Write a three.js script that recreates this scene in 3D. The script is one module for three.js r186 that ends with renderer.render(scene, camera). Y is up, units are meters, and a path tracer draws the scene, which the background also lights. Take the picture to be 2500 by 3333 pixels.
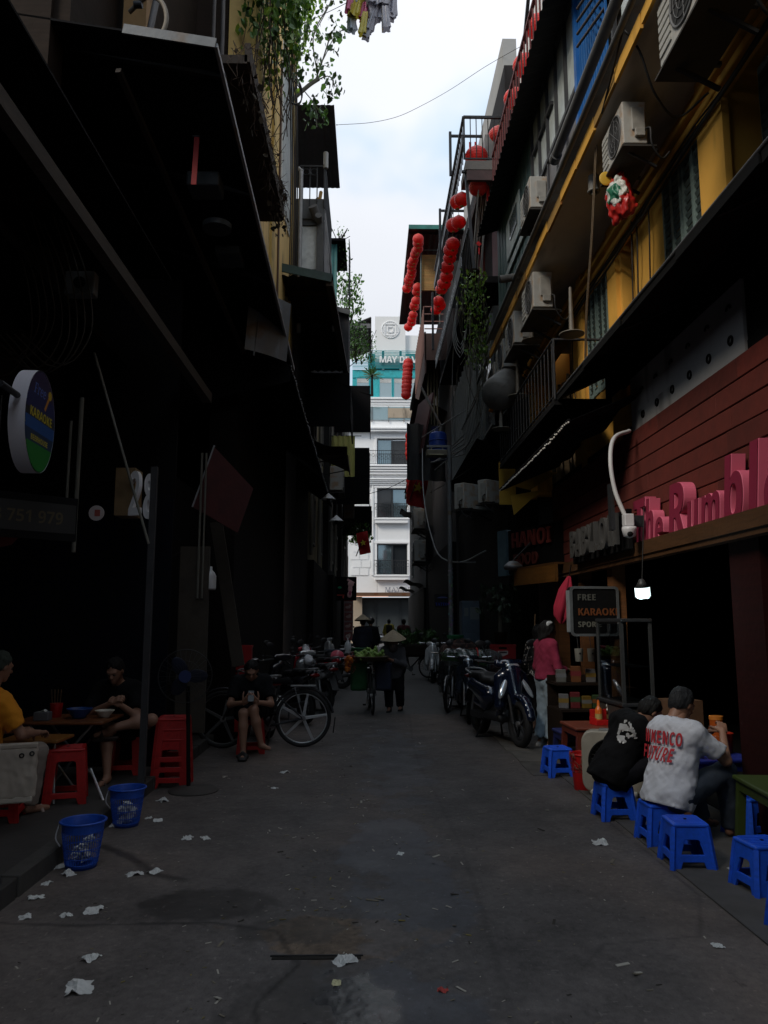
import * as THREE from 'three';
import { mergeGeometries, mergeVertices, toCreasedNormals } from 'three/addons/utils/BufferGeometryUtils.js';
import { RoundedBoxGeometry } from 'three/addons/geometries/RoundedBoxGeometry.js';
import { TextGeometry } from 'three/addons/geometries/TextGeometry.js';
import { FontLoader } from 'three/addons/loaders/FontLoader.js';
import { ImprovedNoise } from 'three/addons/math/ImprovedNoise.js';

// ---------- seeded randomness ----------
let seed_ = 12345;
const rnd = () => { seed_ = (seed_ + 0x6d2b79f5) | 0; let t = Math.imul(seed_ ^ (seed_ >>> 15), 1 | seed_); t = (t + Math.imul(t ^ (t >>> 7), 61 | t)) ^ t; return ((t ^ (t >>> 14)) >>> 0) / 4294967296; };
const reseed = (n) => { seed_ = n; };
const rr = (a, b) => a + (b - a) * rnd();
const PI = Math.PI, R = (d) => d * PI / 180;
const V = (x, y, z) => new THREE.Vector3(x, y, z);

// ---------- camera, sky, sun, exposure ----------
const scene = new THREE.Scene();
const camera = new THREE.PerspectiveCamera(67.32, 768 / 1024, 0.05, 900);
camera.position.set(0, 1.65, 0);
camera.rotation.set(R(8.02), R(-1.03), 0, 'YXZ');
scene.add(camera);
const renderer = new THREE.WebGLRenderer({ antialias: true });
renderer.setSize(768, 1024);
renderer.toneMapping = THREE.LinearToneMapping;
renderer.toneMappingExposure = 1.35;
renderer.shadowMap.enabled = true;
const P3 = new ImprovedNoise();
const n3 = (x, y, z) => P3.noise(x, y, z);
const fb3 = (x, y, z, o = 4) => { let s = 0, a = 0.5, f = 1; for (let i = 0; i < o; i++) { s += a * n3(x * f, y * f, z * f + i * 7.3); a *= 0.5; f *= 2.03; } return s; };
const sstep = (a, b, x) => { const t = Math.min(1, Math.max(0, (x - a) / (b - a))); return t * t * (3 - 2 * t); };
{
  const W = 1024, H = 512, d = new Float32Array(W * H * 4);
  for (let j = 0; j < H; j++) for (let i = 0; i < W; i++) {
    const el = ((j + 0.5) / H - 0.5) * PI, az = ((i + 0.5) / W - 0.5) * 2 * PI;
    const y = Math.sin(el), x = Math.cos(el) * Math.cos(az), z = Math.cos(el) * Math.sin(az);
    const k = 1 / (Math.max(y, 0) + 0.35);
    const n = fb3(x * k * 3.1 + 4.2, z * k * 3.1 + 1.7, 0.4, 5), n2 = fb3(x * k * 1.1 + 8, z * k * 1.1, 3.3, 3);
    const blue = sstep(-0.1, 0.26, n + 0.5 * n2);
    const zen = 0.485 + 0.34 * Math.max(y, 0);   // overcast: brightest overhead
    const lum = zen * (1 + 0.16 * fb3(x * k * 1.7, z * k * 1.7, 9.1, 4));
    const o = (j * W + i) * 4, g = y < 0 ? Math.max(0.05, 1 + 6 * y) * 0.5 : 1;
    d[o] = lum * g * (1.0 - 0.36 * blue) * 1.02; d[o + 1] = lum * g * (1.055 - 0.2 * blue); d[o + 2] = lum * g * (1.13 - 0.06 * blue); d[o + 3] = 1;
  }
  const t = new THREE.DataTexture(d, W, H, THREE.RGBAFormat, THREE.FloatType);
  t.mapping = THREE.EquirectangularReflectionMapping; t.magFilter = THREE.LinearFilter; t.minFilter = THREE.LinearFilter; t.needsUpdate = true;
  scene.background = t; scene.environment = t;
}
const sun = new THREE.DirectionalLight(0xfff3e2, 1.5);
sun.position.set(-35, 38, 13); sun.target.position.set(0, 0, -18);
sun.castShadow = true; sun.shadow.radius = 36; sun.shadow.mapSize.set(2048, 2048);
Object.assign(sun.shadow.camera, { left: -45, right: 45, top: 45, bottom: -45, near: 1, far: 160 });
scene.add(sun, sun.target);

// ---------- textures ----------
const per = (n, p) => ((n % p) + p) % p;
const h2 = (x, y, s) => { let h = Math.imul(x, 374761393) + Math.imul(y, 668265263) + Math.imul(s, 2147483647) | 0; h = Math.imul(h ^ (h >>> 13), 1274126177); return ((h ^ (h >>> 16)) >>> 0) / 4294967296; };
function vn(x, y, p, s) { const xi = Math.floor(x), yi = Math.floor(y), fx = x - xi, fy = y - yi, u = fx * fx * (3 - 2 * fx), v = fy * fy * (3 - 2 * fy); const a = h2(per(xi, p), per(yi, p), s), b = h2(per(xi + 1, p), per(yi, p), s), c = h2(per(xi, p), per(yi + 1, p), s), d = h2(per(xi + 1, p), per(yi + 1, p), s); return a + (b - a) * u + (c - a) * v + (a - b - c + d) * u * v; }
function fbm(u, v, p, o, s) { let r = 0, a = 0.5; for (let i = 0; i < o; i++) { r += a * vn(u * p, v * p, p, s + i); a *= 0.5; p *= 2; } return r; }   // tileable in u, v of 0..1
const enc = (c) => Math.max(0, Math.min(255, Math.round(255 * (c <= 0.0031308 ? 12.92 * c : 1.055 * Math.pow(c, 1 / 2.4) - 0.055))));
function tex(w, h, fn, srgb = true) {
  const d = new Uint8Array(w * h * 4);
  for (let j = 0; j < h; j++) for (let i = 0; i < w; i++) {
    const c = fn((i + 0.5) / w, (j + 0.5) / h), o = (j * w + i) * 4;
    if (typeof c === 'number') { d[o] = d[o + 1] = d[o + 2] = srgb ? enc(c) : Math.max(0, Math.min(255, c * 255)); }
    else for (let k = 0; k < 3; k++) d[o + k] = srgb ? enc(c[k]) : Math.max(0, Math.min(255, c[k] * 255));
    d[o + 3] = 255;
  }
  const t = new THREE.DataTexture(d, w, h); t.wrapS = t.wrapT = THREE.RepeatWrapping; t.magFilter = THREE.LinearFilter; t.minFilter = THREE.LinearMipmapLinearFilter; t.generateMipmaps = true;
  if (srgb) t.colorSpace = THREE.SRGBColorSpace; t.needsUpdate = true; return t;
}
const rep = (t, x, y = x) => { const c = t.clone(); c.repeat.set(x, y); c.needsUpdate = true; return c; };
// grey multipliers, in metres: dirty plaster (4 m), grime (2 m), wood grain (1 m), weathered metal (2 m), cloth (0.25 m)
const T = {};
T.plaster = rep(tex(512, 512, (u, v) => { const a = fbm(u, v, 4, 6, 11), st = fbm(u, v * 0.25 + 0.1, 16, 3, 21), b = fbm(u, v, 32, 3, 31); let g = 0.86 + 0.25 * (a - 0.5) - 0.5 * sstep(0.5, 0.72, st) * sstep(0.38, 0.6, a) + 0.1 * (b - 0.5); const warm = 0.04 * (a - 0.5); return [g + warm, g, g - warm]; }), 0.25);
T.grime = rep(tex(512, 512, (u, v) => { const a = fbm(u, v, 3, 6, 41), b = fbm(u, v, 24, 4, 51); const g = 0.8 + 0.5 * (a - 0.5) + 0.3 * (b - 0.5) - 0.3 * sstep(0.55, 0.7, a); return [g, g * 0.985, g * 0.96]; }), 0.5);
T.wood = rep(tex(512, 256, (u, v) => { const w = fbm(u, v, 3, 4, 61), l = vn(u * 4, v * 64 + w * 6, 64, 71), f = vn(u * 16, v * 256, 256, 81); const g = 0.72 + 0.35 * (w - 0.5) + 0.28 * (l - 0.5) + 0.15 * (f - 0.5); return [g, g * 0.96, g * 0.92]; }), 0.8, 1);
T.metal = rep(tex(512, 512, (u, v) => { const a = fbm(u, v, 4, 6, 91), b = fbm(u, v, 12, 5, 101); const rust = sstep(0.55, 0.72, a * 0.6 + b * 0.5); const g = 0.86 + 0.3 * (b - 0.5); return [g * (1 - 0.15 * rust), g * (1 - 0.4 * rust), g * (1 - 0.58 * rust)]; }), 0.5);
T.cloth = rep(tex(256, 256, (u, v) => { const a = fbm(u, v, 4, 4, 111), w = (Math.sin(u * 256 * PI / 2) * Math.sin(v * 256 * PI / 2)) * 0.07; return 0.88 + 0.24 * (a - 0.5) + w; }), 3);
T.fine = rep(tex(256, 256, (u, v) => fbm(u, v, 24, 4, 121), false), 3);
T.bump = rep(tex(512, 512, (u, v) => 0.5 * fbm(u, v, 6, 6, 131) + 0.5 * fbm(u, v, 48, 3, 141), false), 0.5);
T.rough = rep(tex(256, 256, (u, v) => { const g = 0.55 + 0.7 * (fbm(u, v, 4, 5, 151) - 0.3); return [1, g, g]; }, false), 0.5);

T.scuff = rep(T.grime, 2.6);
// ---------- materials: colours are linear base colours ----------
function M(c, rough = 0.8, o = {}) {
  const { phys, ...rest } = o;
  const m = phys ? new THREE.MeshPhysicalMaterial() : new THREE.MeshStandardMaterial();
  if (Array.isArray(c)) m.color.setRGB(c[0], c[1], c[2]); else m.color.set(c);
  m.roughness = rough; m.metalness = 0; m.side = THREE.DoubleSide; Object.assign(m, rest); return m;
}
const dirty = (c, rough = 0.85, t = 'grime', o = {}) => M(c, rough, { ...(Math.max(...c) < 0.035 && rough >= 0.7 ? { phys: 1, specularIntensity: 0.3 } : {}), map: T[t], bumpMap: T.bump, bumpScale: 0.004, ...o });
const C = {
  black: dirty([0.005, 0.005, 0.006], 0.8), dark: dirty([0.01, 0.0095, 0.01], 0.9), darkwood: dirty([0.02, 0.013, 0.009], 0.7, 'wood'), iron: dirty([0.03, 0.032, 0.036], 0.55, 'metal', { metalness: 0.3 }),
  steel: dirty([0.35, 0.36, 0.37], 0.4, 'metal', { metalness: 0.7 }), galv: dirty([0.22, 0.225, 0.23], 0.5, 'metal', { metalness: 0.4 }), chrome: M([0.75, 0.75, 0.76], 0.18, { metalness: 1 }),
  white: dirty([0.72, 0.73, 0.73], 0.6, 'plaster'), acw: dirty([0.5, 0.49, 0.45], 0.55, 'metal'), rubber: M([0.014, 0.014, 0.015], 0.75, { map: T.grime }), red: M([0.6, 0.013, 0.013], 0.45, { map: T.scuff }),
  blue: M([0.018, 0.13, 0.92], 0.45, { map: T.scuff }), skin: M([0.27, 0.14, 0.09], 0.55, { bumpMap: T.fine, bumpScale: 0.0006 }), hair: M([0.007, 0.0065, 0.0065], 0.7, { phys: 1, specularIntensity: 0.45, bumpMap: T.fine, bumpScale: 0.004 }),
  glass: M([0.09, 0.12, 0.13], 0.08, { metalness: 0.2 }), wire: M([0.012, 0.012, 0.012], 0.6), greywire: M([0.3, 0.3, 0.29], 0.6), pvc: dirty([0.42, 0.42, 0.4], 0.5),
};

// ---------- geometry helpers ----------
const E_ = new THREE.Euler(), M4 = new THREE.Matrix4(), Q_ = new THREE.Quaternion();
function put(g, x = 0, y = 0, z = 0, rx = 0, ry = 0, rz = 0, s) { if (s) g.scale(s, s, s); if (rx || ry || rz) { E_.set(rx, ry, rz); g.applyMatrix4(M4.makeRotationFromEuler(E_)); } g.translate(x, y, z); return g; }
const box = (w, h, d, x, y, z, rx, ry, rz) => put(new THREE.BoxGeometry(w, h, d), x, y, z, rx, ry, rz);
const rbox = (w, h, d, r, x, y, z, rx, ry, rz) => put(new RoundedBoxGeometry(w, h, d, 2, Math.min(r, w / 2.01, h / 2.01, d / 2.01)), x, y, z, rx, ry, rz);
const cyl = (a, b, h, x, y, z, rx, ry, rz, n = 16, open = false) => put(new THREE.CylinderGeometry(a, b, h, n, 1, open), x, y, z, rx, ry, rz);
const sph = (r, x, y, z, sx = 1, sy = 1, sz = 1, n = 16) => { const g = new THREE.SphereGeometry(r, n, Math.round(n * 0.75)); g.scale(sx, sy, sz); g.translate(x, y, z); return g; };
const tor = (r, t, x, y, z, rx, ry, rz, n = 32, m = 8, arc = PI * 2) => put(new THREE.TorusGeometry(r, t, m, n, arc), x, y, z, rx, ry, rz);
const v3 = (p) => (p.isVector3 ? p : V(p[0], p[1], p[2]));
function bar(a, b, r, n = 8, r2 = r) { a = v3(a); b = v3(b); const d = b.clone().sub(a), g = new THREE.CylinderGeometry(r2, r, d.length(), n); g.applyQuaternion(Q_.setFromUnitVectors(V(0, 1, 0), d.normalize())); const m = a.clone().add(b).multiplyScalar(0.5); g.translate(m.x, m.y, m.z); return g; }
function beam(a, b, w, h = w) { a = v3(a); b = v3(b); const d = b.clone().sub(a), L = d.length(), z = d.clone().normalize(), up = Math.abs(z.y) > 0.99 ? V(1, 0, 0) : V(0, 1, 0), x = up.clone().cross(z).normalize(), y = z.clone().cross(x); const g = new THREE.BoxGeometry(w, h, L); g.applyMatrix4(M4.makeBasis(x, y, z)); const m = a.clone().add(b).multiplyScalar(0.5); g.translate(m.x, m.y, m.z); return g; }
const tube = (pts, r, n = 24, m = 6) => new THREE.TubeGeometry(new THREE.CatmullRomCurve3(pts.map(v3)), n, r, m, false);
const lathe = (pts, n = 24, x = 0, y = 0, z = 0, rx = 0, ry = 0, rz = 0) => put(new THREE.LatheGeometry(pts.map((p) => new THREE.Vector2(p[0], p[1])), n), x, y, z, rx, ry, rz);
function poly(pts, depth, bev = 0) { const s = new THREE.Shape(pts.map((p) => new THREE.Vector2(p[0], p[1]))); return new THREE.ExtrudeGeometry(s, { depth, bevelEnabled: bev > 0, bevelSize: bev, bevelThickness: bev, bevelSegments: 2, steps: 1 }); }
function rrect(w, h, r) { const s = new THREE.Shape(), x = -w / 2, y = -h / 2; s.moveTo(x + r, y); s.lineTo(x + w - r, y); s.quadraticCurveTo(x + w, y, x + w, y + r); s.lineTo(x + w, y + h - r); s.quadraticCurveTo(x + w, y + h, x + w - r, y + h); s.lineTo(x + r, y + h); s.quadraticCurveTo(x, y + h, x, y + h - r); s.lineTo(x, y + r); s.quadraticCurveTo(x, y, x + r, y); return s; }
// corrugated sheet w (x) by l (z), waves along x, with thickness; centred
function corr(w, l, pitch = 0.08, amp = 0.012, th = 0.004, sag = 0) {
  const n = Math.max(8, Math.round(w / pitch * 6)), m = sag ? 8 : 1, pos = [], idx = [];
  for (let s = 0; s < 2; s++) for (let j = 0; j <= m; j++) for (let i = 0; i <= n; i++) { const x = (i / n - 0.5) * w, z = (j / m - 0.5) * l; pos.push(x, amp * Math.sin(x / pitch * 2 * PI) - s * th - sag * (1 - 4 * (j / m - 0.5) ** 2) * (0.6 + 0.4 * Math.sin(i * 0.21)), z); }
  const N = (n + 1) * (m + 1);
  for (let j = 0; j < m; j++) for (let i = 0; i < n; i++) { const a = j * (n + 1) + i, b = a + 1, c = a + n + 1, d = c + 1; idx.push(a, c, b, b, c, d, a + N, b + N, c + N, b + N, d + N, c + N); }
  for (let i = 0; i < n; i++) { const a = i, b = i + 1, c = m * (n + 1) + i, d = c + 1; idx.push(a, b, a + N, b, b + N, a + N, c, c + N, d, d, c + N, d + N); }
  for (let j = 0; j < m; j++) for (const e of [0, n]) { const a = j * (n + 1) + e, c = a + n + 1; idx.push(a, a + N, c, c, a + N, c + N); }
  const g = new THREE.BufferGeometry(); g.setAttribute('position', new THREE.Float32BufferAttribute(pos, 3)); g.setAttribute('uv', new THREE.Float32BufferAttribute(new Float32Array(pos.length / 3 * 2), 2)); g.setIndex(idx); g.computeVertexNormals(); return g;
}
function uvBox(g) {
  const p = g.attributes.position, n = g.attributes.normal, uv = new Float32Array(p.count * 2);
  for (let i = 0; i < p.count; i++) { const ax = Math.abs(n.getX(i)), ay = Math.abs(n.getY(i)), az = Math.abs(n.getZ(i)); const x = p.getX(i), y = p.getY(i), z = p.getZ(i); if (ax >= ay && ax >= az) { uv[2 * i] = z; uv[2 * i + 1] = y; } else if (ay >= az) { uv[2 * i] = x; uv[2 * i + 1] = z; } else { uv[2 * i] = x; uv[2 * i + 1] = y; } }
  g.setAttribute('uv', new THREE.BufferAttribute(uv, 2)); return g;
}
function merge(gs) {
  if (!Array.isArray(gs)) gs = [gs];
  gs = gs.map((g) => { g = g.index ? g.toNonIndexed() : g; for (const k of Object.keys(g.attributes)) if (!['position', 'normal', 'uv'].includes(k)) g.deleteAttribute(k); if (!g.attributes.normal) g.computeVertexNormals(); if (!g.attributes.uv) g.setAttribute('uv', new THREE.BufferAttribute(new Float32Array(g.attributes.position.count * 2), 2)); g.morphAttributes = {}; return g; });
  return gs.length === 1 ? gs[0] : mergeGeometries(gs);
}
const used = {};
const numbered = (n) => { const k = used[n] = (used[n] ?? -1) + 1; return k ? n + '_' + String(k).padStart(3, '0') : n; };
function mesh(name, gs, mat, parent, keepUV) {
  const g = gs.isBufferGeometry && gs.userData.done ? gs : merge(gs);
  if (!keepUV && !g.userData.done && (mat.map || mat.bumpMap || mat.roughnessMap)) uvBox(g);
  g.userData.done = true;
  const m = new THREE.Mesh(g, mat); m.name = parent ? name : numbered(name); m.castShadow = m.receiveShadow = true; (parent || scene).add(m); return m;
}
function tag(o, label, category, group, kind) { o.userData.label = label; if (category) o.userData.category = category; if (group) o.userData.group = group; if (kind) o.userData.kind = kind; return o; }
function thing(name, label, category, [x, y, z] = [0, 0, 0], ry = 0, group) { const o = new THREE.Group(); o.name = numbered(name); o.position.set(x, y, z); o.rotation.y = ry; scene.add(o); return tag(o, label, category, group); }
function dup(o, label, x, y, z, ry = 0, s = 1, group) { const c = o.clone(); c.name = numbered(o.name.replace(/_\d{3}$/, '')); c.position.set(x, y, z); c.rotation.set(0, ry, 0); c.scale.setScalar(s); c.userData = { ...o.userData, label }; if (group) c.userData.group = group; scene.add(c); return c; }
const many = (name, gs, mat, parent) => gs.map((g) => mesh(name, g, mat, parent));
const struct = (name, gs, mat, label, keep) => { const m = mesh(name, gs, mat, null, keep); m.userData.kind = 'structure'; if (label) m.userData.label = label; return m; };
function sub(name, parent, x = 0, y = 0, z = 0, ry = 0) { const g = new THREE.Group(); g.name = name; g.position.set(x, y, z); g.rotation.y = ry; parent.add(g); return g; }
const ORD = ['first', 'second', 'third', 'fourth', 'fifth', 'sixth', 'seventh', 'eighth', 'ninth', 'tenth', 'eleventh', 'twelfth', 'thirteenth', 'fourteenth', 'fifteenth', 'sixteenth', 'seventeenth', 'eighteenth'];
// printed sign faces
function print(w, h, draw, o = {}) { const c = document.createElement('canvas'); c.width = w; c.height = h; const x = c.getContext('2d'); draw(x, w, h); const t = new THREE.CanvasTexture(c); t.colorSpace = THREE.SRGBColorSpace; return M([1, 1, 1], o.rough ?? 0.6, { map: t, ...o.m }); }
const plane = (w, h, x, y, z, rx, ry, rz) => put(new THREE.PlaneGeometry(w, h), x, y, z, rx, ry, rz);
// ---------- surface nets: closed mesh of a signed distance field ----------
function net(f, lo, hi, h) {
  const nx = Math.ceil((hi[0] - lo[0]) / h) + 1, ny = Math.ceil((hi[1] - lo[1]) / h) + 1, nz = Math.ceil((hi[2] - lo[2]) / h) + 1, val = new Float32Array(nx * ny * nz);
  let o = 0; for (let k = 0; k < nz; k++) for (let j = 0; j < ny; j++) for (let i = 0; i < nx; i++) val[o++] = f(lo[0] + i * h, lo[1] + j * h, lo[2] + k * h);
  const id = new Int32Array(nx * ny * nz).fill(-1), pos = [], idx = [], sx = 1, sy = nx, sz = nx * ny, off = [0, sx, sy, sx + sy, sz, sx + sz, sy + sz, sx + sy + sz];
  const ed = [[0, 1], [2, 3], [4, 5], [6, 7], [0, 2], [1, 3], [4, 6], [5, 7], [0, 4], [1, 5], [2, 6], [3, 7]];
  for (let k = 0; k < nz - 1; k++) for (let j = 0; j < ny - 1; j++) for (let i = 0; i < nx - 1; i++) {
    const b = i + j * sy + k * sz; let m = 0; for (let c = 0; c < 8; c++) if (val[b + off[c]] < 0) m |= 1 << c; if (m === 0 || m === 255) continue;
    let n = 0, x = 0, y = 0, z = 0;
    for (const [p, q] of ed) { const vp = val[b + off[p]], vq = val[b + off[q]]; if ((vp < 0) === (vq < 0)) continue; const t = vp / (vp - vq); x += (p & 1) + t * ((q & 1) - (p & 1)); y += ((p >> 1) & 1) + t * (((q >> 1) & 1) - ((p >> 1) & 1)); z += ((p >> 2) & 1) + t * (((q >> 2) & 1) - ((p >> 2) & 1)); n++; }
    id[b] = pos.length / 3; pos.push(lo[0] + (i + x / n) * h, lo[1] + (j + y / n) * h, lo[2] + (k + z / n) * h);
  }
  const quad = (a, b, c, d, fl) => { if (a < 0 || b < 0 || c < 0 || d < 0) return; if (fl) idx.push(a, c, b, b, c, d); else idx.push(a, b, c, b, d, c); };
  for (let k = 1; k < nz - 1; k++) for (let j = 1; j < ny - 1; j++) for (let i = 1; i < nx - 1; i++) {
    const b = i + j * sy + k * sz, v0 = val[b] < 0;
    if (v0 !== val[b + sx] < 0) quad(id[b - sy - sz], id[b - sz], id[b - sy], id[b], !v0);
    if (v0 !== val[b + sy] < 0) quad(id[b - sx - sz], id[b - sx], id[b - sz], id[b], !v0);
    if (v0 !== val[b + sz] < 0) quad(id[b - sx - sy], id[b - sy], id[b - sx], id[b], !v0);
  }
  const g = new THREE.BufferGeometry(); g.setAttribute('position', new THREE.Float32BufferAttribute(pos, 3)); g.setIndex(idx); g.computeVertexNormals(); return g;
}
const smin = (a, b, k) => { const h = Math.max(k - Math.abs(a - b), 0) / k; return Math.min(a, b) - h * h * k * 0.25; };
// prims: capsules {a, b, r, s (radius at b), k, flat (cut square at b), cut (at a)}, ellipsoids {c, e, k}, boxes {c, x (half sizes), r, k}; neg: carved out
function field(prims) {
  const q = prims.map((p) => { if (!p.a) return p; const d = [p.b[0] - p.a[0], p.b[1] - p.a[1], p.b[2] - p.a[2]], l2 = d[0] ** 2 + d[1] ** 2 + d[2] ** 2 || 1e-9; return { ...p, d, l2, il: 1 / Math.sqrt(l2), s: p.s ?? p.r }; });
  return (x, y, z) => {
    let r = 9;
    for (const p of q) {
      let v;
      if (p.d) { const px = x - p.a[0], py = y - p.a[1], pz = z - p.a[2], dt = px * p.d[0] + py * p.d[1] + pz * p.d[2]; let t = dt / p.l2; const tr = t; t = t < 0 ? 0 : t > 1 ? 1 : t; const ex = px - t * p.d[0], ey = py - t * p.d[1], ez = pz - t * p.d[2]; v = Math.sqrt(ex * ex + ey * ey + ez * ez) - (p.r + t * (p.s - p.r)); if (p.flat) v = Math.max(v, (tr - 1) / p.il); if (p.cut) v = Math.max(v, -tr / p.il); }
      else if (p.e) { const ex = (x - p.c[0]) / p.e[0], ey = (y - p.c[1]) / p.e[1], ez = (z - p.c[2]) / p.e[2], k0 = Math.sqrt(ex * ex + ey * ey + ez * ez), gx = ex / p.e[0], gy = ey / p.e[1], gz = ez / p.e[2], k1 = Math.sqrt(gx * gx + gy * gy + gz * gz) || 1e-6; v = k0 * (k0 - 1) / k1; }
      else { const dx = Math.abs(x - p.c[0]) - p.x[0] + p.r, dy = Math.abs(y - p.c[1]) - p.x[1] + p.r, dz = Math.abs(z - p.c[2]) - p.x[2] + p.r; v = Math.sqrt(Math.max(dx, 0) ** 2 + Math.max(dy, 0) ** 2 + Math.max(dz, 0) ** 2) + Math.min(Math.max(dx, dy, dz), 0) - p.r; }
      if (p.neg) { const k = p.k ?? 0.01; r = -smin(-r, v, k); } else r = smin(r, v, p.k ?? 0.03);
    }
    return r;
  };
}
function blob(prims, h, pad = 0.04, mod) {
  const lo = [9, 9, 9], hi = [-9, -9, -9]; lo.fill(99); hi.fill(-99);
  for (const p of prims) { if (p.neg) continue; const ex = p.a ? [[p.a, Math.max(p.r, p.s ?? 0)], [p.b, Math.max(p.r, p.s ?? 0)]] : [[p.c, 0]]; for (const [c, r] of ex) for (let i = 0; i < 3; i++) { const e = p.e ? p.e[i] : p.x ? p.x[i] : r; lo[i] = Math.min(lo[i], c[i] - e); hi[i] = Math.max(hi[i], c[i] + e); } }
  for (let i = 0; i < 3; i++) { lo[i] -= pad; hi[i] += pad; }
  const f = field(prims); return net(mod ? (x, y, z) => mod(f(x, y, z), x, y, z) : f, lo, hi, h);
}
const FONT = {}; for (const [k, f] of [['sans', 'droid_sans_bold'], ['serif', 'droid_serif_regular'], ['serifb', 'droid_serif_bold']]) FONT[k] = await new FontLoader().loadAsync('fonts/droid/' + f + '.typeface.json');
const glyph = (s, size, depth, font = 'sans', bev = 0) => new TextGeometry(s, { font: FONT[font], size, depth, curveSegments: 5, bevelEnabled: bev > 0, bevelSize: bev, bevelThickness: bev, bevelSegments: 1 });
const adv = (s, size, font = 'sans') => { const d = FONT[font].data; return (d.glyphs[s]?.ha ?? 500) * size / d.resolution; };
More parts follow.
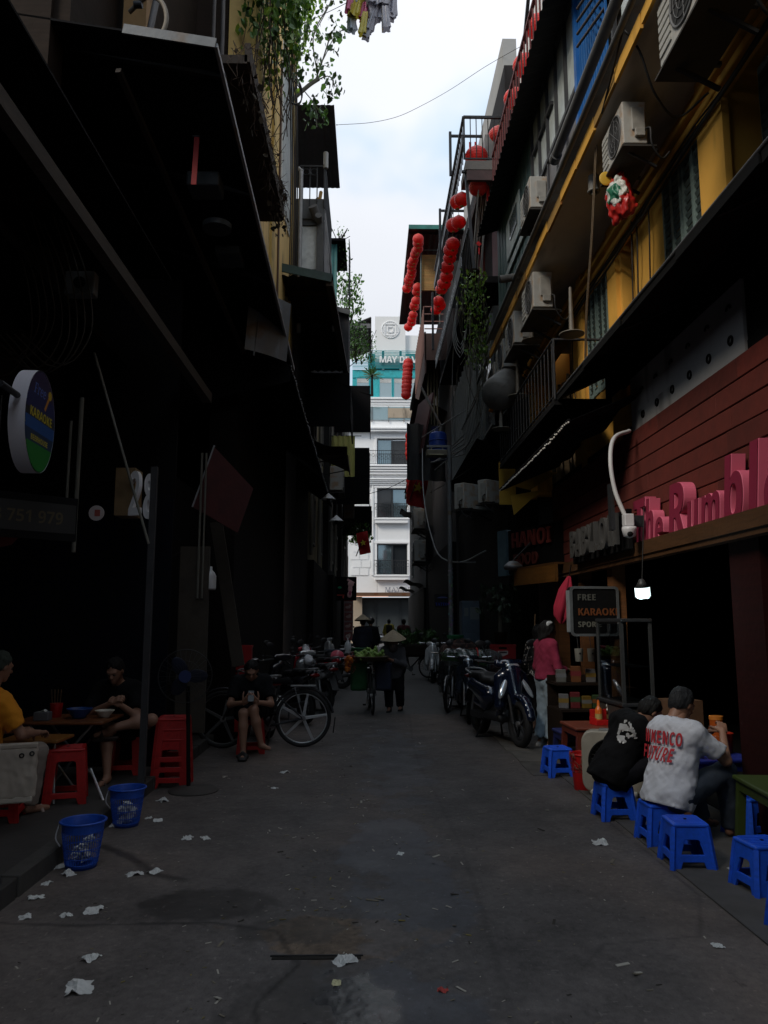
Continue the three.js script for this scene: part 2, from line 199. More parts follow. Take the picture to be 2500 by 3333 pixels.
// ================= ground, street, pavements =================
struct('ground', plane(700, 700, 0, -0.03, -60, -PI / 2, 0, 0), dirty([0.06, 0.058, 0.055], 0.95), 'grey city ground beyond the alley', false);
{
  const x0 = -2.12, x1 = 2.04, z0 = 4, z1 = -14;
  const blotch = (x, z, cx, cz, rx, rz, s = 0.5) => { const d = Math.hypot((x - cx) / rx, (z - cz) / rz) + s * (fb3(x * 3.1, z * 2.4, cx + cz, 5)) + 0.35 * fb3(x * 11, z * 9, cx, 3); return 1 - sstep(0.82, 1.0, d); };
  const line = (x, z, pts, w) => { let m = 9; for (let i = 0; i + 1 < pts.length; i++) { const [ax, az] = pts[i], [bx, bz] = pts[i + 1], dx = bx - ax, dz = bz - az, t = Math.min(1, Math.max(0, ((x - ax) * dx + (z - az) * dz) / (dx * dx + dz * dz))); m = Math.min(m, Math.hypot(x - ax - t * dx, z - az - t * dz)); } return 1 - sstep(w * 0.4, w, m + w * 0.9 * fb3(x * 7, z * 7, 5, 4)); };
  const info0 = (u, v) => {
    const x = x0 + u * (x1 - x0), z = z1 + v * (z0 - z1);
    const wet = Math.max(blotch(x, z, -0.92, -4.82, 0.42, 0.28), blotch(x, z, -0.42, -4.42, 0.3, 0.2), blotch(x, z, -0.2, -3.6, 0.3, 0.52, 0.7), 0.8 * blotch(x, z, -0.38, -3.2, 0.3, 0.8, 0.7), line(x, z, [[-1.97, -6.0], [-1.7, -5.75], [-1.39, -5.34], [-1.2, -5.25]], 0.06));
    const sheen = Math.max(blotch(x, z, 0.16, -5.9, 0.3, 1.0, 1.2), blotch(x, z, 0.22, -4.75, 0.36, 0.6, 1.3), blotch(x, z, 0.1, -3.6, 0.42, 0.6, 1.2), 0.6 * blotch(x, z, 0.3, -9.5, 0.4, 2.4, 1.4));
    const crack = Math.max(line(x, z, [[-2.1, -4.55], [-1.6, -4.5], [-0.87, -4.53], [-0.5, -4.4], [-0.35, -4.0], [-0.5, -3.6], [-0.42, -3.2], [-0.6, -2.4]], 0.02), 0.7 * line(x, z, [[1.0, -3.9], [1.2, -4.2], [1.75, -4.3], [2.0, -4.9], [1.98, -7]], 0.014));
    return { x, z, wet, sheen, crack };
  };
  const GW = 208, GH = 900, grid = ['wet', 'sheen', 'crack'].map(() => new Float32Array(GW * GH));
  for (let j = 0; j < GH; j++) for (let i = 0; i < GW; i++) { const zz = z1 + j / (GH - 1) * (z0 - z1); if (zz > -2.2 || zz < -12.5) continue; const r = info0(i / (GW - 1), j / (GH - 1)); grid[0][j * GW + i] = r.wet; grid[1][j * GW + i] = r.sheen; grid[2][j * GW + i] = r.crack; }
  const info = (u, v) => { const a = u * (GW - 1), b = v * (GH - 1), i = Math.min(GW - 2, a | 0), j = Math.min(GH - 2, b | 0), fx = a - i, fy = b - j, o = j * GW + i; const q = grid.map((g) => (g[o] * (1 - fx) + g[o + 1] * fx) * (1 - fy) + (g[o + GW] * (1 - fx) + g[o + GW + 1] * fx) * fy); return { x: x0 + u * (x1 - x0), z: z1 + v * (z0 - z1), wet: q[0], sheen: q[1], crack: q[2] }; };
  const vf = (x, z, f, s, o = 3) => { let r = 0, a = 0.5; for (let i = 0; i < o; i++) { r += a * (vn(x * f + 500, z * f + 500, 1 << 20, s + i) * 2 - 1); a *= 0.5; f *= 2.03; } return r; };
  const colr = tex(1024, 2048, (u, v) => {
    const { x, z, wet, sheen, crack } = info(u, v);
    const big = vf(x, z * 0.8, 0.9, 2, 4) * 0.7, mid = vf(x, z, 5, 9) * 0.7, fine = vf(x, z, 38, 15, 2) * 0.8, gr = h2((u * 1024) | 0, (v * 2048) | 0, 7);
    let a = 0.07 * (1 + 0.62 * big + 0.42 * mid + 0.42 * fine + 0.28 * (gr - 0.5));
    const warm = 0.1 + 0.11 * sstep(-0.1, 0.5, big) + 0.07 * sstep(0.2, 1.6, Math.abs(x));
    const pa = sstep(0.03, -0.03, x + 0.45 + 0.16 * Math.sin(z * 2.1) + 0.05 * vf(x, z, 3, 31)) * sstep(-4.62, -4.5, z + 0.04 * vf(x, z, 4, 33)); const pb = sstep(0.95, 1.02, x + 0.06 * vf(x, z, 4, 35)) * sstep(-4.35, -4.25, z + 0.05 * vf(x, z, 5, 36)); const pc = sstep(-0.2, -0.24, x) * sstep(-9.2, -9.1, z) * sstep(-7.6, -7.7, z); a *= 1 + 0.22 * pa + 0.16 * pb - 0.12 * pc; const sm = Math.abs(x - 0.62 - 0.05 * Math.sin(z * 0.8)); a *= 1 - 0.35 * 0.5 * sstep(0.03, 0.005, sm + 0.012 * vf(x, z, 9, 39)); a *= 1 - 0.55 * wet; a *= 1 - 0.3 * sheen; a *= 1 - 0.55 * crack; const dirt = blotch(x, z, -0.15, -4.35, 0.5, 0.28, 1.2); a *= 1 + 0.35 * dirt * (0.5 + fine);
    const sp = vn(x * 46 + 300, z * 46 + 300, 65536, 77), zone = vf(x, z, 1.4, 44, 2); if (sp > 0.93 - 0.04 * zone) a += 0.05; if (sp < 0.06) a *= 0.6;
    const stain = sstep(0.18, 0.4, 0.7 * vf(x, z, 2.2, 55)); a *= 1 + 0.18 * stain;
    const cool = 0.16 * sheen; return [a * (1 + warm + 0.25 * dirt - cool), a * (1 - 0.1 * warm), a * (1 + 0.04 - 0.8 * warm - 0.25 * dirt + cool * 1.4)];
  });
  const rough = tex(512, 1024, (u, v) => { const { x, z, wet, sheen } = info(u, v); const r = 0.82 + 0.14 * vf(x, z, 4, 66) - 0.3 * wet - 0.3 * sheen; return [1, Math.max(0.24, r), 0]; }, false);
  const bmp = tex(1024, 1024, (u, v) => { const { x, z, wet, crack, sheen } = info(u, v); return 0.5 + (0.4 * vf(x, z, 14, 70) + 0.3 * vf(x, z, 3, 80)) * (1 - 0.6 * Math.max(sheen, wet)) - 0.25 * crack; }, false);
  for (const t of [colr, rough, bmp]) t.wrapS = t.wrapT = THREE.ClampToEdgeWrapping;
  const g = new THREE.PlaneGeometry(x1 - x0, z0 - z1); g.rotateX(-PI / 2); g.translate((x0 + x1) / 2, 0, (z0 + z1) / 2);
  const uv = g.attributes.uv, p = g.attributes.position; for (let i = 0; i < uv.count; i++) uv.setXY(i, (p.getX(i) - x0) / (x1 - x0), (p.getZ(i) - z1) / (z0 - z1));
  struct('street', g, M([1, 1, 1], 1, { map: colr, roughnessMap: rough, bumpMap: bmp, bumpScale: 0.012 }), 'dark littered asphalt of the alley in the foreground', true);
  const far = rep(tex(512, 512, (u, v) => { const a = fbm(u, v, 5, 6, 201), b = fbm(u, v, 60, 3, 211); const s = 0.07 * (1 + 0.5 * (a - 0.5) + 0.5 * (b - 0.5)); return [s * 1.02, s, s * 0.99]; }), 0.25);
  struct('street', plane(4.16, 34, -0.04, 0, -31, -PI / 2, 0, 0), M([1, 1, 1], 0.8, { map: far, bumpMap: T.bump, bumpScale: 0.008 }), 'dark asphalt of the alley running between parked motorbikes');
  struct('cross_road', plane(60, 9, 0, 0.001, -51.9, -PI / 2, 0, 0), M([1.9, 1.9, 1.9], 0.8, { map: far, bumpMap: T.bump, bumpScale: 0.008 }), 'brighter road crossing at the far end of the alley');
}
{
  // left pavement with its kerb stones; right pavement nearly flush
  const pav = struct('left_pavement', box(4.4, 0.11, 54, -4.44, 0.055, -21), dirty([0.05, 0.045, 0.042], 0.9), 'raised dark pavement along the shops on the left');
  reseed(5);
  const kg = new RoundedBoxGeometry(0.12, 0.14, 0.96, 1, 0.012), km = [dirty([0.055, 0.05, 0.046], 0.9), dirty([0.045, 0.041, 0.038], 0.9), dirty([0.065, 0.06, 0.055], 0.9)]; uvBox(kg); kg.userData.done = true;
  for (let i = 0; i < 20; i++) { const k = mesh('kerb_stone', kg, km[(rnd() * 3) | 0], pav); k.position.set(-2.17 + rr(-0.006, 0.006), 0.055 + rr(-0.006, 0.004), -1.5 - i * 0.98); k.rotation.y = rr(-0.012, 0.012); }
  const rp = struct('right_pavement', box(1.3, 0.05, 54, 2.69, -0.015, -21), dirty([0.098, 0.092, 0.088], 0.9), 'low worn pavement along the shops on the right');
  const sg = new RoundedBoxGeometry(0.3, 0.03, 0.74, 1, 0.006); uvBox(sg); sg.userData.done = true;
  const sm = [dirty([0.12, 0.11, 0.1], 0.9), dirty([0.09, 0.082, 0.075], 0.9), dirty([0.15, 0.135, 0.12], 0.9)];
  for (let i = 0; i < 18; i++) { const k = mesh('paving_slab', sg, sm[(rnd() * 3) | 0], rp); k.position.set(1.9 + (i % 2) * 0.02, -0.008 + rr(0, 0.006), -8.9 - i * 0.78); k.rotation.set(rr(-0.004, 0.004), rr(-0.02, 0.02), rr(-0.004, 0.004)); }
  const dc = thing('drain_cover', 'sunken dark iron edge of a drain cover in the asphalt, lower centre', 'drain', [-0.26, 0, -4.09]);
  mesh('frame', [box(0.46, 0.01, 0.01, 0, 0.002, 0)], C.iron, dc); mesh('plate', [box(0.44, 0.006, 0.03, 0, 0.001, 0.024)], dirty([0.03, 0.028, 0.026], 0.9), dc);
}
// ================= white hotel at the end of the alley =================
{
  const Z0 = -56, h = thing('hotel_building', 'tall white building closing the end of the alley, teal louvred top floor and round emblem', 'building', [0, 0, Z0]);
  const W = M([0.8, 0.81, 0.82], 0.75, { bumpMap: T.bump, bumpScale: 0.003 }), W2 = M([0.84, 0.845, 0.85], 0.7), beige = dirty([0.44, 0.36, 0.27], 0.7, 'plaster'), teal = dirty([0.03, 0.5, 0.56], 0.5), dk = M([0.03, 0.035, 0.04], 0.4);
  const pane = M([0.2, 0.28, 0.32], 0.05, { metalness: 0.75 }), paneD = M([0.02, 0.024, 0.028], 0.06), paneT = M([0.34, 0.42, 0.44], 0.1, { metalness: 0.45 });
  // main wall, opened for the windows
  const openings = [[0.5, 2.7, 13.0, 15.05], [0.52, 2.72, 9.03, 11.3], [0.52, 2.72, 4.88, 7.18]];
  const gs = []; gs.push(box(2.6, 12.2, 0.5, -0.8, 9.6, -0.25), box(3.4, 12.2, 0.5, 4.41, 9.6, -0.25));
  let y = 3.5; for (const [a, b, c, d] of [...openings].reverse()) { gs.push(box(b - a, c - y, 0.5, (a + b) / 2, (c + y) / 2, -0.25)); y = d; } gs.push(box(2.2, 15.7 - y, 0.5, 1.61, (15.7 + y) / 2, -0.25));
  mesh('wall', gs, W, h);
  mesh('wall', [box(13, 12, 0.4, 2, 9.6, -3.2)], dk, h);
  // ashlar courses on the left bay
  for (let i = 0; i < 15; i++) for (let k = 0; k < 2; k++) mesh('wall_panel', box(0.62, 0.52, 0.05, -0.98 + k * 0.66 + (i % 2 ? 0.0 : -0.12), 5.15 + i * 0.57, 0.025), W2, h);
  mesh('moulding', [box(0.14, 8, 0.12, 0.16, 8.9, 0.06), box(0.14, 8, 0.12, 3.05, 8.9, 0.06)], W2, h);
  const cor = (yy, n, st, d = 0.4, name = 'cornice') => { for (let i = 0; i < n; i++) mesh(name, rbox(7.2, st * 0.82, d - i * 0.08, 0.03, 1.7, yy - i * st, (d - i * 0.08) / 2), W2, h); };
  cor(15.75, 2, 0.16, 0.55); cor(12.92, 4, 0.18, 0.62); cor(11.95, 4, 0.13, 0.4); cor(18.1, 3, 0.2, 0.3);
  mesh('wall', [box(5.2, 2.3, 0.4, 1.3, 17.2, -0.9)], W, h);
  mesh('wall', [box(5.2, 0.9, 0.4, 1.8, 16.1, -0.2)], W2, h);
  const gl = mesh('glass_railing', box(5, 1.0, 0.03, 1.8, 16.98, 0.08), M([0.3, 0.4, 0.42], 0.08, { metalness: 0.4 }), h); for (const x of [0.1, 1.35, 2.5]) mesh('post', box(0.06, 1.2, 0.05, x, 16.9, 0.12), C.galv, gl);
  mesh('lintel', box(2.4, 0.75, 0.04, 2.5, 17.0, 0.14), beige, h);
  for (const [a, b, c, d] of openings) {
    const w = sub('window', h, (a + b) / 2, (c + d) / 2, -0.2), ww = b - a, hh = d - c, m = (c > 12 ? 0 : c > 8 ? 1 : 2);
    mesh('frame', [box(ww, 0.07, 0.1, 0, hh / 2 - 0.035, 0.05), box(ww, 0.07, 0.1, 0, -hh / 2 + 0.035, 0.05), box(0.07, hh - 0.15, 0.1, -ww / 2 + 0.035, 0, 0.05), box(0.07, hh - 0.15, 0.1, ww / 2 - 0.035, 0, 0.05), box(0.09, hh - 0.15, 0.1, 0, 0, 0.05)], dk, w);
    mesh('pane', box(ww / 2 - 0.13, hh - 0.16, 0.02, -ww / 4, 0, 0.02), m === 1 ? paneD : pane, w); mesh('pane', box(ww / 2 - 0.13, hh - 0.16, 0.02, ww / 4, 0, m === 1 ? 0.02 : -0.05), m === 1 ? pane : paneD, w);
    mesh('curtain', corr(0.5, hh - 0.2, 0.12, 0.03).rotateX(PI / 2).translate(m === 1 ? 0.25 : -0.15, 0, -0.22), dirty([0.5, 0.52, 0.53], 0.9), w);
    mesh('window_surround', [box(ww + 0.5, 0.16, 0.1, 0, hh / 2 + 0.12, 0.25), box(0.16, hh + 0.1, 0.08, -ww / 2 - 0.12, 0.04, 0.24), box(0.16, hh + 0.1, 0.08, ww / 2 + 0.12, 0.04, 0.24)], W2, w);
    const bl = sub('balcony', h, m === 0 ? 1.3 : 1.55, c - 0.05, 0.1), bw = m === 0 ? 3.8 : 2.5;
    if (m) mesh('sill', [rbox(bw, 0.14, 0.5, 0.02, 0, 0.02, 0.1), rbox(bw - 0.1, 0.24, 0.42, 0.02, 0, -0.17, 0.08)], W2, bl);
    const r = []; for (let i = 0; i <= Math.round(bw / 0.16); i++) { const x = -bw / 2 + i * bw / Math.round(bw / 0.16); r.push(bar([x, 0.1, 0.32], [x, 1.1, 0.32], 0.012, 5)); } for (let i = 0; i < Math.round(bw / 0.32); i++) r.push(tor(0.11, 0.012, -bw / 2 + 0.16 + i * 0.32, 0.78, 0.32, 0, 0, 0, 12, 4));
    r.push(bar([-bw / 2, 1.12, 0.32], [bw / 2, 1.12, 0.32], 0.025, 6), bar([-bw / 2, 0.12, 0.32], [bw / 2, 0.12, 0.32], 0.016, 6)); mesh('railing', r, C.iron, bl);
  }
  // teal top: windows, louvres, tower with the emblem
  mesh('wall', [box(5.6, 2.0, 0.3, 1.4, 19.1, -1.2)], teal, h); mesh('fascia', box(5.6, 0.62, 0.36, 1.4, 20.4, -1.15), teal, h);
  for (const x of [-0.6, 1.15, 2.25, 3.35]) { const w = sub('window', h, x, 19.22, -1.02); mesh('frame', [box(1.04, 0.06, 0.1, 0, 0.86, 0), box(1.04, 0.06, 0.1, 0, -0.86, 0), box(0.06, 1.66, 0.1, -0.49, 0, 0), box(0.06, 1.66, 0.1, 0.49, 0, 0)], teal, w); mesh('pane', box(0.92, 1.66, 0.03, 0, 0, 0), paneT, w); mesh('curtain', box(0.86, 0.3, 0.01, 0, 0.62, 0.03), dirty([0.6, 0.62, 0.62]), w); }
  for (let i = 0; i < 13; i++) mesh('louvre_slat', box(i < 6 ? 5.0 : 4.0, 0.05, 0.16, i < 6 ? 1.1 : 1.6, 20.82 + i * 0.115, -0.9, 0.35), teal, h);
  for (const x of [0.95, 2.3]) mesh('louvre_post', box(0.18, 1.6, 0.1, x, 21.5, -1.02), W2, h);
  mesh('wall', box(4.2, 1.4, 0.2, 1.9, 21.5, -1.6), dirty([0.03, 0.2, 0.2], 0.6), h);
  mesh('tower', [box(2.36, 4.2, 1.5, 1.52, 23.1, -2.2), box(4.2, 1.6, 1.2, 2.7, 23.0, -2.4)], M([0.78, 0.78, 0.77], 0.8), h);
  mesh('emblem', [tor(0.68, 0.05, 1.53, 24.12, -1.43, 0, 0, 0, 36, 6), ...[[0.86, 0.9], [0.42, 0.42]].flatMap(([a, b]) => [box(a, 0.09, 0.09, 1.53, 24.12 + b / 2, -1.42), box(a, 0.09, 0.09, 1.53, 24.12 - b / 2, -1.42), box(0.09, b, 0.09, 1.53 - a / 2, 24.12, -1.42), box(0.09, b, 0.09, 1.53 + a / 2, 24.12, -1.42)]), box(0.3, 0.07, 0.08, 1.53, 23.56, -1.42), box(0.07, 0.5, 0.08, 0.98, 24.12, -1.42), box(0.07, 0.5, 0.08, 2.08, 24.12, -1.42), ...[-0.16, 0, 0.16].map((x) => box(0.05, 0.16, 0.06, 1.53 + x, 24.72, -1.43))], W2, h);
  const sg = sub('sign', h, 0.62, 21.18, -0.72); let x = 0; for (const ch of 'MAY DE VILLE') { if (ch !== ' ') mesh('letter', glyph(ch, 0.5, 0.1).translate(x, 0, 0), M([0.8, 0.8, 0.8], 0.5), sg); x += adv(ch, 0.5) * 0.92; }
  const s2 = sub('sign', h, 1.05, 3.66, 0.16); x = 0; for (const ch of 'MAY DE VILLE') { if (ch !== ' ') mesh('letter', glyph(ch, 0.36, 0.06, 'serif').translate(x, 0, 0), M([0.3, 0.32, 0.42], 0.3, { metalness: 0.6 }), s2); x += adv(ch, 0.36, 'serif') * 1.02; }
  mesh('canopy', [box(6.2, 0.26, 1.2, 1.9, 3.48, 0.5)], dirty([0.24, 0.13, 0.08], 0.4, 'metal', { metalness: 0.5 }), h);
  mesh('strip_light', box(2.4, 0.03, 0.05, 0.1, 3.335, 1.04), M([0.4, 0.2, 0.1], 0.5, { emissive: new THREE.Color(1, 0.5, 0.3), emissiveIntensity: 0.7 }), h);
  mesh('pilaster', box(0.85, 3.3, 0.5, -1.0, 1.68, 0), beige, h); mesh('pilaster', box(0.85, 3.3, 0.5, 3.8, 1.68, 0), beige, h); mesh('shop_glass', box(4.0, 3.0, 0.05, 1.4, 1.6, -0.3), M([0.07, 0.08, 0.085], 0.06, { metalness: 0.15 }), h); mesh('mullion', [box(0.08, 3, 0.1, 0.4, 1.6, -0.24), box(0.08, 3, 0.1, 2.2, 1.6, -0.24)], dk, h);
  mesh('wall', box(13, 3.3, 0.3, 2, 1.65, -0.8), dk, h); mesh('wall', [box(6, 17, 6, -5.2, 8.5, -3.1), box(6, 17, 6, 9.2, 8.5, -3.1)], W, h); mesh('roof', box(5.4, 0.3, 5, 1.5, 20.7, -3.9), C.dark, h);
}
// ================= first building on the right: yellow, shuttered, over the bar =================
const yel = dirty([0.86, 0.46, 0.075], 0.8, 'plaster'), oran = dirty([0.7, 0.28, 0.022], 0.8, 'plaster'), shut = dirty([0.2, 0.29, 0.28], 0.6, 'wood'), under = dirty([0.7, 0.65, 0.58], 0.95, 'plaster');
function bareUnit(label, group) {   // air conditioner: the fan looks to -x, the cover side to +z
  const t = thing('air_conditioner', label, 'air conditioner', [0, 0, 0], 0, group);
  mesh('body', rbox(0.3, 0.56, 0.8, 0.02, 0, 0.3, 0), C.acw, t);
  mesh('fan_guard', [tor(0.24, 0.012, -0.155, 0.3, 0.1, 0, PI / 2, 0, 28, 6), ...[0.06, 0.12, 0.18].map((r) => tor(r, 0.004, -0.158, 0.3, 0.1, 0, PI / 2, 0, 24, 4)), ...[0, 1, 2, 3].map((i) => bar([-0.158, 0.3 + 0.24 * Math.cos(i * PI / 4), 0.1 + 0.24 * Math.sin(i * PI / 4)], [-0.158, 0.3 - 0.24 * Math.cos(i * PI / 4), 0.1 - 0.24 * Math.sin(i * PI / 4)], 0.004, 4))], M([0.12, 0.12, 0.12], 0.6), t);
  mesh('fan_opening', cyl(0.235, 0.235, 0.01, -0.148, 0.3, 0.1, 0, 0, PI / 2, 24), M([0.02, 0.02, 0.02], 0.9), t);
  for (let i = 0; i < 6; i++) mesh('vent_slat', box(0.012, 0.05, 0.22, -0.156, 0.12 + i * 0.075, -0.26), C.acw, t);
  mesh('cover', [rbox(0.16, 0.3, 0.03, 0.01, 0.04, 0.34, 0.41), rbox(0.12, 0.1, 0.05, 0.01, 0.05, 0.15, 0.42)], dirty([0.4, 0.39, 0.36], 0.6), t);
  many('bracket', [beam([-0.16, 0.0, -0.3], [0.3, 0.0, -0.3], 0.035), beam([-0.16, 0.0, 0.3], [0.3, 0.0, 0.3], 0.035), beam([-0.12, 0, 0.3], [0.28, -0.22, 0.3], 0.03), beam([-0.12, 0, -0.3], [0.28, -0.22, -0.3], 0.03)], C.iron, t);
  mesh('tray', box(0.42, 0.02, 0.9, 0.03, -0.035, 0), dirty([0.05, 0.045, 0.04], 0.8), t);
  mesh('pipe', tube([[0.12, 0.2, 0.42], [0.14, 0.15, 0.52], [0.16, -0.05, 0.5], [0.3, -0.2, 0.44], [0.4, -0.1, 0.42]], 0.014, 16, 5), C.wire, t);
  return t;
}
const AC0 = bareUnit('nearest white air conditioner hung under the yellow eave, its round fan grille showing');
AC0.position.set(2.5, 6.06, -5.25); AC0.scale.setScalar(1.0);
dup(AC0, 'white air conditioner hung above the red and green plastic bag', 2.5, 6.1, -6.98, 0, 0.78);
dup(AC0, 'nearest of the four dirty air conditioners at the far end of the eave', 2.44, 6.02, -10.7, 0, 0.95);
dup(AC0, 'second of the four dirty air conditioners receding under the yellow eave', 2.42, 6.0, -12.05, 0, 0.95);
dup(AC0, 'third of the four dirty air conditioners receding under the yellow eave', 2.44, 6.0, -13.2, 0, 0.92);
dup(AC0, 'last of the four dirty air conditioners receding under the yellow eave', 2.46, 5.95, -14.3, 0, 0.92);
{
  const b = thing('yellow_building', 'yellow stuccoed building with dark green louvred shutters over the bar, right side', 'building', [0, 0, 0]);
  // wall pieces between the openings (openings: z far, z near)
  const op = [[-14.0, -11.35], [-10.5, -9.5], [-8.95, -8.5], [-7.6, -6.58], [-6.12, -4.7], [-3.4, -2.2]];
  const gs = []; let z = 4; for (const [f, n] of [...op].reverse()) { gs.push(box(0.4, 3.1, z - n, 3.3, 5.5, (z + n) / 2)); gs.push(box(0.4, 0.55, n - f, 3.3, 6.775, (n + f) / 2)); z = f; } gs.push(box(0.4, 3.1, 0.6, 3.3, 5.5, -14.3));
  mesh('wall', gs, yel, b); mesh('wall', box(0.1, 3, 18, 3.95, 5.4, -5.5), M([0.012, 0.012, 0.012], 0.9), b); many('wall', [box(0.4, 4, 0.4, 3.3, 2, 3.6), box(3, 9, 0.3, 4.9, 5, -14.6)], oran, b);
  mesh('moulding', [rbox(0.08, 0.08, 18.6, 0.02, 3.07, 6.32, -5.3), rbox(0.13, 0.06, 18.6, 0.02, 3.05, 6.42, -5.3), rbox(0.05, 0.04, 18.6, 0.01, 3.08, 6.2, -5.3)], yel, b);
  many('pilaster', [box(0.06, 2.9, 0.5, 3.08, 5.2, -6.34), box(0.06, 2.9, 0.34, 3.08, 5.2, -9.2), box(0.06, 2.9, 0.28, 3.08, 5.2, -10.7)], yel, b);
  mesh('eave_slab', [box(1.6, 0.12, 18.2, 3.12, 6.73, -4.9)], under, b);
  reseed(31);
  for (let i = 0; i < 26; i++) { const w = 0.68, y = rr(-0.012, 0.012); mesh('eave_edge', box(0.03, rr(0.1, 0.15), w, 2.305 + rr(-0.006, 0.006), 6.72 + y, 3.6 - i * 0.7), i % 3 ? yel : dirty([0.42, 0.24, 0.06], 0.9, 'metal'), b); }
  // shutters: leaves of louvre slats
  const slg = new RoundedBoxGeometry(0.012, 0.05, 0.36, 1, 0.004); slg.rotateZ(0.42); uvBox(slg); slg.userData.done = true;
  const slatM = dirty([0.085, 0.125, 0.12], 0.7, 'wood');
  const leaf = (zc, w, y0, y1, x, ry) => {
    const s = sub('shutter', b, x, y0, zc, ry), H = y1 - y0;
    mesh('frame', [box(0.03, H, 0.042, 0, H / 2, -w / 2 + 0.021), box(0.03, H, 0.042, 0, H / 2, w / 2 - 0.021), ...[0.03, H * 0.36, H - 0.03].map((y) => box(0.03, 0.07, w - 0.085, 0, y, 0))], shut, s);
    const n = Math.floor(H / 0.078); for (let i = 1; i < n; i++) { const y = i * H / n; if (Math.abs(y - H * 0.36) < 0.055 || y < 0.08 || y > H - 0.08) continue; const m = mesh('slat', slg, slatM, s); m.position.y = y; m.scale.z = (w - 0.086) / 0.36; m.position.x = 0.001; }
  };
  for (const [f, n] of [[-7.6, -6.58], [-10.5, -9.5]]) { const w = (n - f) / 4; for (let i = 0; i < 4; i++) leaf(f + w * (i + 0.5), w - 0.012, 4.7, 6.47, 3.11 - (i % 2) * 0.012, 0); }
  for (let i = 0; i < 3; i++) leaf(-5.95 + i * 0.42, 0.4, 4.7, 6.47, 3.42, 0);
  mesh('door_frame', [box(0.1, 2.3, 0.08, 3.5, 5.3, -8.9), box(0.1, 2.3, 0.08, 3.5, 5.3, -8.54)], shut, b);
  for (let i = 0; i < 6; i++) mesh('door_panel', rbox(0.05, 1.8, 0.26, 0.01, 3.35 + (i % 2) * 0.05, 4.85, -13.7 + i * 0.3, 0, (i % 2 ? 0.4 : -0.4), 0), dirty([0.3, 0.22, 0.13], 0.7, 'wood'), b);
  // upper storey: clad gallery under a corrugated roof
  const up = dirty([0.22, 0.22, 0.24], 0.55), pale = M([0.75, 0.85, 0.87], 0.25, { map: T.grime }), frame = dirty([0.05, 0.052, 0.06], 0.5), grn = dirty([0.03, 0.095, 0.1], 0.55);
  const gal = sub('upper_gallery', b);
  for (let i = 0; i < 5; i++) { const z2 = -10.55 + i * 0.5; mesh('cladding_panel', box(0.03, 1.05, 0.46, 2.47, 7.38, z2), up, gal); mesh('window_pane', box(0.02, 1.22, 0.45, 2.48, 8.6, z2), pale, gal); if (i > 1) mesh('paper_label', box(0.004, 0.22, 0.05, 2.45, 8.05, z2 + 0.2), M([0.8, 0.8, 0.8], 0.8), gal); }
  mesh('gallery_frame', [...Array.from({ length: 6 }, (_, i) => box(0.05, 2.35, 0.045, 2.455, 8.03, -10.8 + i * 0.5)), box(0.06, 0.06, 2.6, 2.45, 7.93, -9.55), box(0.06, 0.08, 5.4, 2.45, 9.2, -8.15), box(0.05, 0.05, 1.2, 2.45, 8.6, -10.1)], frame, gal);
  for (let i = 0; i < 22; i++) mesh('corrugated_strip', box(0.03 + 0.012 * (i % 2), 2.4, 0.14, 2.47, 8.0, -13.95 + i * 0.145), grn, gal);
  mesh('light_panel', [box(0.02, 0.7, 1.2, 2.43, 8.3, -12.3), box(0.02, 0.12, 2.2, 2.425, 7.75, -12.1)], dirty([0.42, 0.52, 0.54], 0.5), gal); mesh('window_pane', box(0.02, 0.36, 0.6, 2.415, 8.35, -12.2), C.glass, gal);
  const bars = []; for (let i = 0; i < 12; i++) bars.push(beam([2.44, 6.95, -8.1 + i * 0.085], [2.44, 9.2, -8.1 + i * 0.085], 0.022)); mesh('blue_grille', bars, dirty([0.02, 0.17, 0.55], 0.5), gal);
  mesh('blue_post', box(0.06, 2.3, 0.1, 2.43, 8.05, -8.2), dirty([0.015, 0.17, 0.6], 0.5), gal);
  for (let i = 0; i < 7; i++) mesh('ladder_rung', bar([2.3, 8.0 + i * 0.14, -7.75 + 0.02 * i], [2.44, 8.0 + i * 0.14, -7.2 + 0.02 * i], 0.016, 6), dirty([0.12, 0.1, 0.09], 0.7), gal);
  mesh('window_pane', [box(0.02, 1.0, 1.3, 2.5, 7.75, -6.2), box(0.02, 0.5, 1.3, 2.5, 9.0, -6.2)], pale, gal); mesh('gallery_frame', [box(0.05, 2.3, 0.05, 2.46, 8.05, -7.0), box(0.05, 2.3, 0.05, 2.46, 8.05, -6.4), box(0.05, 0.05, 1.5, 2.46, 8.3, -6.3), box(0.05, 0.05, 1.5, 2.46, 8.7, -6.3)], frame, gal);
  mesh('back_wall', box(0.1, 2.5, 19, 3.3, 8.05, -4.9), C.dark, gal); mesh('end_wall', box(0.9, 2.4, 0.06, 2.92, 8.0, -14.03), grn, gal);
  mesh('gutter', [bar([2.22, 6.88, -14], [2.22, 6.88, 3], 0.032, 10), box(0.1, 0.04, 17, 2.32, 6.95, -5.5)], dirty([0.12, 0.125, 0.13], 0.5, 'metal'), b); mesh('eave_pipe', [bar([2.17, 7.06, -8.4], [2.19, 7.16, -3.4], 0.055, 12), cyl(0.065, 0.065, 0.12, 2.17, 7.05, -8.35, PI / 2)], dirty([0.16, 0.165, 0.17], 0.5), b);
  mesh('roof', corr(19, 1.5, 0.16, 0.02).rotateY(PI / 2).rotateZ(0.34).translate(2.78, 9.3, -4.6), dirty([0.035, 0.033, 0.035], 0.8), b);
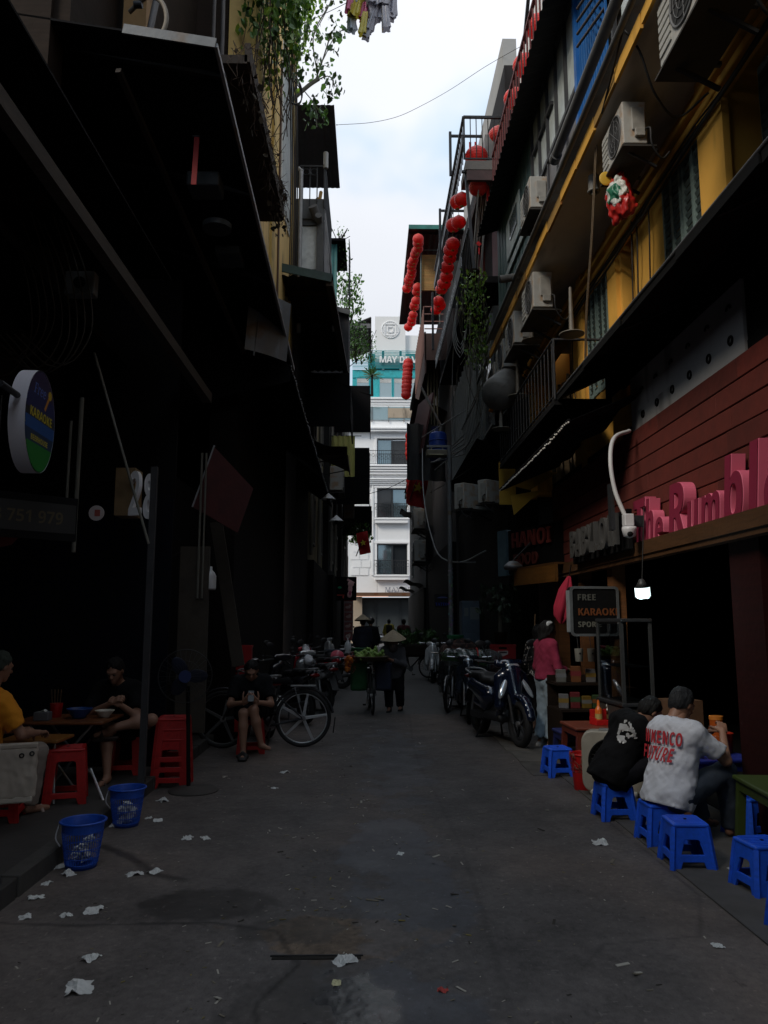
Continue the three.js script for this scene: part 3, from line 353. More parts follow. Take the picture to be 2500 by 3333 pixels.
  // roof terrace: red railing, white parapet behind
  const tr = []; for (let i = 0; i < 60; i++) tr.push(bar([2.4, 9.35, -14 + i * 0.22], [2.4, 10.72, -14 + i * 0.22], 0.016, 5)); tr.push(box(0.05, 0.05, 13.2, 2.4, 10.72, -7.4), box(0.04, 0.04, 13.2, 2.4, 9.5, -7.4)); mesh('terrace_railing', tr, dirty([0.16, 0.02, 0.025], 0.6), b);
  mesh('parapet', box(0.2, 4.2, 20, 3.2, 11.2, -4.6), dirty([0.88, 0.88, 0.88], 0.8, 'cloth'), b); mesh('terrace_floor', box(1.0, 0.08, 19, 2.95, 9.55, -4.6), C.dark, b);
  mesh('terrace_frame', [beam([2.42, 10.7, -11], [2.42, 11.4, -10.4], 0.05), beam([2.42, 11.4, -10.4], [2.9, 11.4, -10.4], 0.05)], C.iron, b);
}
dup(AC0, 'white air conditioner in front of the grey gallery, above the stub of grey pipe', 2.24, 7.08, -9.85, 0, 0.8);
{ const p = thing('drain_pipe', 'stub of fat grey pipe poking out over the yellow eave edge', 'pipe', [2.3, 6.92, -11.3]); mesh('pipe', [bar([0.15, 0.05, 0], [-0.3, -0.03, 0.02], 0.06, 12), tor(0.06, 0.012, -0.1, 0, 0.01, 0, PI / 2, 0, 16, 6)], dirty([0.15, 0.14, 0.13], 0.7), p); mesh('opening', cyl(0.05, 0.05, 0.01, -0.302, -0.03, 0.02, 0, 0, PI / 2, 14), C.black, p); }
for (const [z, y, l] of [[-11.1, 6.5, 'small white bracket lamp under the eave, above the nearest of the four air conditioners'], [-8.0, 6.42, 'old lamp holder under the eave beside the bagged air conditioner'], [-13.1, 6.45, 'dark lamp holder under the far end of the eave among the air conditioners']]) { const t = thing('lamp_holder', l, 'lamp', [2.5, y, z]); mesh('base', [cyl(0.06, 0.06, 0.16, 0, 0.1, 0)], dirty([0.25, 0.25, 0.24], 0.6), t); mesh('rim', [tor(0.055, 0.018, 0, 0.0, 0, PI / 2, 0, 0, 16, 6), cyl(0.02, 0.03, 0.05, 0, -0.02, 0)], dirty([0.3, 0.3, 0.28], 0.6), t); }
// plastic bag stuffed under the second unit
{
  const t = thing('plastic_bag', 'stuffed red plastic bag with green and white print hanging under an air conditioner', 'bag', [2.47, 5.83, -7.1]);
  const bp = [{ c: [0, 0, 0], e: [0.12, 0.19, 0.14], k: 0.05 }, { c: [0.03, -0.15, 0.05], e: [0.1, 0.1, 0.12], k: 0.06 }, { c: [-0.03, -0.2, -0.03], e: [0.05, 0.1, 0.06], k: 0.04 }, { a: [0, 0.14, -0.05], b: [0.02, 0.34, -0.02], r: 0.05, s: 0.015, k: 0.05 }, { a: [0, 0.14, 0.06], b: [0.03, 0.32, 0.04], r: 0.04, s: 0.012, k: 0.05 }];
  const cr = (d, x, y, z) => d + 0.055 * fb3(x * 9 + y * 3, y * 5, z * 9, 3) + 0.03 * n3(x * 24, y * 14, z * 24), reg = (x, y, z, r) => Math.hypot(x + 0.07, (y - 0.02) * 0.8, z - 0.08) - r + 0.09 * fb3(x * 12, y * 12, z * 12 + r * 20, 3);
  const rb = M([0.6, 0.03, 0.025], 0.3, { map: T.scuff }); mesh('bag', blob(bp, 0.011, 0.06, cr), rb, t);
  mesh('print', blob(bp, 0.011, 0.06, (d, x, y, z) => Math.max(cr(d, x, y, z) - 0.003, reg(x, y, z, 0.12))), M([0.55, 0.55, 0.5], 0.4), t); mesh('print', blob(bp, 0.011, 0.06, (d, x, y, z) => Math.max(cr(d, x, y, z) - 0.006, reg(x, y + 0.02, z, 0.075))), M([0.02, 0.15, 0.08], 0.4), t);
  const f = thing('paper_fan', 'small yellow fan shape hanging beside the red plastic bag', 'decoration', [2.36, 6.05, -7.15]); mesh('blade', blob([{ c: [0, 0, 0], e: [0.07, 0.08, 0.012] }, { a: [0.06, -0.03, 0], b: [0.12, -0.06, 0], r: 0.012 }], 0.008), M([0.6, 0.36, 0.03], 0.5), f);
}
// black awning over the bar, its wall board and plank front
{
  const a = thing('street_awning', 'long black tarpaulin awning below the yellow shuttered wall, right side', 'awning', [0, 0, 0]);
  const cl = corr(17.6, 0.8, 0.9, 0.02, 0.012, 0.03).rotateY(PI / 2).rotateZ(0.45).translate(2.76, 4.68, -0.85); mesh('tarpaulin', cl, dirty([0.007, 0.007, 0.008], 0.95), a);
  const vl = []; for (let i = 0; i < 12; i++) vl.push(box(0.015, rr(0.06, 0.12), 1.3, 2.4 + rr(-0.015, 0.015), 4.48, -8.95 + i * 1.32, rr(-0.02, 0.02))); mesh('valance', vl, dirty([0.006, 0.006, 0.006], 1), a);
  mesh('edge_bar', [bar([2.4, 4.52, -9.6], [2.4, 4.52, 8], 0.022, 8)], dirty([0.04, 0.04, 0.042], 0.5), a); many('rib', [0, 1, 2, 3, 4].map((i) => beam([2.42, 4.47, -9.4 + i * 2.2], [3.1, 4.78, -9.4 + i * 2.2], 0.04)), C.iron, a);
  many('back_panel', [box(0.05, 0.5, 14, 3.07, 4.69, -2.6), box(0.05, 0.66, 6, 3.07, 4.1, -2.9)], dirty([0.006, 0.006, 0.006], 1), a);
  const bd = thing('wall_board', 'grey concrete board with pairs of rusty bolt holes under the awning', 'board', [3.06, 0, 0]); mesh('board', box(0.06, 0.66, 2.7, 0, 4.1, -7.28), dirty([0.4, 0.4, 0.4], 0.9, 'plaster'), bd);
  for (let i = 0; i < 6; i++) for (let k = 0; k < 2; k++) { const h = mesh('bolt_hole', [tor(0.035, 0.012, -0.035, 3.98 + k * 0.27 - i * 0.012, -6.15 - i * 0.42, 0, PI / 2, 0, 14, 6, k ? PI : PI * 2)], C.dark, bd); }
}
{
  const s = thing('bar_shopfront', 'dark red plank shop front of the bar with brown door frames, right side', 'shop front', [0, 0, 0]); reseed(77);
  const rm = [0.9, 1, 1.15, 0.8].map((k) => dirty([0.14 * k, 0.02 * k, 0.012 * k], 0.85, 'grime'));
  for (let r = 0; r < 7; r++) { let z = -3.6 - rr(0, 1); while (z > -12.4) { const L = rr(1.7, 2.9), z2 = Math.max(-12.5, z - L); mesh('plank', rbox(0.035, 0.178, z - z2 - 0.008, 0.006, 3.02 + rr(-0.005, 0.005), 2.56 + r * 0.19, (z + z2) / 2), rm[(rnd() * 4) | 0], s); z = z2; } }
  mesh('backing', box(0.05, 1.5, 9.2, 3.08, 3.15, -8), C.black, s);
  mesh('lintel', [box(0.3, 0.14, 9.2, 2.98, 2.4, -7.9), box(0.1, 0.06, 9.2, 2.9, 2.31, -7.9)], dirty([0.1, 0.045, 0.015], 0.6, 'wood'), s);
  for (const [z, w] of [[-6.05, 0.5], [-9.5, 0.2], [-10.9, 0.14], [-12.3, 0.3]]) mesh('door_post', box(0.16, 2.33, w, 3.05, 1.165, z), z > -8 ? dirty([0.022, 0.0022, 0.0018], 0.95, 'wood') : dirty([0.16, 0.06, 0.012], 0.8, 'wood'), s);
  for (let i = 0; i < 30; i++) mesh('shutter_slat', rbox(0.03, 0.07, 2.3, 0.012, 3.06, 0.05 + i * 0.0765, -4.6), dirty([0.055, 0.05, 0.04], 0.55, 'metal', { metalness: 0.3 }), s);
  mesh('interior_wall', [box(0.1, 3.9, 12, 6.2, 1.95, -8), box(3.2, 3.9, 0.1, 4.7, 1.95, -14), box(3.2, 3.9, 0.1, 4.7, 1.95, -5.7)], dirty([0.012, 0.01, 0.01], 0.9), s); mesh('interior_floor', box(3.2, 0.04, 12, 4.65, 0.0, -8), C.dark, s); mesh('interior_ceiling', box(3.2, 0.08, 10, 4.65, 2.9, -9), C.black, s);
  mesh('wall', box(0.2, 2.35, 1.2, 3.1, 1.175, -13.1), dirty([0.06, 0.03, 0.015], 0.8, 'wood'), s);
}

// cables and ropes on the yellow wall
{
  reseed(120); const t = thing('power_cables', 'dark cables sagging along the yellow wall under the eave', 'cables', [0, 0, 0]);
  for (let i = 0; i < 5; i++) { const p = []; for (let z = -3.5; z > -14.2; z -= 0.8) p.push([3.03 - i * 0.012, 6.22 - i * 0.035 + rr(-0.05, 0.03), z]); mesh('cable', tube(p, rr(0.008, 0.016), 60, 5), C.wire, t); }
  for (const [z, x] of [[-8.25, 3.06], [-8.4, 3.05], [-7.9, 3.07], [-11.1, 3.06]]) mesh('drop_cable', tube([[x, 6.3, z], [x - 0.03, 5.8, z + 0.06], [x, 5.2, z - 0.05], [x, 4.7, z + 0.1]], 0.009, 16, 5), C.wire, t);
  const r = thing('hanging_ropes', 'pair of thin pale ropes hanging from the eave before the yellow wall', 'rope', [0, 0, 0]); for (const d of [0, 0.05]) mesh('rope', tube([[2.38, 6.62, -7.45 - d], [2.44, 5.9, -7.9 - d], [2.52, 5.2, -8.5 - d], [2.6, 4.75, -8.9 - d]], 0.008, 24, 4), dirty([0.3, 0.22, 0.14], 0.9), r);
  const l = thing('looped_cable', 'loose black cable looping from the eave to the nearest air conditioner', 'cable', [0, 0, 0]); mesh('cable', tube([[2.28, 6.9, -6.2], [2.36, 6.62, -6.1], [2.55, 6.3, -6.25], [2.8, 6.2, -6.4], [3.0, 6.3, -6.2]], 0.011, 30, 5), C.wire, l); mesh('cable', tube([[2.3, 7.2, -5.9], [2.26, 6.8, -6.4], [2.3, 6.66, -7.0]], 0.011, 20, 5), C.wire, l);
}
// ================= left row =================
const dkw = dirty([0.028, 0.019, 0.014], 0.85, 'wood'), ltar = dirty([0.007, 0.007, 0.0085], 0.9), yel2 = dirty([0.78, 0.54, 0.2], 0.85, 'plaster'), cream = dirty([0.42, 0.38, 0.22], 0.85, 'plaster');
{
  const b = thing('left_shophouse', 'dark wooden shophouse with big black awnings over the eating place, left side', 'building', [0, 0, 0]);
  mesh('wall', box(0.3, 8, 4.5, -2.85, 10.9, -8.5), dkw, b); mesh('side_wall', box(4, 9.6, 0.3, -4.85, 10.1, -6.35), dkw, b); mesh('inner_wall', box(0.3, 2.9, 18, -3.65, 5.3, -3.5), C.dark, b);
  many('post', [box(0.06, 3.1, 0.05, -2.13, 1.6, -7.5), box(0.1, 3.1, 0.1, -2.3, 1.6, -11.6)], dirty([0.05, 0.05, 0.055], 0.8), b);
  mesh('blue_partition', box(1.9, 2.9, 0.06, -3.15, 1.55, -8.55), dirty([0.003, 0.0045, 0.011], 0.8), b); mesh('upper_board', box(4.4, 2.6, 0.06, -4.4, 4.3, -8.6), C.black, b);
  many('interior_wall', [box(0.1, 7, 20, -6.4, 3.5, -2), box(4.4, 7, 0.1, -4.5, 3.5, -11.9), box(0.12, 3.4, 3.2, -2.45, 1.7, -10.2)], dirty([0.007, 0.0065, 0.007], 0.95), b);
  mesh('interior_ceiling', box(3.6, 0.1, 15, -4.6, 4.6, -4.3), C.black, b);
  many('beige_panel', [box(0.34, 2.1, 0.04, -2.03, 1.45, -8.95), box(0.16, 1.9, 0.04, -1.86, 2.0, -10.1, 0, 0, 0.18)], dirty([0.055, 0.045, 0.034], 0.9), b);
  many('conduit', [bar([-2.42, 2.2, -6.3], [-2.42, 3.5, -6.3], 0.018, 8), bar([-2.5, 2.3, -6.3], [-2.5, 3.3, -6.3], 0.012, 8), bar([-1.98, 1.9, -8.9], [-1.98, 3.6, -8.9], 0.014, 8), bar([-1.93, 1.9, -8.9], [-1.93, 3.6, -8.9], 0.012, 8), bar([-2.45, 4.0, -6.6], [-1.9, 2.3, -6.6], 0.012, 8)], dirty([0.16, 0.155, 0.13], 0.6), b);
  mesh('awning_beam', beam([-2.25, 4.75, -3.6], [-2.0, 4.35, -9.2], 0.1, 0.12), dirty([0.07, 0.058, 0.048], 0.8, 'wood'), b);
  // black awnings
  const aw = thing('street_awning', 'wide black metal awning jutting from the left shophouse, thin pale front edge', 'awning', [0, 0, 0]);
  const sheet = (pts, mat, par, name = 'sheet', th = 0.02) => { const g = new THREE.BufferGeometry(), p = []; for (const s of [0, -th]) for (const q of pts) p.push(q[0], q[1] + s, q[2]); g.setAttribute('position', new THREE.Float32BufferAttribute(p, 3)); g.setIndex([0, 1, 2, 0, 2, 3, 4, 6, 5, 4, 7, 6, 0, 4, 5, 0, 5, 1, 1, 5, 6, 1, 6, 2, 2, 6, 7, 2, 7, 3, 3, 7, 4, 3, 4, 0]); const n = g.toNonIndexed(); n.computeVertexNormals(); return mesh(name, n, mat, par); };
  sheet([[-1.38, 6.72, -6.2], [-3.2, 7.0, -6.2], [-3.2, 6.1, -11], [-1.14, 5.35, -11]], ltar, aw);
  sheet([[-2.06, 5.15, 2.5], [-3.7, 5.6, 2.5], [-3.7, 5.6, -7.6], [-2.06, 5.15, -7.6]], dirty([0.008, 0.0075, 0.007], 0.95), aw);
  mesh('edge_trim', beam([-1.38, 6.7, -6.2], [-1.14, 5.33, -11], 0.03, 0.05), dirty([0.3, 0.31, 0.32], 0.5, 'metal'), aw); mesh('end_trim', beam([-1.38, 6.71, -6.19], [-2.2, 6.84, -6.19], 0.02, 0.09), dirty([0.16, 0.17, 0.18], 0.5, 'metal'), aw);
  many('rafter', [0, 1, 2, 3].map((i) => beam([-1.35 + i * 0.06, 6.62 - i * 0.38, -6.5 - i * 1.35], [-3.1, 6.95 - i * 0.25, -6.5 - i * 1.35], 0.05)), C.iron, aw); mesh('brace', beam([-2.3, 6.6, -6.4], [-1.75, 5.3, -10.8], 0.05), dirty([0.05, 0.04, 0.035], 0.8), aw);
  const a2 = thing('street_awning', 'long black awning with a string of small bulbs along its edge, left middle', 'awning', [0, 0, 0]);
  sheet([[-1.13, 5.2, -10.45], [-2.7, 6.0, -10.45], [-2.7, 5.9, -21], [-1.05, 4.75, -21]], ltar, a2); sheet([[-1.13, 5.2, -10.46], [-1.13, 5.0, -10.47], [-2.7, 4.6, -10.47], [-2.7, 6.0, -10.46]], ltar, a2, 'end_flap');
  const rope = []; for (let i = 0; i < 110; i++) { const t = i / 109; rope.push(sph(0.014, -1.12 + 0.07 * t + rr(-0.01, 0.01), 5.18 - 0.44 * t + rr(-0.012, 0.012), -10.45 - 10.5 * t, 1, 1, 1, 5)); } tag(mesh('bulb_string', rope, M([0.2, 0.2, 0.2], 0.5), a2), '', null, null, 'stuff');
  mesh('cable', tube([[-1.13, 5.2, -10.4], [-1.12, 5.0, -14], [-1.06, 4.74, -21]], 0.01, 12, 4), C.wire, a2);
  const gp = thing('metal_hood', 'bent grey metal sheet catching light under the black awnings, left side', 'metal sheet', [0, 0, 0]); mesh('sheet', (() => { const g = new THREE.PlaneGeometry(0.62, 0.85, 10, 4); const p = g.attributes.position; for (let i = 0; i < p.count; i++) { const x = p.getX(i); p.setZ(i, 0.25 * Math.cos((x + 0.31) * 2.2) - 0.25); } g.computeVertexNormals(); return put(g, -1.36, 5.62, -9.95, 0, 0.35, -0.06); })(), dirty([0.22, 0.24, 0.27], 0.35, 'metal', { metalness: 0.5 }), gp); mesh('rim', beam([-1.48, 5.98, -9.9], [-1.56, 5.15, -9.9], 0.02), C.galv, gp);
  // planter ledge with dead plants
  const pl = thing('planter_ledge', 'overhanging ledge of dead brown plants above the black awning, left side', 'ledge', [0, 0, 0]);
  mesh('slab', [box(1.3, 0.1, 3.3, -1.98, 7.6, -9.15), box(0.06, 0.22, 3.3, -1.33, 7.68, -9.15)], dirty([0.07, 0.055, 0.045], 0.95, 'plaster'), pl);
  reseed(9); const tw = []; for (let i = 0; i < 170; i++) { const x = -1.4 + rr(-0.12, 0.12), z = rr(-10.75, -7.4), y = 7.72; let p = [x, y, z]; for (let k = 0; k < 3; k++) { const q = [p[0] + rr(-0.08, 0.12), p[1] + rr(-0.3, 0.14) * (k ? 1 : 0.6), p[2] + rr(-0.14, 0.14)]; tw.push(bar(p, q, 0.0045, 3, 0.003)); p = q; } } mesh('dead_twigs', tw, dirty([0.1, 0.065, 0.045], 0.95), pl).userData.kind = 'stuff';
  const lv = []; for (let i = 0; i < 260; i++) { const s = rr(0.02, 0.045), z = rnd() < 0.5 ? rr(-10.9, -10.2) : rr(-10.8, -7.5); lv.push(put(new THREE.CircleGeometry(s, 5), -1.35 + rr(-0.14, 0.12), 7.6 + rr(-0.28, 0.3), z, rr(0, 6), rr(0, 6), 0)); } mesh('dead_leaves', lv, M([0.05, 0.04, 0.025], 0.9), pl).userData.kind = 'stuff';
  many('wall_box', [rbox(0.3, 0.5, 0.2, 0.01, -2.35, 8.75, -7.2), box(0.24, 0.9, 0.3, -2.5, 8.2, -7.5)], dirty([0.4, 0.24, 0.1], 0.8, 'plaster'), b);
  many('wall_pipe', [tube([[-2.25, 7.0, -6.9], [-2.2, 8.2, -7.2], [-2.1, 9.6, -7.6], [-2.05, 12, -8]], 0.035, 20, 7), tube([[-1.95, 7.8, -8.6], [-1.95, 9.5, -8.6], [-1.97, 12, -8.6]], 0.022, 14, 6), tube([[-2.1, 7.8, -9.6], [-2.05, 9.5, -9.6], [-2.1, 12, -9.6]], 0.03, 14, 6)], dirty([0.12, 0.11, 0.11], 0.6), b);
  const ho = thing('bent_pipe', 'curved grey pipe end sticking out below the small orange wall box', 'pipe', [0, 0, 0]); mesh('pipe', tube([[-2.4, 7.62, -6.9], [-2.2, 7.7, -6.8], [-2.02, 7.55, -6.7], [-1.96, 7.3, -6.65], [-2.05, 7.05, -6.6], [-2.3, 6.98, -6.6]], 0.022, 24, 8), dirty([0.2, 0.17, 0.13], 0.6), ho); mesh('collar', cyl(0.035, 0.035, 0.08, -2.3, 7.66, -6.85, 0, 0, PI / 2), C.iron, ho);
  many('ceiling_clutter', [rbox(0.34, 0.16, 0.3, 0.02, -1.75, 6.2, -7.6), rbox(0.3, 0.1, 0.4, 0.02, -1.7, 6.0, -8.8), cyl(0.16, 0.16, 0.06, -1.7, 5.95, -8.0)], dirty([0.07, 0.085, 0.1], 0.4), aw);
  const rt = thing('red_streamer', 'narrow red strip hanging under the black awning, upper left', 'streamer', [-1.72, 6.1, -7]); mesh('strip', box(0.05, 0.5, 0.012, 0, 0, 0, 0, 0, -0.03), M([0.32, 0.01, 0.01], 0.6), rt); mesh('rod', box(0.07, 0.015, 0.02, 0, 0.26, 0), C.iron, rt);
  const jb = thing('junction_box', 'pale square junction box under the awning at far left', 'box', [-2.36, 4.36, -6]); mesh('box', rbox(0.24, 0.2, 0.1, 0.012, 0, 0, 0), dirty([0.12, 0.13, 0.14], 0.6), jb); mesh('speaker_hole', cyl(0.05, 0.05, 0.01, 0, 0, 0.052, PI / 2), C.black, jb);
  const cb = thing('cable_bundle', 'looping bundle of thin cables hanging at the left edge', 'cables', [0, 0, 0]); reseed(4); for (let i = 0; i < 9; i++) { const x = -2.95 + i * 0.06, d = rr(0.3, 0.8); mesh('cable', tube([[x, 4.85 + rr(-0.1, 0.1), -5.9], [x + 0.18, 4.4, -5.9], [x + 0.24, 4.1 - d * 0.4, -5.9], [x + 0.05, 3.85 - d * 0.4, -5.9], [x - 0.3, 3.9, -5.9]], 0.006, 20, 4), dirty([0.05, 0.04, 0.03], 0.9), cb); }
}
// signs on the left
{
  const k = thing('karaoke_sign', 'oval double-sided karaoke light box with white rim, far left', 'sign', [-2.15, 2.9, -4.8], 1.62);
  const rim = cyl(0.33, 0.33, 0.1, 0, 0, 0, PI / 2, 0, 0, 48, true); rim.scale(0.75, 1, 1); mesh('rim', rim, M([0.62, 0.6, 0.66], 0.45), k);
  const face = print(384, 512, (x, w, h) => { x.fillStyle = '#2a0b52'; x.fillRect(0, 0, w, h); x.fillStyle = '#0a1a6a'; x.fillRect(0, h * 0.25, w, h * 0.2); x.fillStyle = '#10131c'; x.fillRect(0, h * 0.42, w, h * 0.1); x.fillStyle = '#0a5fb4'; x.fillRect(0, h * 0.5, w, h * 0.14); x.fillStyle = '#0d3a66'; x.fillRect(0, h * 0.62, w, h * 0.12); x.fillStyle = '#0f9a2c'; x.fillRect(0, h * 0.74, w, h * 0.3); x.textAlign = 'center'; x.fillStyle = '#6fa0ff'; x.font = 'italic 74px serif'; x.fillText('Free', w * 0.42, h * 0.25); x.fillStyle = '#f6e21a'; x.font = 'bold 66px sans-serif'; x.fillText('KARAOKE', w * 0.52, h * 0.49); x.font = 'bold 40px sans-serif'; x.fillText('BEERHOUSE', w * 0.5, h * 0.72); x.strokeStyle = '#f4a020'; x.lineWidth = 20; x.beginPath(); x.moveTo(w * 0.62, h * 0.36); x.lineTo(w * 0.76, h * 0.2); x.stroke(); x.fillStyle = '#f7d020'; x.beginPath(); x.arc(w * 0.78, h * 0.18, 24, 0, 7); x.fill(); }); face.color.setRGB(0.5, 0.5, 0.5);
  const fg = new THREE.CircleGeometry(0.322, 48); fg.scale(0.75, 1, 1); mesh('face', put(fg.clone(), 0, 0, 0.051), face, k, true); mesh('back_face', put(fg, 0, 0, -0.051, 0, PI, 0), face, k, true);
  mesh('bracket', bar([-0.5, 0.1, 0], [-0.25, 0.1, 0], 0.02), C.iron, k);
  const ph = thing('phone_sign', 'dark board with faint yellow phone number below the oval sign', 'sign', [-2.32, 2.34, -5.1], 0.75); mesh('board', box(0.74, 0.3, 0.03, 0, 0, 0), C.black, ph); mesh('number', plane(0.72, 0.2, 0, 0, 0.017), print(512, 128, (x, w, h) => { x.fillStyle = '#050505'; x.fillRect(0, 0, w, h); x.fillStyle = '#3c3214'; x.font = 'bold 74px sans-serif'; x.fillText('0363 751 979', 6, 90); }), ph, true);
  const n = thing('house_number', 'protruding house number box with white numerals 28', 'sign', [-2.42, 2.95, -8]); mesh('box', box(0.2, 0.5, 0.26, -0.12, 0.02, -0.02), dirty([0.3, 0.2, 0.1], 0.7), n); for (const [c, dx] of [['2', -0.05], ['8', 0.1]]) mesh('numeral', put(glyph(c, 0.46, 0.05).scale(0.42, 1, 1), dx, -0.24 - (c === '8' ? 0.03 : 0), 0.12, 0, -0.35, 0), M([0.85, 0.85, 0.88], 0.5), n);
  const r = thing('shop_sign', 'tilted red shop sign with a pale edge rail, left side', 'sign', [-1.76, 3.18, -9.05], 0.25); mesh('board', poly([[-0.11, 0.51], [-0.33, -0.22], [0.19, -0.51], [0.36, 0.03]], 0.05), dirty([0.06, 0.005, 0.004], 0.8), r); mesh('rail', beam([-0.11, 0.53, 0.04], [-0.34, -0.22, 0.04], 0.02), C.galv, r);
  const rl = thing('red_lantern', 'dull red fabric shade hanging low at the far left', 'lantern', [-2.6, 2.32, -5.3]); mesh('shade', lathe([[0.02, -0.18], [0.13, -0.15], [0.24, 0.0], [0.25, 0.12], [0.02, 0.14]], 20), M([0.1, 0.005, 0.004], 0.8), rl); mesh('cord', bar([0, 0.14, 0], [0, 0.9, 0], 0.006), C.wire, rl);
  const lb = thing('light_bulb', 'unlit white bulb hanging over the seated man with the phone', 'lamp', [-1.86, 2.1, -9]); mesh('bulb', lathe([[0.001, -0.1], [0.062, -0.1], [0.07, -0.08], [0.07, 0.06], [0.05, 0.1], [0.022, 0.13], [0.022, 0.17], [0.001, 0.17]], 20), M([0.5, 0.5, 0.5], 0.4), lb); mesh('cord', tube([[0, 0.17, 0], [-0.05, 0.3, 0], [-0.3, 0.36, 0], [-0.5, 0.25, 0]], 0.006, 16, 4), C.wire, lb);
  const st = thing('round_sticker', 'small pale round sticker on the dark wall left of the number box', 'sticker', [-2.5, 2.62, -7]); mesh('disc', cyl(0.07, 0.07, 0.01, 0, 0, 0, PI / 2, 0, 0, 20), M([0.45, 0.4, 0.4], 0.7), st); mesh('mark', box(0.05, 0.06, 0.012, 0.01, 0, 0.002), M([0.3, 0.06, 0.05], 0.7), st);
}
// second house, yellow, with vines; third with balcony; then the receding houses
const leafMat = [M([0.1, 0.24, 0.03], 0.55, { phys: 1, transmission: 0.4, thickness: 0 }), M([0.04, 0.1, 0.02], 0.55), M([0.26, 0.44, 0.04], 0.55, { phys: 1, transmission: 0.55, thickness: 0 })];
function leafGeo(s) { const g = new THREE.BufferGeometry(); const p = [[0, 0, 0], [0.32, 0.38, 0.06], [0, 0.45, -0.03], [-0.32, 0.38, 0.06], [0.2, 0.8, 0.02], [0, 1.05, -0.14], [-0.2, 0.8, 0.02]]; g.setAttribute('position', new THREE.Float32BufferAttribute(p.flat().map((v) => v * s), 3)); g.setIndex([0, 1, 2, 0, 2, 3, 2, 1, 4, 2, 4, 5, 2, 5, 6, 2, 6, 3]); const n = g.toNonIndexed(); n.computeVertexNormals(); return n; }
function leaves(n, fn, s0, s1) { const out = [[], [], []]; for (let i = 0; i < n; i++) { const q = fn(); if (!q) continue; out[Math.min(2, (rnd() * 3) | 0)].push(put(leafGeo(rr(s0, s1)), q[0], q[1], q[2], rr(-1.2, 1.2) + (q[3] ?? 0), rr(0, 6.3), rr(-1, 1))); } return out; }
function plant(name, label, cat, pos, parts) { const t = thing(name, label, cat, pos); for (const [pn, gs, m] of parts) if (gs.length) { const o = mesh(pn, gs, m, t); if (pn === 'leaf_spray' || pn === 'crown') o.userData.kind = undefined; } return t; }
{
  const b = thing('yellow_house', 'narrow yellow house with stained plaster and pale shutters behind hanging vines, left', 'building', [0, 0, 0]);
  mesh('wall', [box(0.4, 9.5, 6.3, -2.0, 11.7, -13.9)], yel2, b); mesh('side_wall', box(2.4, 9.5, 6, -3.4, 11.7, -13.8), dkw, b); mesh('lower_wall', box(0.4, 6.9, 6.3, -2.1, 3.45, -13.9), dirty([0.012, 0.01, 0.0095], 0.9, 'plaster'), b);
  many('wall_strip', [box(0.05, 8, 0.34, -1.78, 11.5, -16.2), box(0.05, 8, 0.3, -1.78, 11.5, -13.0)], dirty([0.62, 0.44, 0.14], 0.85, 'plaster'), b);
  many('shutter', [0, 1, 2, 3].map((i) => box(0.04, 3.6, 0.3, -1.79, 11.7, -15.6 + i * 0.42)), dirty([0.8, 0.84, 0.85], 0.6), b); for (let i = 0; i < 12; i++) mesh('shutter_slat', box(0.03, 3.5, 0.03, -1.76, 11.7, -15.72 + i * 0.13), dirty([0.66, 0.7, 0.72], 0.6), b);
  many('stain_strip', [box(0.02, 7, 0.22, -1.785, 11, -16.75), box(0.02, 5, 0.16, -1.785, 10.2, -14.0)], dirty([0.12, 0.06, 0.03], 0.95), b);
  mesh('drain_pipe', [bar([-1.66, 8.2, -16.95], [-1.66, 12.2, -16.95], 0.05, 10), sph(0.055, -1.66, 12.2, -16.95), bar([-1.66, 12.2, -16.95], [-1.72, 12.3, -17], 0.045, 8)], dirty([0.45, 0.46, 0.47], 0.5), b);
  const cc = [0, 1, 2].map((i) => tor(0.32 - i * 0.03, 0.014, -1.66, 12.6 + i * 0.06, -14.6 - i * 0.15, 0.1, PI / 2 - 0.7, 0, 30, 5)); many('cable_coil', cc, C.wire, b);
  for (let i = 0; i < 5; i++) mesh('cable', tube([[-1.72, 16.5, -13.6 - i * 0.4], [-1.66, 13, -14.2 - i * 0.4], [-1.68, 11, -15 - i * 0.35], [-1.72, 8.6, -15.4 - i * 0.3]], 0.014, 14, 4), C.wire, b);
}
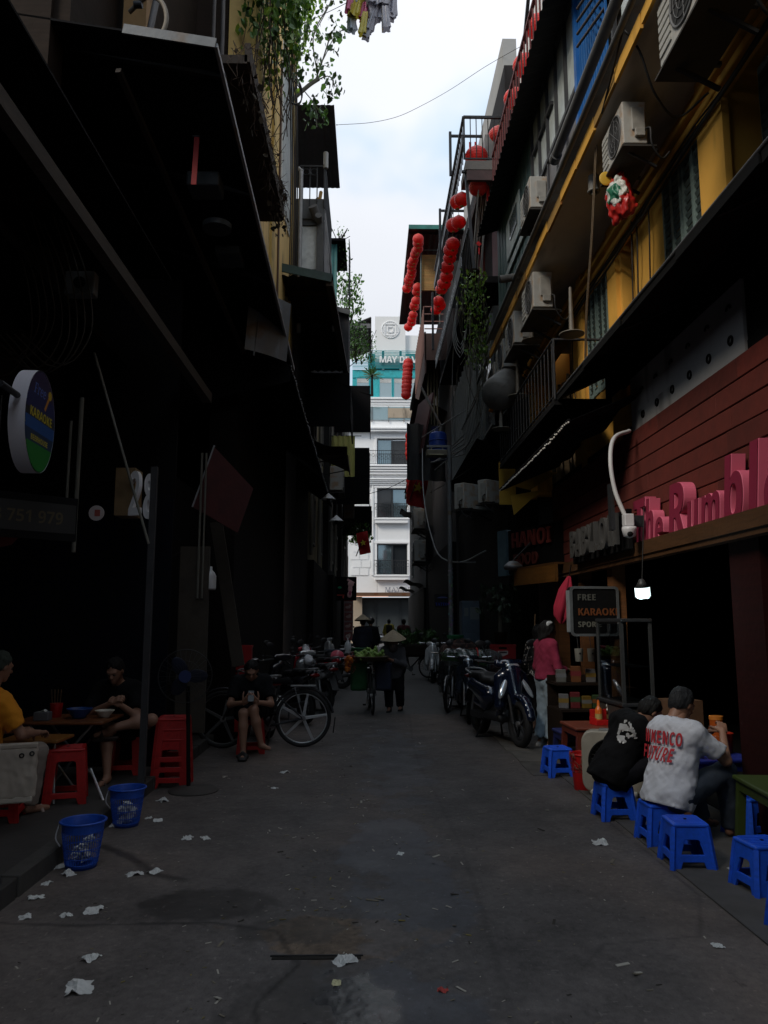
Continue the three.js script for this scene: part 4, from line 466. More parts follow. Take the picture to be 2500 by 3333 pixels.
{
  const b = thing('balcony_house', 'house with iron balcony, tall pale window and dark flat roof sheet, upper left', 'building', [0, 0, 0]);
  mesh('wall', box(1.2, 12, 3.5, -2.3, 5.5, -19.1), dirty([0.03, 0.027, 0.027], 0.85, 'plaster'), b);
  mesh('roof_sheet', corr(1.75, 3.6, 0.14, 0.006).translate(-1.77, 13.95, -18.8), dirty([0.05, 0.045, 0.055], 0.75), b);
  mesh('slab', box(0.95, 0.3, 3, -1.55, 11.15, -18.6), dirty([0.16, 0.16, 0.16], 0.9, 'plaster'), b);
  mesh('side_wall', [box(0.16, 2.6, 0.2, -1.2, 9.8, -17.1), box(0.7, 0.5, 0.2, -1.45, 11.3, -17.15)], dirty([0.14, 0.145, 0.15], 0.8), b);
  const w = sub('window', b, -1.47, 9.95, -17.12); mesh('frame', [box(0.5, 0.08, 0.12, 0, 0.98, 0), box(0.5, 0.08, 0.12, 0, -0.2, 0), box(0.5, 0.08, 0.12, 0, -1.1, 0), box(0.07, 2.1, 0.12, -0.22, -0.06, 0), box(0.07, 2.1, 0.12, 0.22, -0.06, 0)], dirty([0.06, 0.065, 0.07], 0.6), w); mesh('pane', box(0.38, 1.1, 0.03, 0, 0.38, 0), dirty([0.85, 0.9, 0.9], 0.3), w); mesh('pane', box(0.38, 0.8, 0.03, 0, -0.65, 0), dirty([0.66, 0.7, 0.68], 0.3), w);
  const r = []; for (let i = 0; i < 4; i++) r.push(bar([-1.62 + i * 0.17, 11.3, -17], [-1.62 + i * 0.17, 12.35, -17], 0.014, 5)); for (let i = 0; i < 18; i++) r.push(bar([-1.1, 11.3, -17.05 - i * 0.17], [-1.1, 12.35, -17.05 - i * 0.17], 0.014, 5)); r.push(box(0.6, 0.04, 0.04, -1.38, 12.35, -17), box(0.04, 0.04, 3.1, -1.1, 12.35, -18.5), tor(0.08, 0.012, -1.54, 12.2, -17, 0, 0, 0, 14, 4), tor(0.08, 0.012, -1.36, 12.2, -17, 0, 0, 0, 14, 4)); mesh('railing', r, C.iron, b);
  mesh('rail_post', cyl(0.06, 0.06, 0.4, -1.08, 12.5, -17, 0, 0, 0, 10), C.pvc, b);
  many('grille_bar', Array.from({ length: 7 }, (_, i) => bar([-1.07, 8.6, -17.2 - i * 0.35], [-1.12, 11.2, -17.2 - i * 0.35], 0.02, 6)), dirty([0.4, 0.4, 0.42], 0.5), b); mesh('grille_edge', beam([-1.1, 11.2, -17.1], [-0.88, 8.4, -17.4], 0.05), dirty([0.4, 0.4, 0.42], 0.5), b);
  mesh('chair_back', [beam([-1.3, 11.35, -17.4], [-1.22, 12.0, -17.5], 0.06), beam([-1.3, 11.75, -17.4], [-1.12, 11.6, -17.4], 0.07), beam([-1.16, 11.7, -17.4], [-1.12, 11.3, -17.4], 0.07)], dirty([0.5, 0.27, 0.03], 0.6), b); mesh('brace', [beam([-1.66, 11.35, -17.6], [-1.3, 11.9, -17.6], 0.05), beam([-1.5, 11.35, -17.6], [-1.3, 11.7, -17.6], 0.04)], dirty([0.3, 0.3, 0.3], 0.5), b);
  many('duct', [cyl(0.11, 0.11, 0.3, -1.32, 11.15, -16.95, 0.8, 0, 0.3), cyl(0.08, 0.08, 0.2, -1.22, 10.95, -16.85, PI / 2.4)], dirty([0.14, 0.14, 0.14], 0.7), b);
  const a = thing('green_canopy', 'dark canopy with green metal fascia and wooden rafters, left middle', 'awning', [0, 0, 0]);
  mesh('fascia', beam([-1.95, 8.75, -14.75], [-0.79, 8.5, -14.75], 0.04, 0.17), dirty([0.035, 0.08, 0.075], 0.5), a); mesh('sheet', corr(1.3, 6, 0.2, 0.02).translate(-1.42, 8.55, -17.75), dirty([0.03, 0.028, 0.028], 0.8), a);
  many('rafter', [0, 1, 2, 3].map((i) => box(1.2, 0.1, 0.08, -1.42, 8.45, -15.4 - i * 1.5)), C.darkwood, a); mesh('edge_beam', beam([-0.84, 8.42, -14.8], [-0.68, 8.42, -20.7], 0.14, 0.12), dirty([0.07, 0.055, 0.045], 0.8, 'wood'), a);
}
{
  // receding houses on the left: facade x, z far/near, height, wall
  const H = [[-1.75, -28, -21, 10.5, cream, 'cream house with downpipes below black awnings, left row', 7], [-1.55, -36, -28.2, 12, dirty([0.03, 0.03, 0.03], 0.9, 'plaster'), 'dark grey house behind bamboo plants, left row', 0], [-1.35, -46.5, -36.2, 13.5, dirty([0.05, 0.045, 0.042], 0.9, 'plaster'), 'last grey house of the left row before the cross road', 0]];
  for (const [x, z0, z1, h, m, l] of H) {
    const b = thing('row_house', l, 'building', [0, 0, 0]), zc = (z0 + z1) / 2, L = z1 - z0;
    mesh('wall', box(4, h, L, x - 2, h / 2, zc), m, b); mesh('roof', box(4.2, 0.2, L, x - 1.95, h + 0.1, zc), C.dark, b);
    for (let f = 0; f < 3; f++) for (let k = 0; k < 2; k++) { const w = sub('window', b, x, 4.6 + f * 3.2, z1 - L * (0.25 + 0.5 * k)); mesh('frame', [box(0.1, 0.08, 1.2, 0.03, 0.7, 0), box(0.1, 0.08, 1.2, 0.03, -0.7, 0), box(0.1, 1.4, 0.08, 0.03, 0, 0.58), box(0.1, 1.4, 0.08, 0.03, 0, -0.58), box(0.08, 1.4, 0.05, 0.03, 0, 0)], dirty([0.2, 0.2, 0.18], 0.6), w); mesh('pane', box(0.03, 1.4, 1.1, 0.0, 0, 0), C.glass, w); }
    many('downpipe', [bar([x + 0.06, 3.5, z1 - 1], [x + 0.06, h, z1 - 1], 0.05), bar([x + 0.06, 3.5, z1 - 4.4], [x + 0.06, h, z1 - 4.4], 0.06)], dirty([0.35, 0.34, 0.3], 0.6), b);
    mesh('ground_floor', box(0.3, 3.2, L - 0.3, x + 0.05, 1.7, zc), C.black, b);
  }
  const aw = (x0, x1, y0, y1, z0, z1, l, m = ltar, sk = 0.25) => { const t = thing('small_awning', l, 'awning', [0, 0, 0]); const g = new THREE.BufferGeometry(); const P = [[x0, y0, z1], [x1, y1, z1 + 0.1], [x1, y1, z0], [x0, y0, z0]]; const p = []; for (const s of [0, -0.03]) for (const q of P) p.push(q[0], q[1] + s, q[2]); g.setAttribute('position', new THREE.Float32BufferAttribute(p, 3)); g.setIndex([0, 1, 2, 0, 2, 3, 4, 6, 5, 4, 7, 6, 0, 4, 5, 0, 5, 1, 1, 5, 6, 1, 6, 2, 2, 6, 7, 2, 7, 3, 3, 7, 4, 3, 4, 0]); const n = g.toNonIndexed(); n.computeVertexNormals(); mesh('sheet', n, m, t); mesh('valance', [box(0.03, sk, z1 - z0, x1 + 0.01, y1 - sk / 2 + 0.02, (z0 + z1) / 2), box(x1 - x0, sk * 1.6, 0.03, (x0 + x1) / 2, (y0 + y1) / 2 - sk * 0.7, z1 + 0.05)], m, t); many('strut', [bar([x0, y0 - 0.7, z1 - 0.2], [x1 - 0.05, y1, z1 - 0.2], 0.018), bar([x0, y0 - 0.7, z0 + 0.2], [x1 - 0.05, y1, z0 + 0.2], 0.018)], C.iron, t); return t; };
  aw(-1.9, -0.55, 8.25, 7.75, -22.5, -19.6, 'broad black awning under the green canopy, left row', ltar, 0.9);
  aw(-1.75, -0.02, 11.9, 11.4, -35.5, -32.5, 'black awning reaching farthest over the alley, left row', ltar, 1.3);
  aw(-1.75, -0.68, 6.95, 6.45, -24.6, -22.2, 'small dark awning over the cream wall, left row', dirty([0.06, 0.05, 0.045], 0.8), 0.16);
  aw(-1.6, -0.05, 10.2, 9.9, -39.5, -37.5, 'dark square awning below the foremost black one, left row', ltar, 1.0);
  aw(-1.55, -0.05, 7.9, 7.6, -35, -31.5, 'black awning above the left air conditioners, with a pale torn edge', ltar, 0.9);
  aw(-1.55, 0.06, 7.2, 6.9, -40, -37, 'lowest black awning of the left row, near the red flag', ltar, 0.9);
  aw(-1.5, 0.0, 13.5, 14.1, -34.5, -30.5, 'pale tilted metal roof with white struts, left row', dirty([0.16, 0.16, 0.17], 0.6), 0.12);
  const tb = thing('rooftop_shed', 'green corrugated rooftop shed, left row', 'shed', [-1.9, 10.3, -22.3]); mesh('wall', corr(1.4, 2.4, 0.13, 0.015).rotateX(PI / 2).translate(0.2, 1.2, 0.8), dirty([0.05, 0.24, 0.25], 0.6), tb); mesh('door', box(0.5, 1.8, 0.04, -0.3, 0.95, 0.83), C.iron, tb); mesh('roof', [box(1.7, 0.08, 2, 0.3, 2.45, 0)], C.dark, tb); mesh('side_sheet', corr(1.7, 1.1, 0.13, 0.015).rotateZ(PI / 2).translate(1.25, 1.75, 0.2), dirty([0.04, 0.075, 0.07], 0.7), tb);
  const side = dirty([0.05, 0.05, 0.055], 0.8); const gg = thing('ledge_gutter', 'dark ledge with a pale gutter lip under the green shed', 'ledge', [0, 0, 0]); mesh('ledge', box(1.2, 2.4, 1.6, -1.25, 9.6, -22.5), side, gg); mesh('gutter', beam([-1.8, 10.95, -21.6], [-0.62, 10.6, -21.6], 0.12, 0.14), dirty([0.12, 0.13, 0.14], 0.5), gg);
}
// plants
{
  reseed(21);
  const cl = leaves(1500, () => { const t = rnd(), a = rnd() * 6.3, r = Math.sqrt(rnd()); return [-0.05 + r * Math.cos(a) * 0.55 + t * 0.22, (t - 0.5) * 2.3 + 0.55, r * Math.sin(a) * 0.9]; }, 0.07, 0.16), fe = leaves(1400, () => [0.32 + rr(-0.42, 0.4) * Math.sqrt(rnd()), 0.75 + rr(-0.8, 1.2), rr(-0.7, 0.7)], 0.05, 0.11);
  const st = []; for (let i = 0; i < 26; i++) { const x = rr(-0.3, 0.2), z = rr(-0.8, 0.8); st.push(tube([[x, 1.8, z], [x + rr(-0.1, 0.15), 0.5, z + rr(-0.1, 0.1)], [x + rr(-0.15, 0.2), -0.8, z], [x + rr(-0.2, 0.2), rr(-1.5, -0.9), z]], 0.008, 10, 4)); }
  const fl = []; for (let i = 0; i < 30; i++) fl.push(put(new THREE.CircleGeometry(rr(0.02, 0.04), 6), -0.45 + rr(-0.12, 0.12), 0.55 + rr(-0.12, 0.12), 0.7 + rr(-0.2, 0.2), rr(0, 6), rr(0, 6), 0));
  const t = thing('hanging_vine', 'mass of bright green vines with pink blossoms hanging down the yellow house', 'vine', [-1.5, 10.85, -11.0]); const nm = ['leaf_spray', 'leaf_cluster', 'young_leaves']; [cl, fe].forEach((s) => s.forEach((g, i) => g.length && (mesh(nm[i], g, s === fe ? leafMat[[2, 0, 2][i]] : leafMat[i], t).userData.kind = 'stuff'))); mesh('stems', st, dirty([0.06, 0.045, 0.03], 0.9), t).userData.kind = 'stuff'; mesh('blossom', fl, M([0.6, 0.2, 0.24], 0.7), t).userData.kind = 'stuff';
  // bodhi-like branch with broad leaves in front of the dark roof sheet
  const b = thing('fig_branch', 'leaning fig branch with broad heart-shaped leaves before the dark roof sheet', 'branch', [-1.66, 12.9, -15.2]);
  const limb = [tube([[-0.15, -0.25, 0], [0.1, 0.0, 0], [0.35, 0.22, 0.02], [0.52, 0.36, 0]], 0.045, 12, 7), tube([[0.45, 0.32, 0], [0.6, 0.7, 0.1], [0.75, 1.25, 0.1]], 0.016, 8, 5), tube([[0.4, 0.28, 0], [0.75, 0.35, 0.1], [0.88, 0.1, 0.1]], 0.013, 8, 5), tube([[0.2, 0.08, 0], [0.45, -0.35, 0.1], [0.5, -0.85, 0.1]], 0.012, 8, 5), tube([[0.6, 0.7, 0.1], [0.95, 1.5, 0], [1.15, 1.55, 0]], 0.01, 8, 5), tube([[0.5, 0.4, 0], [0.4, 1.3, 0.1], [0.7, 2.0, 0.1]], 0.014, 8, 5), tube([[0.4, 1.3, 0.1], [0.8, 2.4, 0], [0.75, 3.0, 0]], 0.01, 8, 5)];
  many('limb', limb, dirty([0.2, 0.2, 0.17], 0.8), b);
  const tips = [[0.75, 1.25, 0.1, 0.3], [0.88, 0.1, 0.1, 0.25], [0.5, -0.5, 0.1, 0.25], [1.05, 1.55, 0, 0.25], [0.7, 2.0, 0.1, 0.4], [0.75, 2.9, 0, 0.35], [0.3, 0.75, 0.1, 0.35], [0.65, 0.55, 0.1, 0.25], [0.85, 2.45, 0, 0.3], [0.5, -0.4, 0.1, 0.22]]; const lg = leaves(280, () => { const q = tips[(rnd() * tips.length) | 0]; return [q[0] + rr(-1, 1) * q[3], q[1] + rr(-1, 1) * q[3], q[2] + rr(-1, 1) * q[3], PI * 0.8]; }, 0.1, 0.19); lg.forEach((g, i) => mesh(nm[i], g, leafMat[[1, 1, 0][i]], b).userData.kind = 'stuff');
  const bush = (label, x, y, z, w, h, n, s) => { const t = thing('rooftop_plant', label, 'plant', [x, y, z]); const c = leaves(n, () => { const a = rnd() * 6.3, r = Math.sqrt(rnd()), k = rnd(); return [r * Math.cos(a) * w * (1 - 0.3 * k), k * h + (rnd() < 0.1 ? rr(0, 0.3) : 0), r * Math.sin(a) * w]; }, s * 0.7, s * 1.3); c.forEach((g, i) => mesh(nm[i], g, leafMat[[0, 1, 0][i]], t).userData.kind = 'stuff'); const st = []; for (let i = 0; i < 9; i++) st.push(tube([[0, -0.1, 0], [rr(-0.3, 0.3) * w, h * 0.5, rr(-0.3, 0.3) * w], [rr(-0.8, 0.8) * w, h * rr(0.8, 1.15), rr(-0.8, 0.8) * w]], 0.012, 8, 4)); many('stem', st, C.darkwood, t); return t; };
  bush('tall bamboo-like plants on the left rooftops before the sky', -0.85, 12.4, -27.5, 0.7, 2.0, 620, 0.13); bush('round leafy bush with one yellow bloom on the left rooftops', -0.55, 11.4, -28.2, 0.62, 1.3, 620, 0.11);
  bush('thin sprigs of green beside the emblem tower, left row', 0.02, 15.0, -39, 0.35, 1.8, 160, 0.09); bush('leafy twigs growing out above the foot massage sign', -0.5, 5.0, -34, 0.6, 0.8, 300, 0.15); bush('sparse rooftop shrub behind the iron balcony, upper left', -0.98, 12.15, -22, 0.42, 1.3, 110, 0.08);
  const pm = thing('potted_palm', 'small fan palm on the terrace of the white building', 'palm', [0.1, 17.3, -52]); const fr = []; for (let i = 0; i < 70; i++) { const a = rr(0, 6.3), e = rr(-0.3, 1.0), L = rr(0.6, 1.0); const d = [Math.cos(a) * Math.cos(e) * L, Math.sin(e) * L * 0.7, Math.sin(a) * Math.cos(e) * L]; fr.push(beam([0, 1.35, 0], [d[0], 1.35 + d[1], d[2]], 0.06, 0.008)); } mesh('crown', fr, leafMat[0], pm).userData.kind = 'stuff'; mesh('trunk', cyl(0.07, 0.1, 1.5, 0, 0.6, 0), C.darkwood, pm);
}
// left row details
dup(AC0, 'white air conditioner with a barred grille on the cream house, left row', -1.2, 6.15, -27.3, PI, 1.55); dup(AC0, 'second white air conditioner of the left row, lower and farther off', -0.95, 6.0, -33.8, PI, 1.5);
for (const [x, y, z, l] of [[-1.05, 4.72, -19, 'white cone lamp shade, upper of two on the dark left awning'], [-0.86, 4.22, -19.4, 'white cone lamp shade, lower of two on the dark left awning']]) { const t = thing('cone_lamp', l, 'lamp', [x, y, z]); mesh('shade', cyl(0.015, 0.19, 0.15, 0, 0, 0, 0, 0, 0, 24, true), M([0.62, 0.62, 0.62], 0.5), t); mesh('socket', cyl(0.04, 0.05, 0.1, 0, -0.1, 0), C.black, t); mesh('cord', bar([0, 0.07, 0], [0, 0.5, 0], 0.006), C.wire, t); }
function flag(label, x, y, z, ry, rz, w, h) { const t = thing('red_flag', label, 'flag', [x, y, z], ry); const g = new THREE.PlaneGeometry(w, h, 12, 16), p = g.attributes.position; for (let i = 0; i < p.count; i++) { const a = p.getX(i), b = p.getY(i); p.setZ(i, 0.05 * Math.sin(a * 9 + b * 2) + 0.03 * Math.sin(b * 7)); } g.computeVertexNormals(); g.rotateZ(rz); mesh('cloth', g, M([0.42, 0.012, 0.012], 0.8), t); const s = new THREE.Shape(); for (let i = 0; i < 10; i++) { const a = i * PI / 5 + PI / 2, r = (i % 2 ? 0.068 : 0.17) * w / 0.6; s[i ? 'lineTo' : 'moveTo'](r * Math.cos(a), r * Math.sin(a)); } const sg = new THREE.ExtrudeGeometry(s, { depth: 0.012, bevelEnabled: false }); sg.rotateZ(rz); mesh('star', sg.translate(0, 0, 0.05), M([0.6, 0.42, 0.03], 0.7), t); mesh('star', sg.clone().translate(0, 0, -0.1), M([0.6, 0.42, 0.03], 0.7), t); mesh('pole', bar([-w * 0.62, -h * 0.6, 0], [w * 0.34, h * 0.72, 0], 0.016), C.iron, t); return t; }
flag('red flag with yellow star hanging before the white building, left row', -0.22, 4.15, -25, -0.2, 0.16, 0.4, 0.72); flag('red flag with yellow star beside red lanterns, right row', 1.62, 6.15, -26, 0.5, -0.22, 0.75, 1.3);
{
  const s = thing('massage_sign', 'black square sign with a pink foot picture, end of left row', 'sign', [-1.02, 2.85, -31]); mesh('board', rbox(0.95, 0.95, 0.1, 0.02, 0, 0.06, 0), C.black, s);
  const foot = []; foot.push(sph(0.13, 0.2, -0.18, 0.05, 0.75, 1, 0.25), sph(0.12, 0.22, 0.05, 0.05, 0.75, 1.4, 0.25), sph(0.15, 0.24, 0.24, 0.05, 0.85, 0.8, 0.25), ...[0, 1, 2, 3, 4].map((i) => sph(0.045 - i * 0.004, 0.13 + i * 0.06, 0.4 - i * 0.025, 0.05, 1, 1.2, 0.4))); mesh('foot', foot, M([0.85, 0.5, 0.5], 0.6), s); mesh('sole_mark', [sph(0.06, 0.22, -0.12, 0.085, 0.7, 1.6, 0.2)], M([0.6, 0.08, 0.2], 0.6), s); many('lotus', [sph(0.08, -0.2, 0.1, 0.05, 1, 0.6, 0.2)], M([0.02, 0.3, 0.14], 0.6), s); mesh('flame', [sph(0.05, -0.05, -0.28, 0.05, 0.6, 1.2, 0.3), box(0.3, 0.04, 0.02, -0.16, -0.2, 0.05)], M([0.5, 0.05, 0.03], 0.6), s);
  const v = thing('photo_sign', 'narrow vertical sign of small massage photographs, end of left row', 'sign', [-0.92, 1.7, -33]); mesh('board', rbox(0.4, 1.7, 0.08, 0.01, 0, -0.05, 0), dirty([0.4, 0.36, 0.36], 0.6), v); for (let i = 0; i < 4; i++) { const p = mesh('photo', box(0.34, 0.34, 0.02, 0, 0.5 - i * 0.4, 0.045), M([0.3, 0.1, 0.1], 0.6), v); mesh('figure', [sph(0.08, -0.03 + 0.03 * (i % 2), 0.5 - i * 0.4, 0.056, 1.4, 0.7, 0.12), sph(0.05, 0.06, 0.56 - i * 0.4, 0.056, 1, 1, 0.12)], M([0.55, 0.42, 0.38], 0.7), p); } mesh('header', box(0.4, 0.28, 0.1, 0, 0.9, 0), M([0.3, 0.02, 0.03], 0.6), v);
}
{ const t = thing('washing', 'pale yellow cloth drying on the left row', 'laundry', [-1.05, 7.9, -29]); mesh('cloth', corr(0.9, 1.6, 0.2, 0.05).rotateX(PI / 2), M([0.5, 0.48, 0.16], 0.9), t); mesh('rail', bar([-0.6, 0.8, 0], [0.7, 0.8, 0], 0.014), C.iron, t); }

// the rows go on behind the camera
for (const [x, h, l] of [[-4.9, 14, 'shophouse behind the camera on the left'], [5.3, 13, 'shophouse behind the camera on the right']]) { const b = thing('row_house', l, 'building', [0, 0, 0]), s = Math.sign(x); mesh('wall', box(4, h, 26, x, h / 2, 17), C.dark, b); mesh('awning', box(1.3, 0.06, 24, x - s * 2.5, 4.6, 16.5), ltar, b); }
{ const b = thing('row_house', 'house closing the alley behind the camera', 'building', [0, 0, 0]); mesh('wall', box(9, 13, 3, 0, 6.5, 33), C.dark, b); mesh('door', box(1.2, 2.2, 0.1, 0, 1.1, 31.45), C.darkwood, b); }
struct('street', plane(5.6, 28, 0.2, -0.004, 17.9, -PI / 2, 0, 0), dirty([0.08, 0.08, 0.08], 0.9), 'asphalt of the alley behind the camera');
// ================= right row beyond the yellow building =================
const lantR = M([0.95, 0.06, 0.05], 0.6, { phys: 1, transmission: 0.5, thickness: 0 }), lantD = M([0.62, 0.012, 0.014], 0.7);
const LAN = (() => {
  const t = thing('red_lantern', 'big round red lantern hanging free under the steel balcony edge', 'lantern', [2.29, 10.83, -15.3]);
  const pr = []; for (let i = 0; i <= 48; i++) { const a = -PI / 2 + PI * i / 48, r = 0.2 * Math.cos(a) * (1 + 0.018 * Math.cos(i * PI / 2)); pr.push([Math.max(0.03, r), 0.18 * Math.sin(a)]); } mesh('shade', lathe(pr, 28), lantR, t); many('cap', [cyl(0.05, 0.05, 0.03, 0, 0.185, 0, 0, 0, 0, 12), cyl(0.045, 0.045, 0.03, 0, -0.185, 0, 0, 0, 0, 12)], M([0.4, 0.25, 0.04], 0.5), t); mesh('cord', bar([0, 0.19, 0], [0, 0.4, 0], 0.006, 5), C.wire, t);
  return t;
})();
{
  let first = true; const str = (n, fn, lab, group, s = 1) => { for (let i = 0; i < n; i++) { const [x, y, z] = fn(n > 1 ? i / (n - 1) : 0, i); dup(LAN, `${ORD[i]} red lantern ${lab}`, x, y, z, rr(0, 6), s * rr(0.94, 1.06), group); } };
  reseed(50);
  str(15, (t, i) => [2.0 + 0.1 * t + rr(-0.05, 0.05), 10.95 + 0.55 * t * t + rr(-0.14, 0.14), -15.8 - 7.4 * t], 'from the near end along the steel balcony of the right row', 'lanterns along the steel balcony', 0.9);
  str(14, (t) => [1.53 - 0.19 * t + rr(-0.04, 0.04), 13.72 + rr(-0.05, 0.05), -23.1 - 3.65 * t], 'from the top of the slanting string under the green roof', 'lanterns under the green roof', 0.85);
  str(9, (t) => [1.66 - 0.13 * t + rr(-0.06, 0.06), 13.15 + rr(-0.1, 0.1), -25.5 - 3.6 * t], 'from the top of the string beside the emblem tower', 'lanterns beside the emblem tower', 0.85);
  str(9, (t) => [1.52 - 0.09 * t, 12.0 - 1.35 * t, -30], 'from the top of the upright string hiding the last letters', 'lanterns in front of the sign letters', 1.05);
  str(6, (t) => [1.62 - 0.03 * t + rr(-0.03, 0.03), 8.95 - 0.9 * t, -30], 'from the top of the string left of the street light', 'lanterns left of the street light', 1.05);
  str(5, (t) => [1.58, 6.95 - 0.75 * t, -29 - 0.2 * t], 'from the top of the lowest string by the right flag', 'lanterns by the right flag', 1.1);
  str(3, (t) => [2.72 - 0.06 * t, 11.45 - 0.35 * t, -13.3 + 2.2 * t], 'from the far end on the red terrace railing', 'lanterns on the terrace railing', 1.05);
  str(2, (t) => [2.28 + 0.5 * t, 11.6 + 0.5 * t, -15.4], 'on the steel balcony floor behind its bars', 'lanterns behind the balcony bars', 1.2);
  const rib = thing('red_ribbons', 'two red ribbons dangling behind the steel balcony bars', 'ribbon', [2.15, 11.5, -15.4]); many('ribbon', [box(0.05, 0.7, 0.01, 0, 0.1, 0), box(0.05, 0.75, 0.01, 0.12, 0.08, 0)], lantD, rib);
  const r2 = thing('red_tassel', 'red tassel hanging beside the biggest free lantern', 'tassel', [2.5, 10.62, -15.3]); mesh('tassel', box(0.06, 0.42, 0.03, 0, 0, 0), lantD, r2); mesh('knot', sph(0.035, 0, 0.22, 0), lantD, r2);
  const r3 = thing('red_charm', 'small red paper charm in the shade under the steel balcony', 'charm', [2.3, 9.6, -15.4]); mesh('charm', [box(0.08, 0.1, 0.02, 0, 0, 0, 0, 0, PI / 4), box(0.03, 0.16, 0.01, 0, -0.16, 0)], lantD, r3); mesh('cord', bar([0, 0.05, 0], [0, 0.9, 0], 0.004), C.wire, r3);
}
{
  const b = thing('lantern_house', 'dark house with a steel framed balcony and rows of red lanterns, right row', 'building', [0, 0, 0]), wl = dirty([0.03, 0.028, 0.03], 0.9, 'plaster');
  mesh('wall', box(2.4, 13.3, 8.2, 4.0, 6.6, -18.8), wl, b); mesh('wall', box(0.4, 2.3, 7, 2.7, 6.9, -18.5), dirty([0.1, 0.1, 0.1], 0.9, 'plaster'), b);
  mesh('balcony_slab', [box(1.05, 0.2, 0.8, 2.5, 11.1, -15.3), box(0.7, 0.2, 6.5, 2.72, 11.1, -18.9)], dirty([0.2, 0.19, 0.18], 0.9, 'plaster'), b); mesh('balcony_beam', [box(1.0, 0.22, 0.08, 2.5, 10.86, -14.92)], dirty([0.09, 0.05, 0.05], 0.7), b);
  const r = []; for (let i = 0; i < 8; i++) r.push(bar([1.97 + i * 0.125, 11.25, -14.95], [1.97 + i * 0.125, 12.2, -14.95], 0.011, 5)); for (let i = 0; i < 36; i++) r.push(bar([1.95, 11.25, -14.95 - i * 0.2], [1.95, 12.2, -14.95 - i * 0.2], 0.011, 5)); r.push(box(1.1, 0.05, 0.05, 2.5, 12.22, -14.95), box(0.05, 0.05, 7.2, 1.95, 12.22, -18.55), box(1.1, 0.03, 0.03, 2.5, 11.27, -14.95)); mesh('railing', r, C.iron, b);
  mesh('frame_beam', beam([1.95, 11.72, -15], [1.95, 11.72, -22.2], 0.06, 0.2), dirty([0.07, 0.07, 0.085], 0.5), b); many('frame_post', [beam([2.0, 11.0, -15.05], [2.12, 8.7, -14.9], 0.06), beam([1.85, 11.9, -16.6], [1.85, 13.0, -16.6], 0.06), beam([1.85, 10.9, -19.3], [1.85, 12.6, -19.3], 0.06), beam([1.85, 9.6, -21.9], [1.85, 11.4, -21.9], 0.06)], C.iron, b);
  many('frame_arm', [beam([1.85, 12.9, -16.6], [2.6, 12.9, -16.6], 0.05), beam([1.85, 12.55, -19.3], [2.5, 12.55, -19.3], 0.05), beam([1.9, 11.0, -15], [2.2, 11.02, -15], 0.05)], C.iron, b);
  mesh('lower_slab', box(0.9, 0.14, 7, 2.5, 8.62, -18.5), wl, b); const r2 = []; for (let i = 0; i < 30; i++) r2.push(bar([2.06, 8.7, -15 - i * 0.23], [2.02, 9.7, -15 - i * 0.23], 0.011, 5)); r2.push(box(0.05, 0.05, 7, 2.03, 9.72, -18.5)); mesh('railing', r2, C.iron, b);
  many('upper_door', [box(0.06, 2.2, 0.8, 2.78, 9.7, -16), box(0.06, 2.2, 0.8, 2.78, 9.7, -18.2)], dirty([0.14, 0.015, 0.015], 0.6), b);
  mesh('upper_wall', box(0.3, 3, 7, 3.0, 12.7, -18.6), dirty([0.42, 0.42, 0.41], 0.85, 'plaster'), b); mesh('rooftop_box', [box(0.5, 0.9, 0.7, 2.72, 11.65, -15.7)], dirty([0.3, 0.3, 0.3], 0.6), b);
  // pale window frames and clutter below
  for (let i = 0; i < 4; i++) { const w = sub('window', b, 2.42, 6.6, -15.2 - i * 1.15); mesh('frame', [box(0.06, 2.3, 0.06, 0, 0, 0.5), box(0.06, 2.3, 0.06, 0, 0, -0.5), box(0.06, 0.06, 1, 0, 1.13, 0), box(0.06, 0.06, 1, 0, 0.4, 0), box(0.06, 0.06, 1, 0, -1.12, 0)], dirty([0.2, 0.21, 0.21], 0.6), w); mesh('pane', box(0.02, 2.2, 0.95, 0.01, 0, 0), i ? M([0.2, 0.23, 0.24], 0.15, { metalness: 0.3 }) : M([0.03, 0.033, 0.04], 0.1), w); }
  for (let i = 0; i < 12; i++) mesh('bay_slat', box(0.05, 2.4, 0.06, 2.3, 6.6, -16.4 - i * 0.42), dirty([0.28, 0.29, 0.29], 0.6), b);
  const c2 = []; reseed(70); for (let i = 0; i < 9; i++) { const x = 2.3 + rr(-0.1, 0.25), z = -15 - rr(0, 5); c2.push(tube([[x, 11.0, z], [x - 0.1, 9.2, z - 0.6], [x + rr(-0.2, 0.2), 7.6, z - 1.5], [x + 0.1, 6.0, z - 2.5]], rr(0.008, 0.02), 16, 4)); } many('cable', c2, C.greywire, b);
  many('cable_loop', [0, 1, 2, 3].map((i) => tube([[1.98, 8.9, -16.5], [1.92 - i * 0.02, 8.1 - i * 0.08, -16.6], [2.02, 7.8 - i * 0.1, -16.6], [2.16, 8.2, -16.5], [2.2, 8.9, -16.4]], 0.012, 20, 4)), C.greywire, b);
  const fr = []; for (let i = 0; i < 5; i++) fr.push(bar([1.6 + i * 0.03, 5.8, -20], [2.5, 5.65 + i * 0.14, -18 + i * 0.2], 0.014)); fr.push(bar([1.4, 6.6, -20.5], [2.5, 6.6, -17], 0.014), bar([1.7, 5.6, -20], [2.4, 5.6, -16], 0.014)); many('scaffold_bar', fr, dirty([0.3, 0.3, 0.3], 0.5), b);
  mesh('balcony_railing', [...Array.from({ length: 12 }, (_, i) => bar([2.25, 5.2, -15 - i * 0.22], [2.15, 6.1, -15 - i * 0.22], 0.012, 5)), bar([2.15, 6.1, -15], [2.15, 6.1, -17.6], 0.016), bar([2.2, 5.6, -15], [2.2, 5.6, -17.6], 0.012)], C.galv, b);
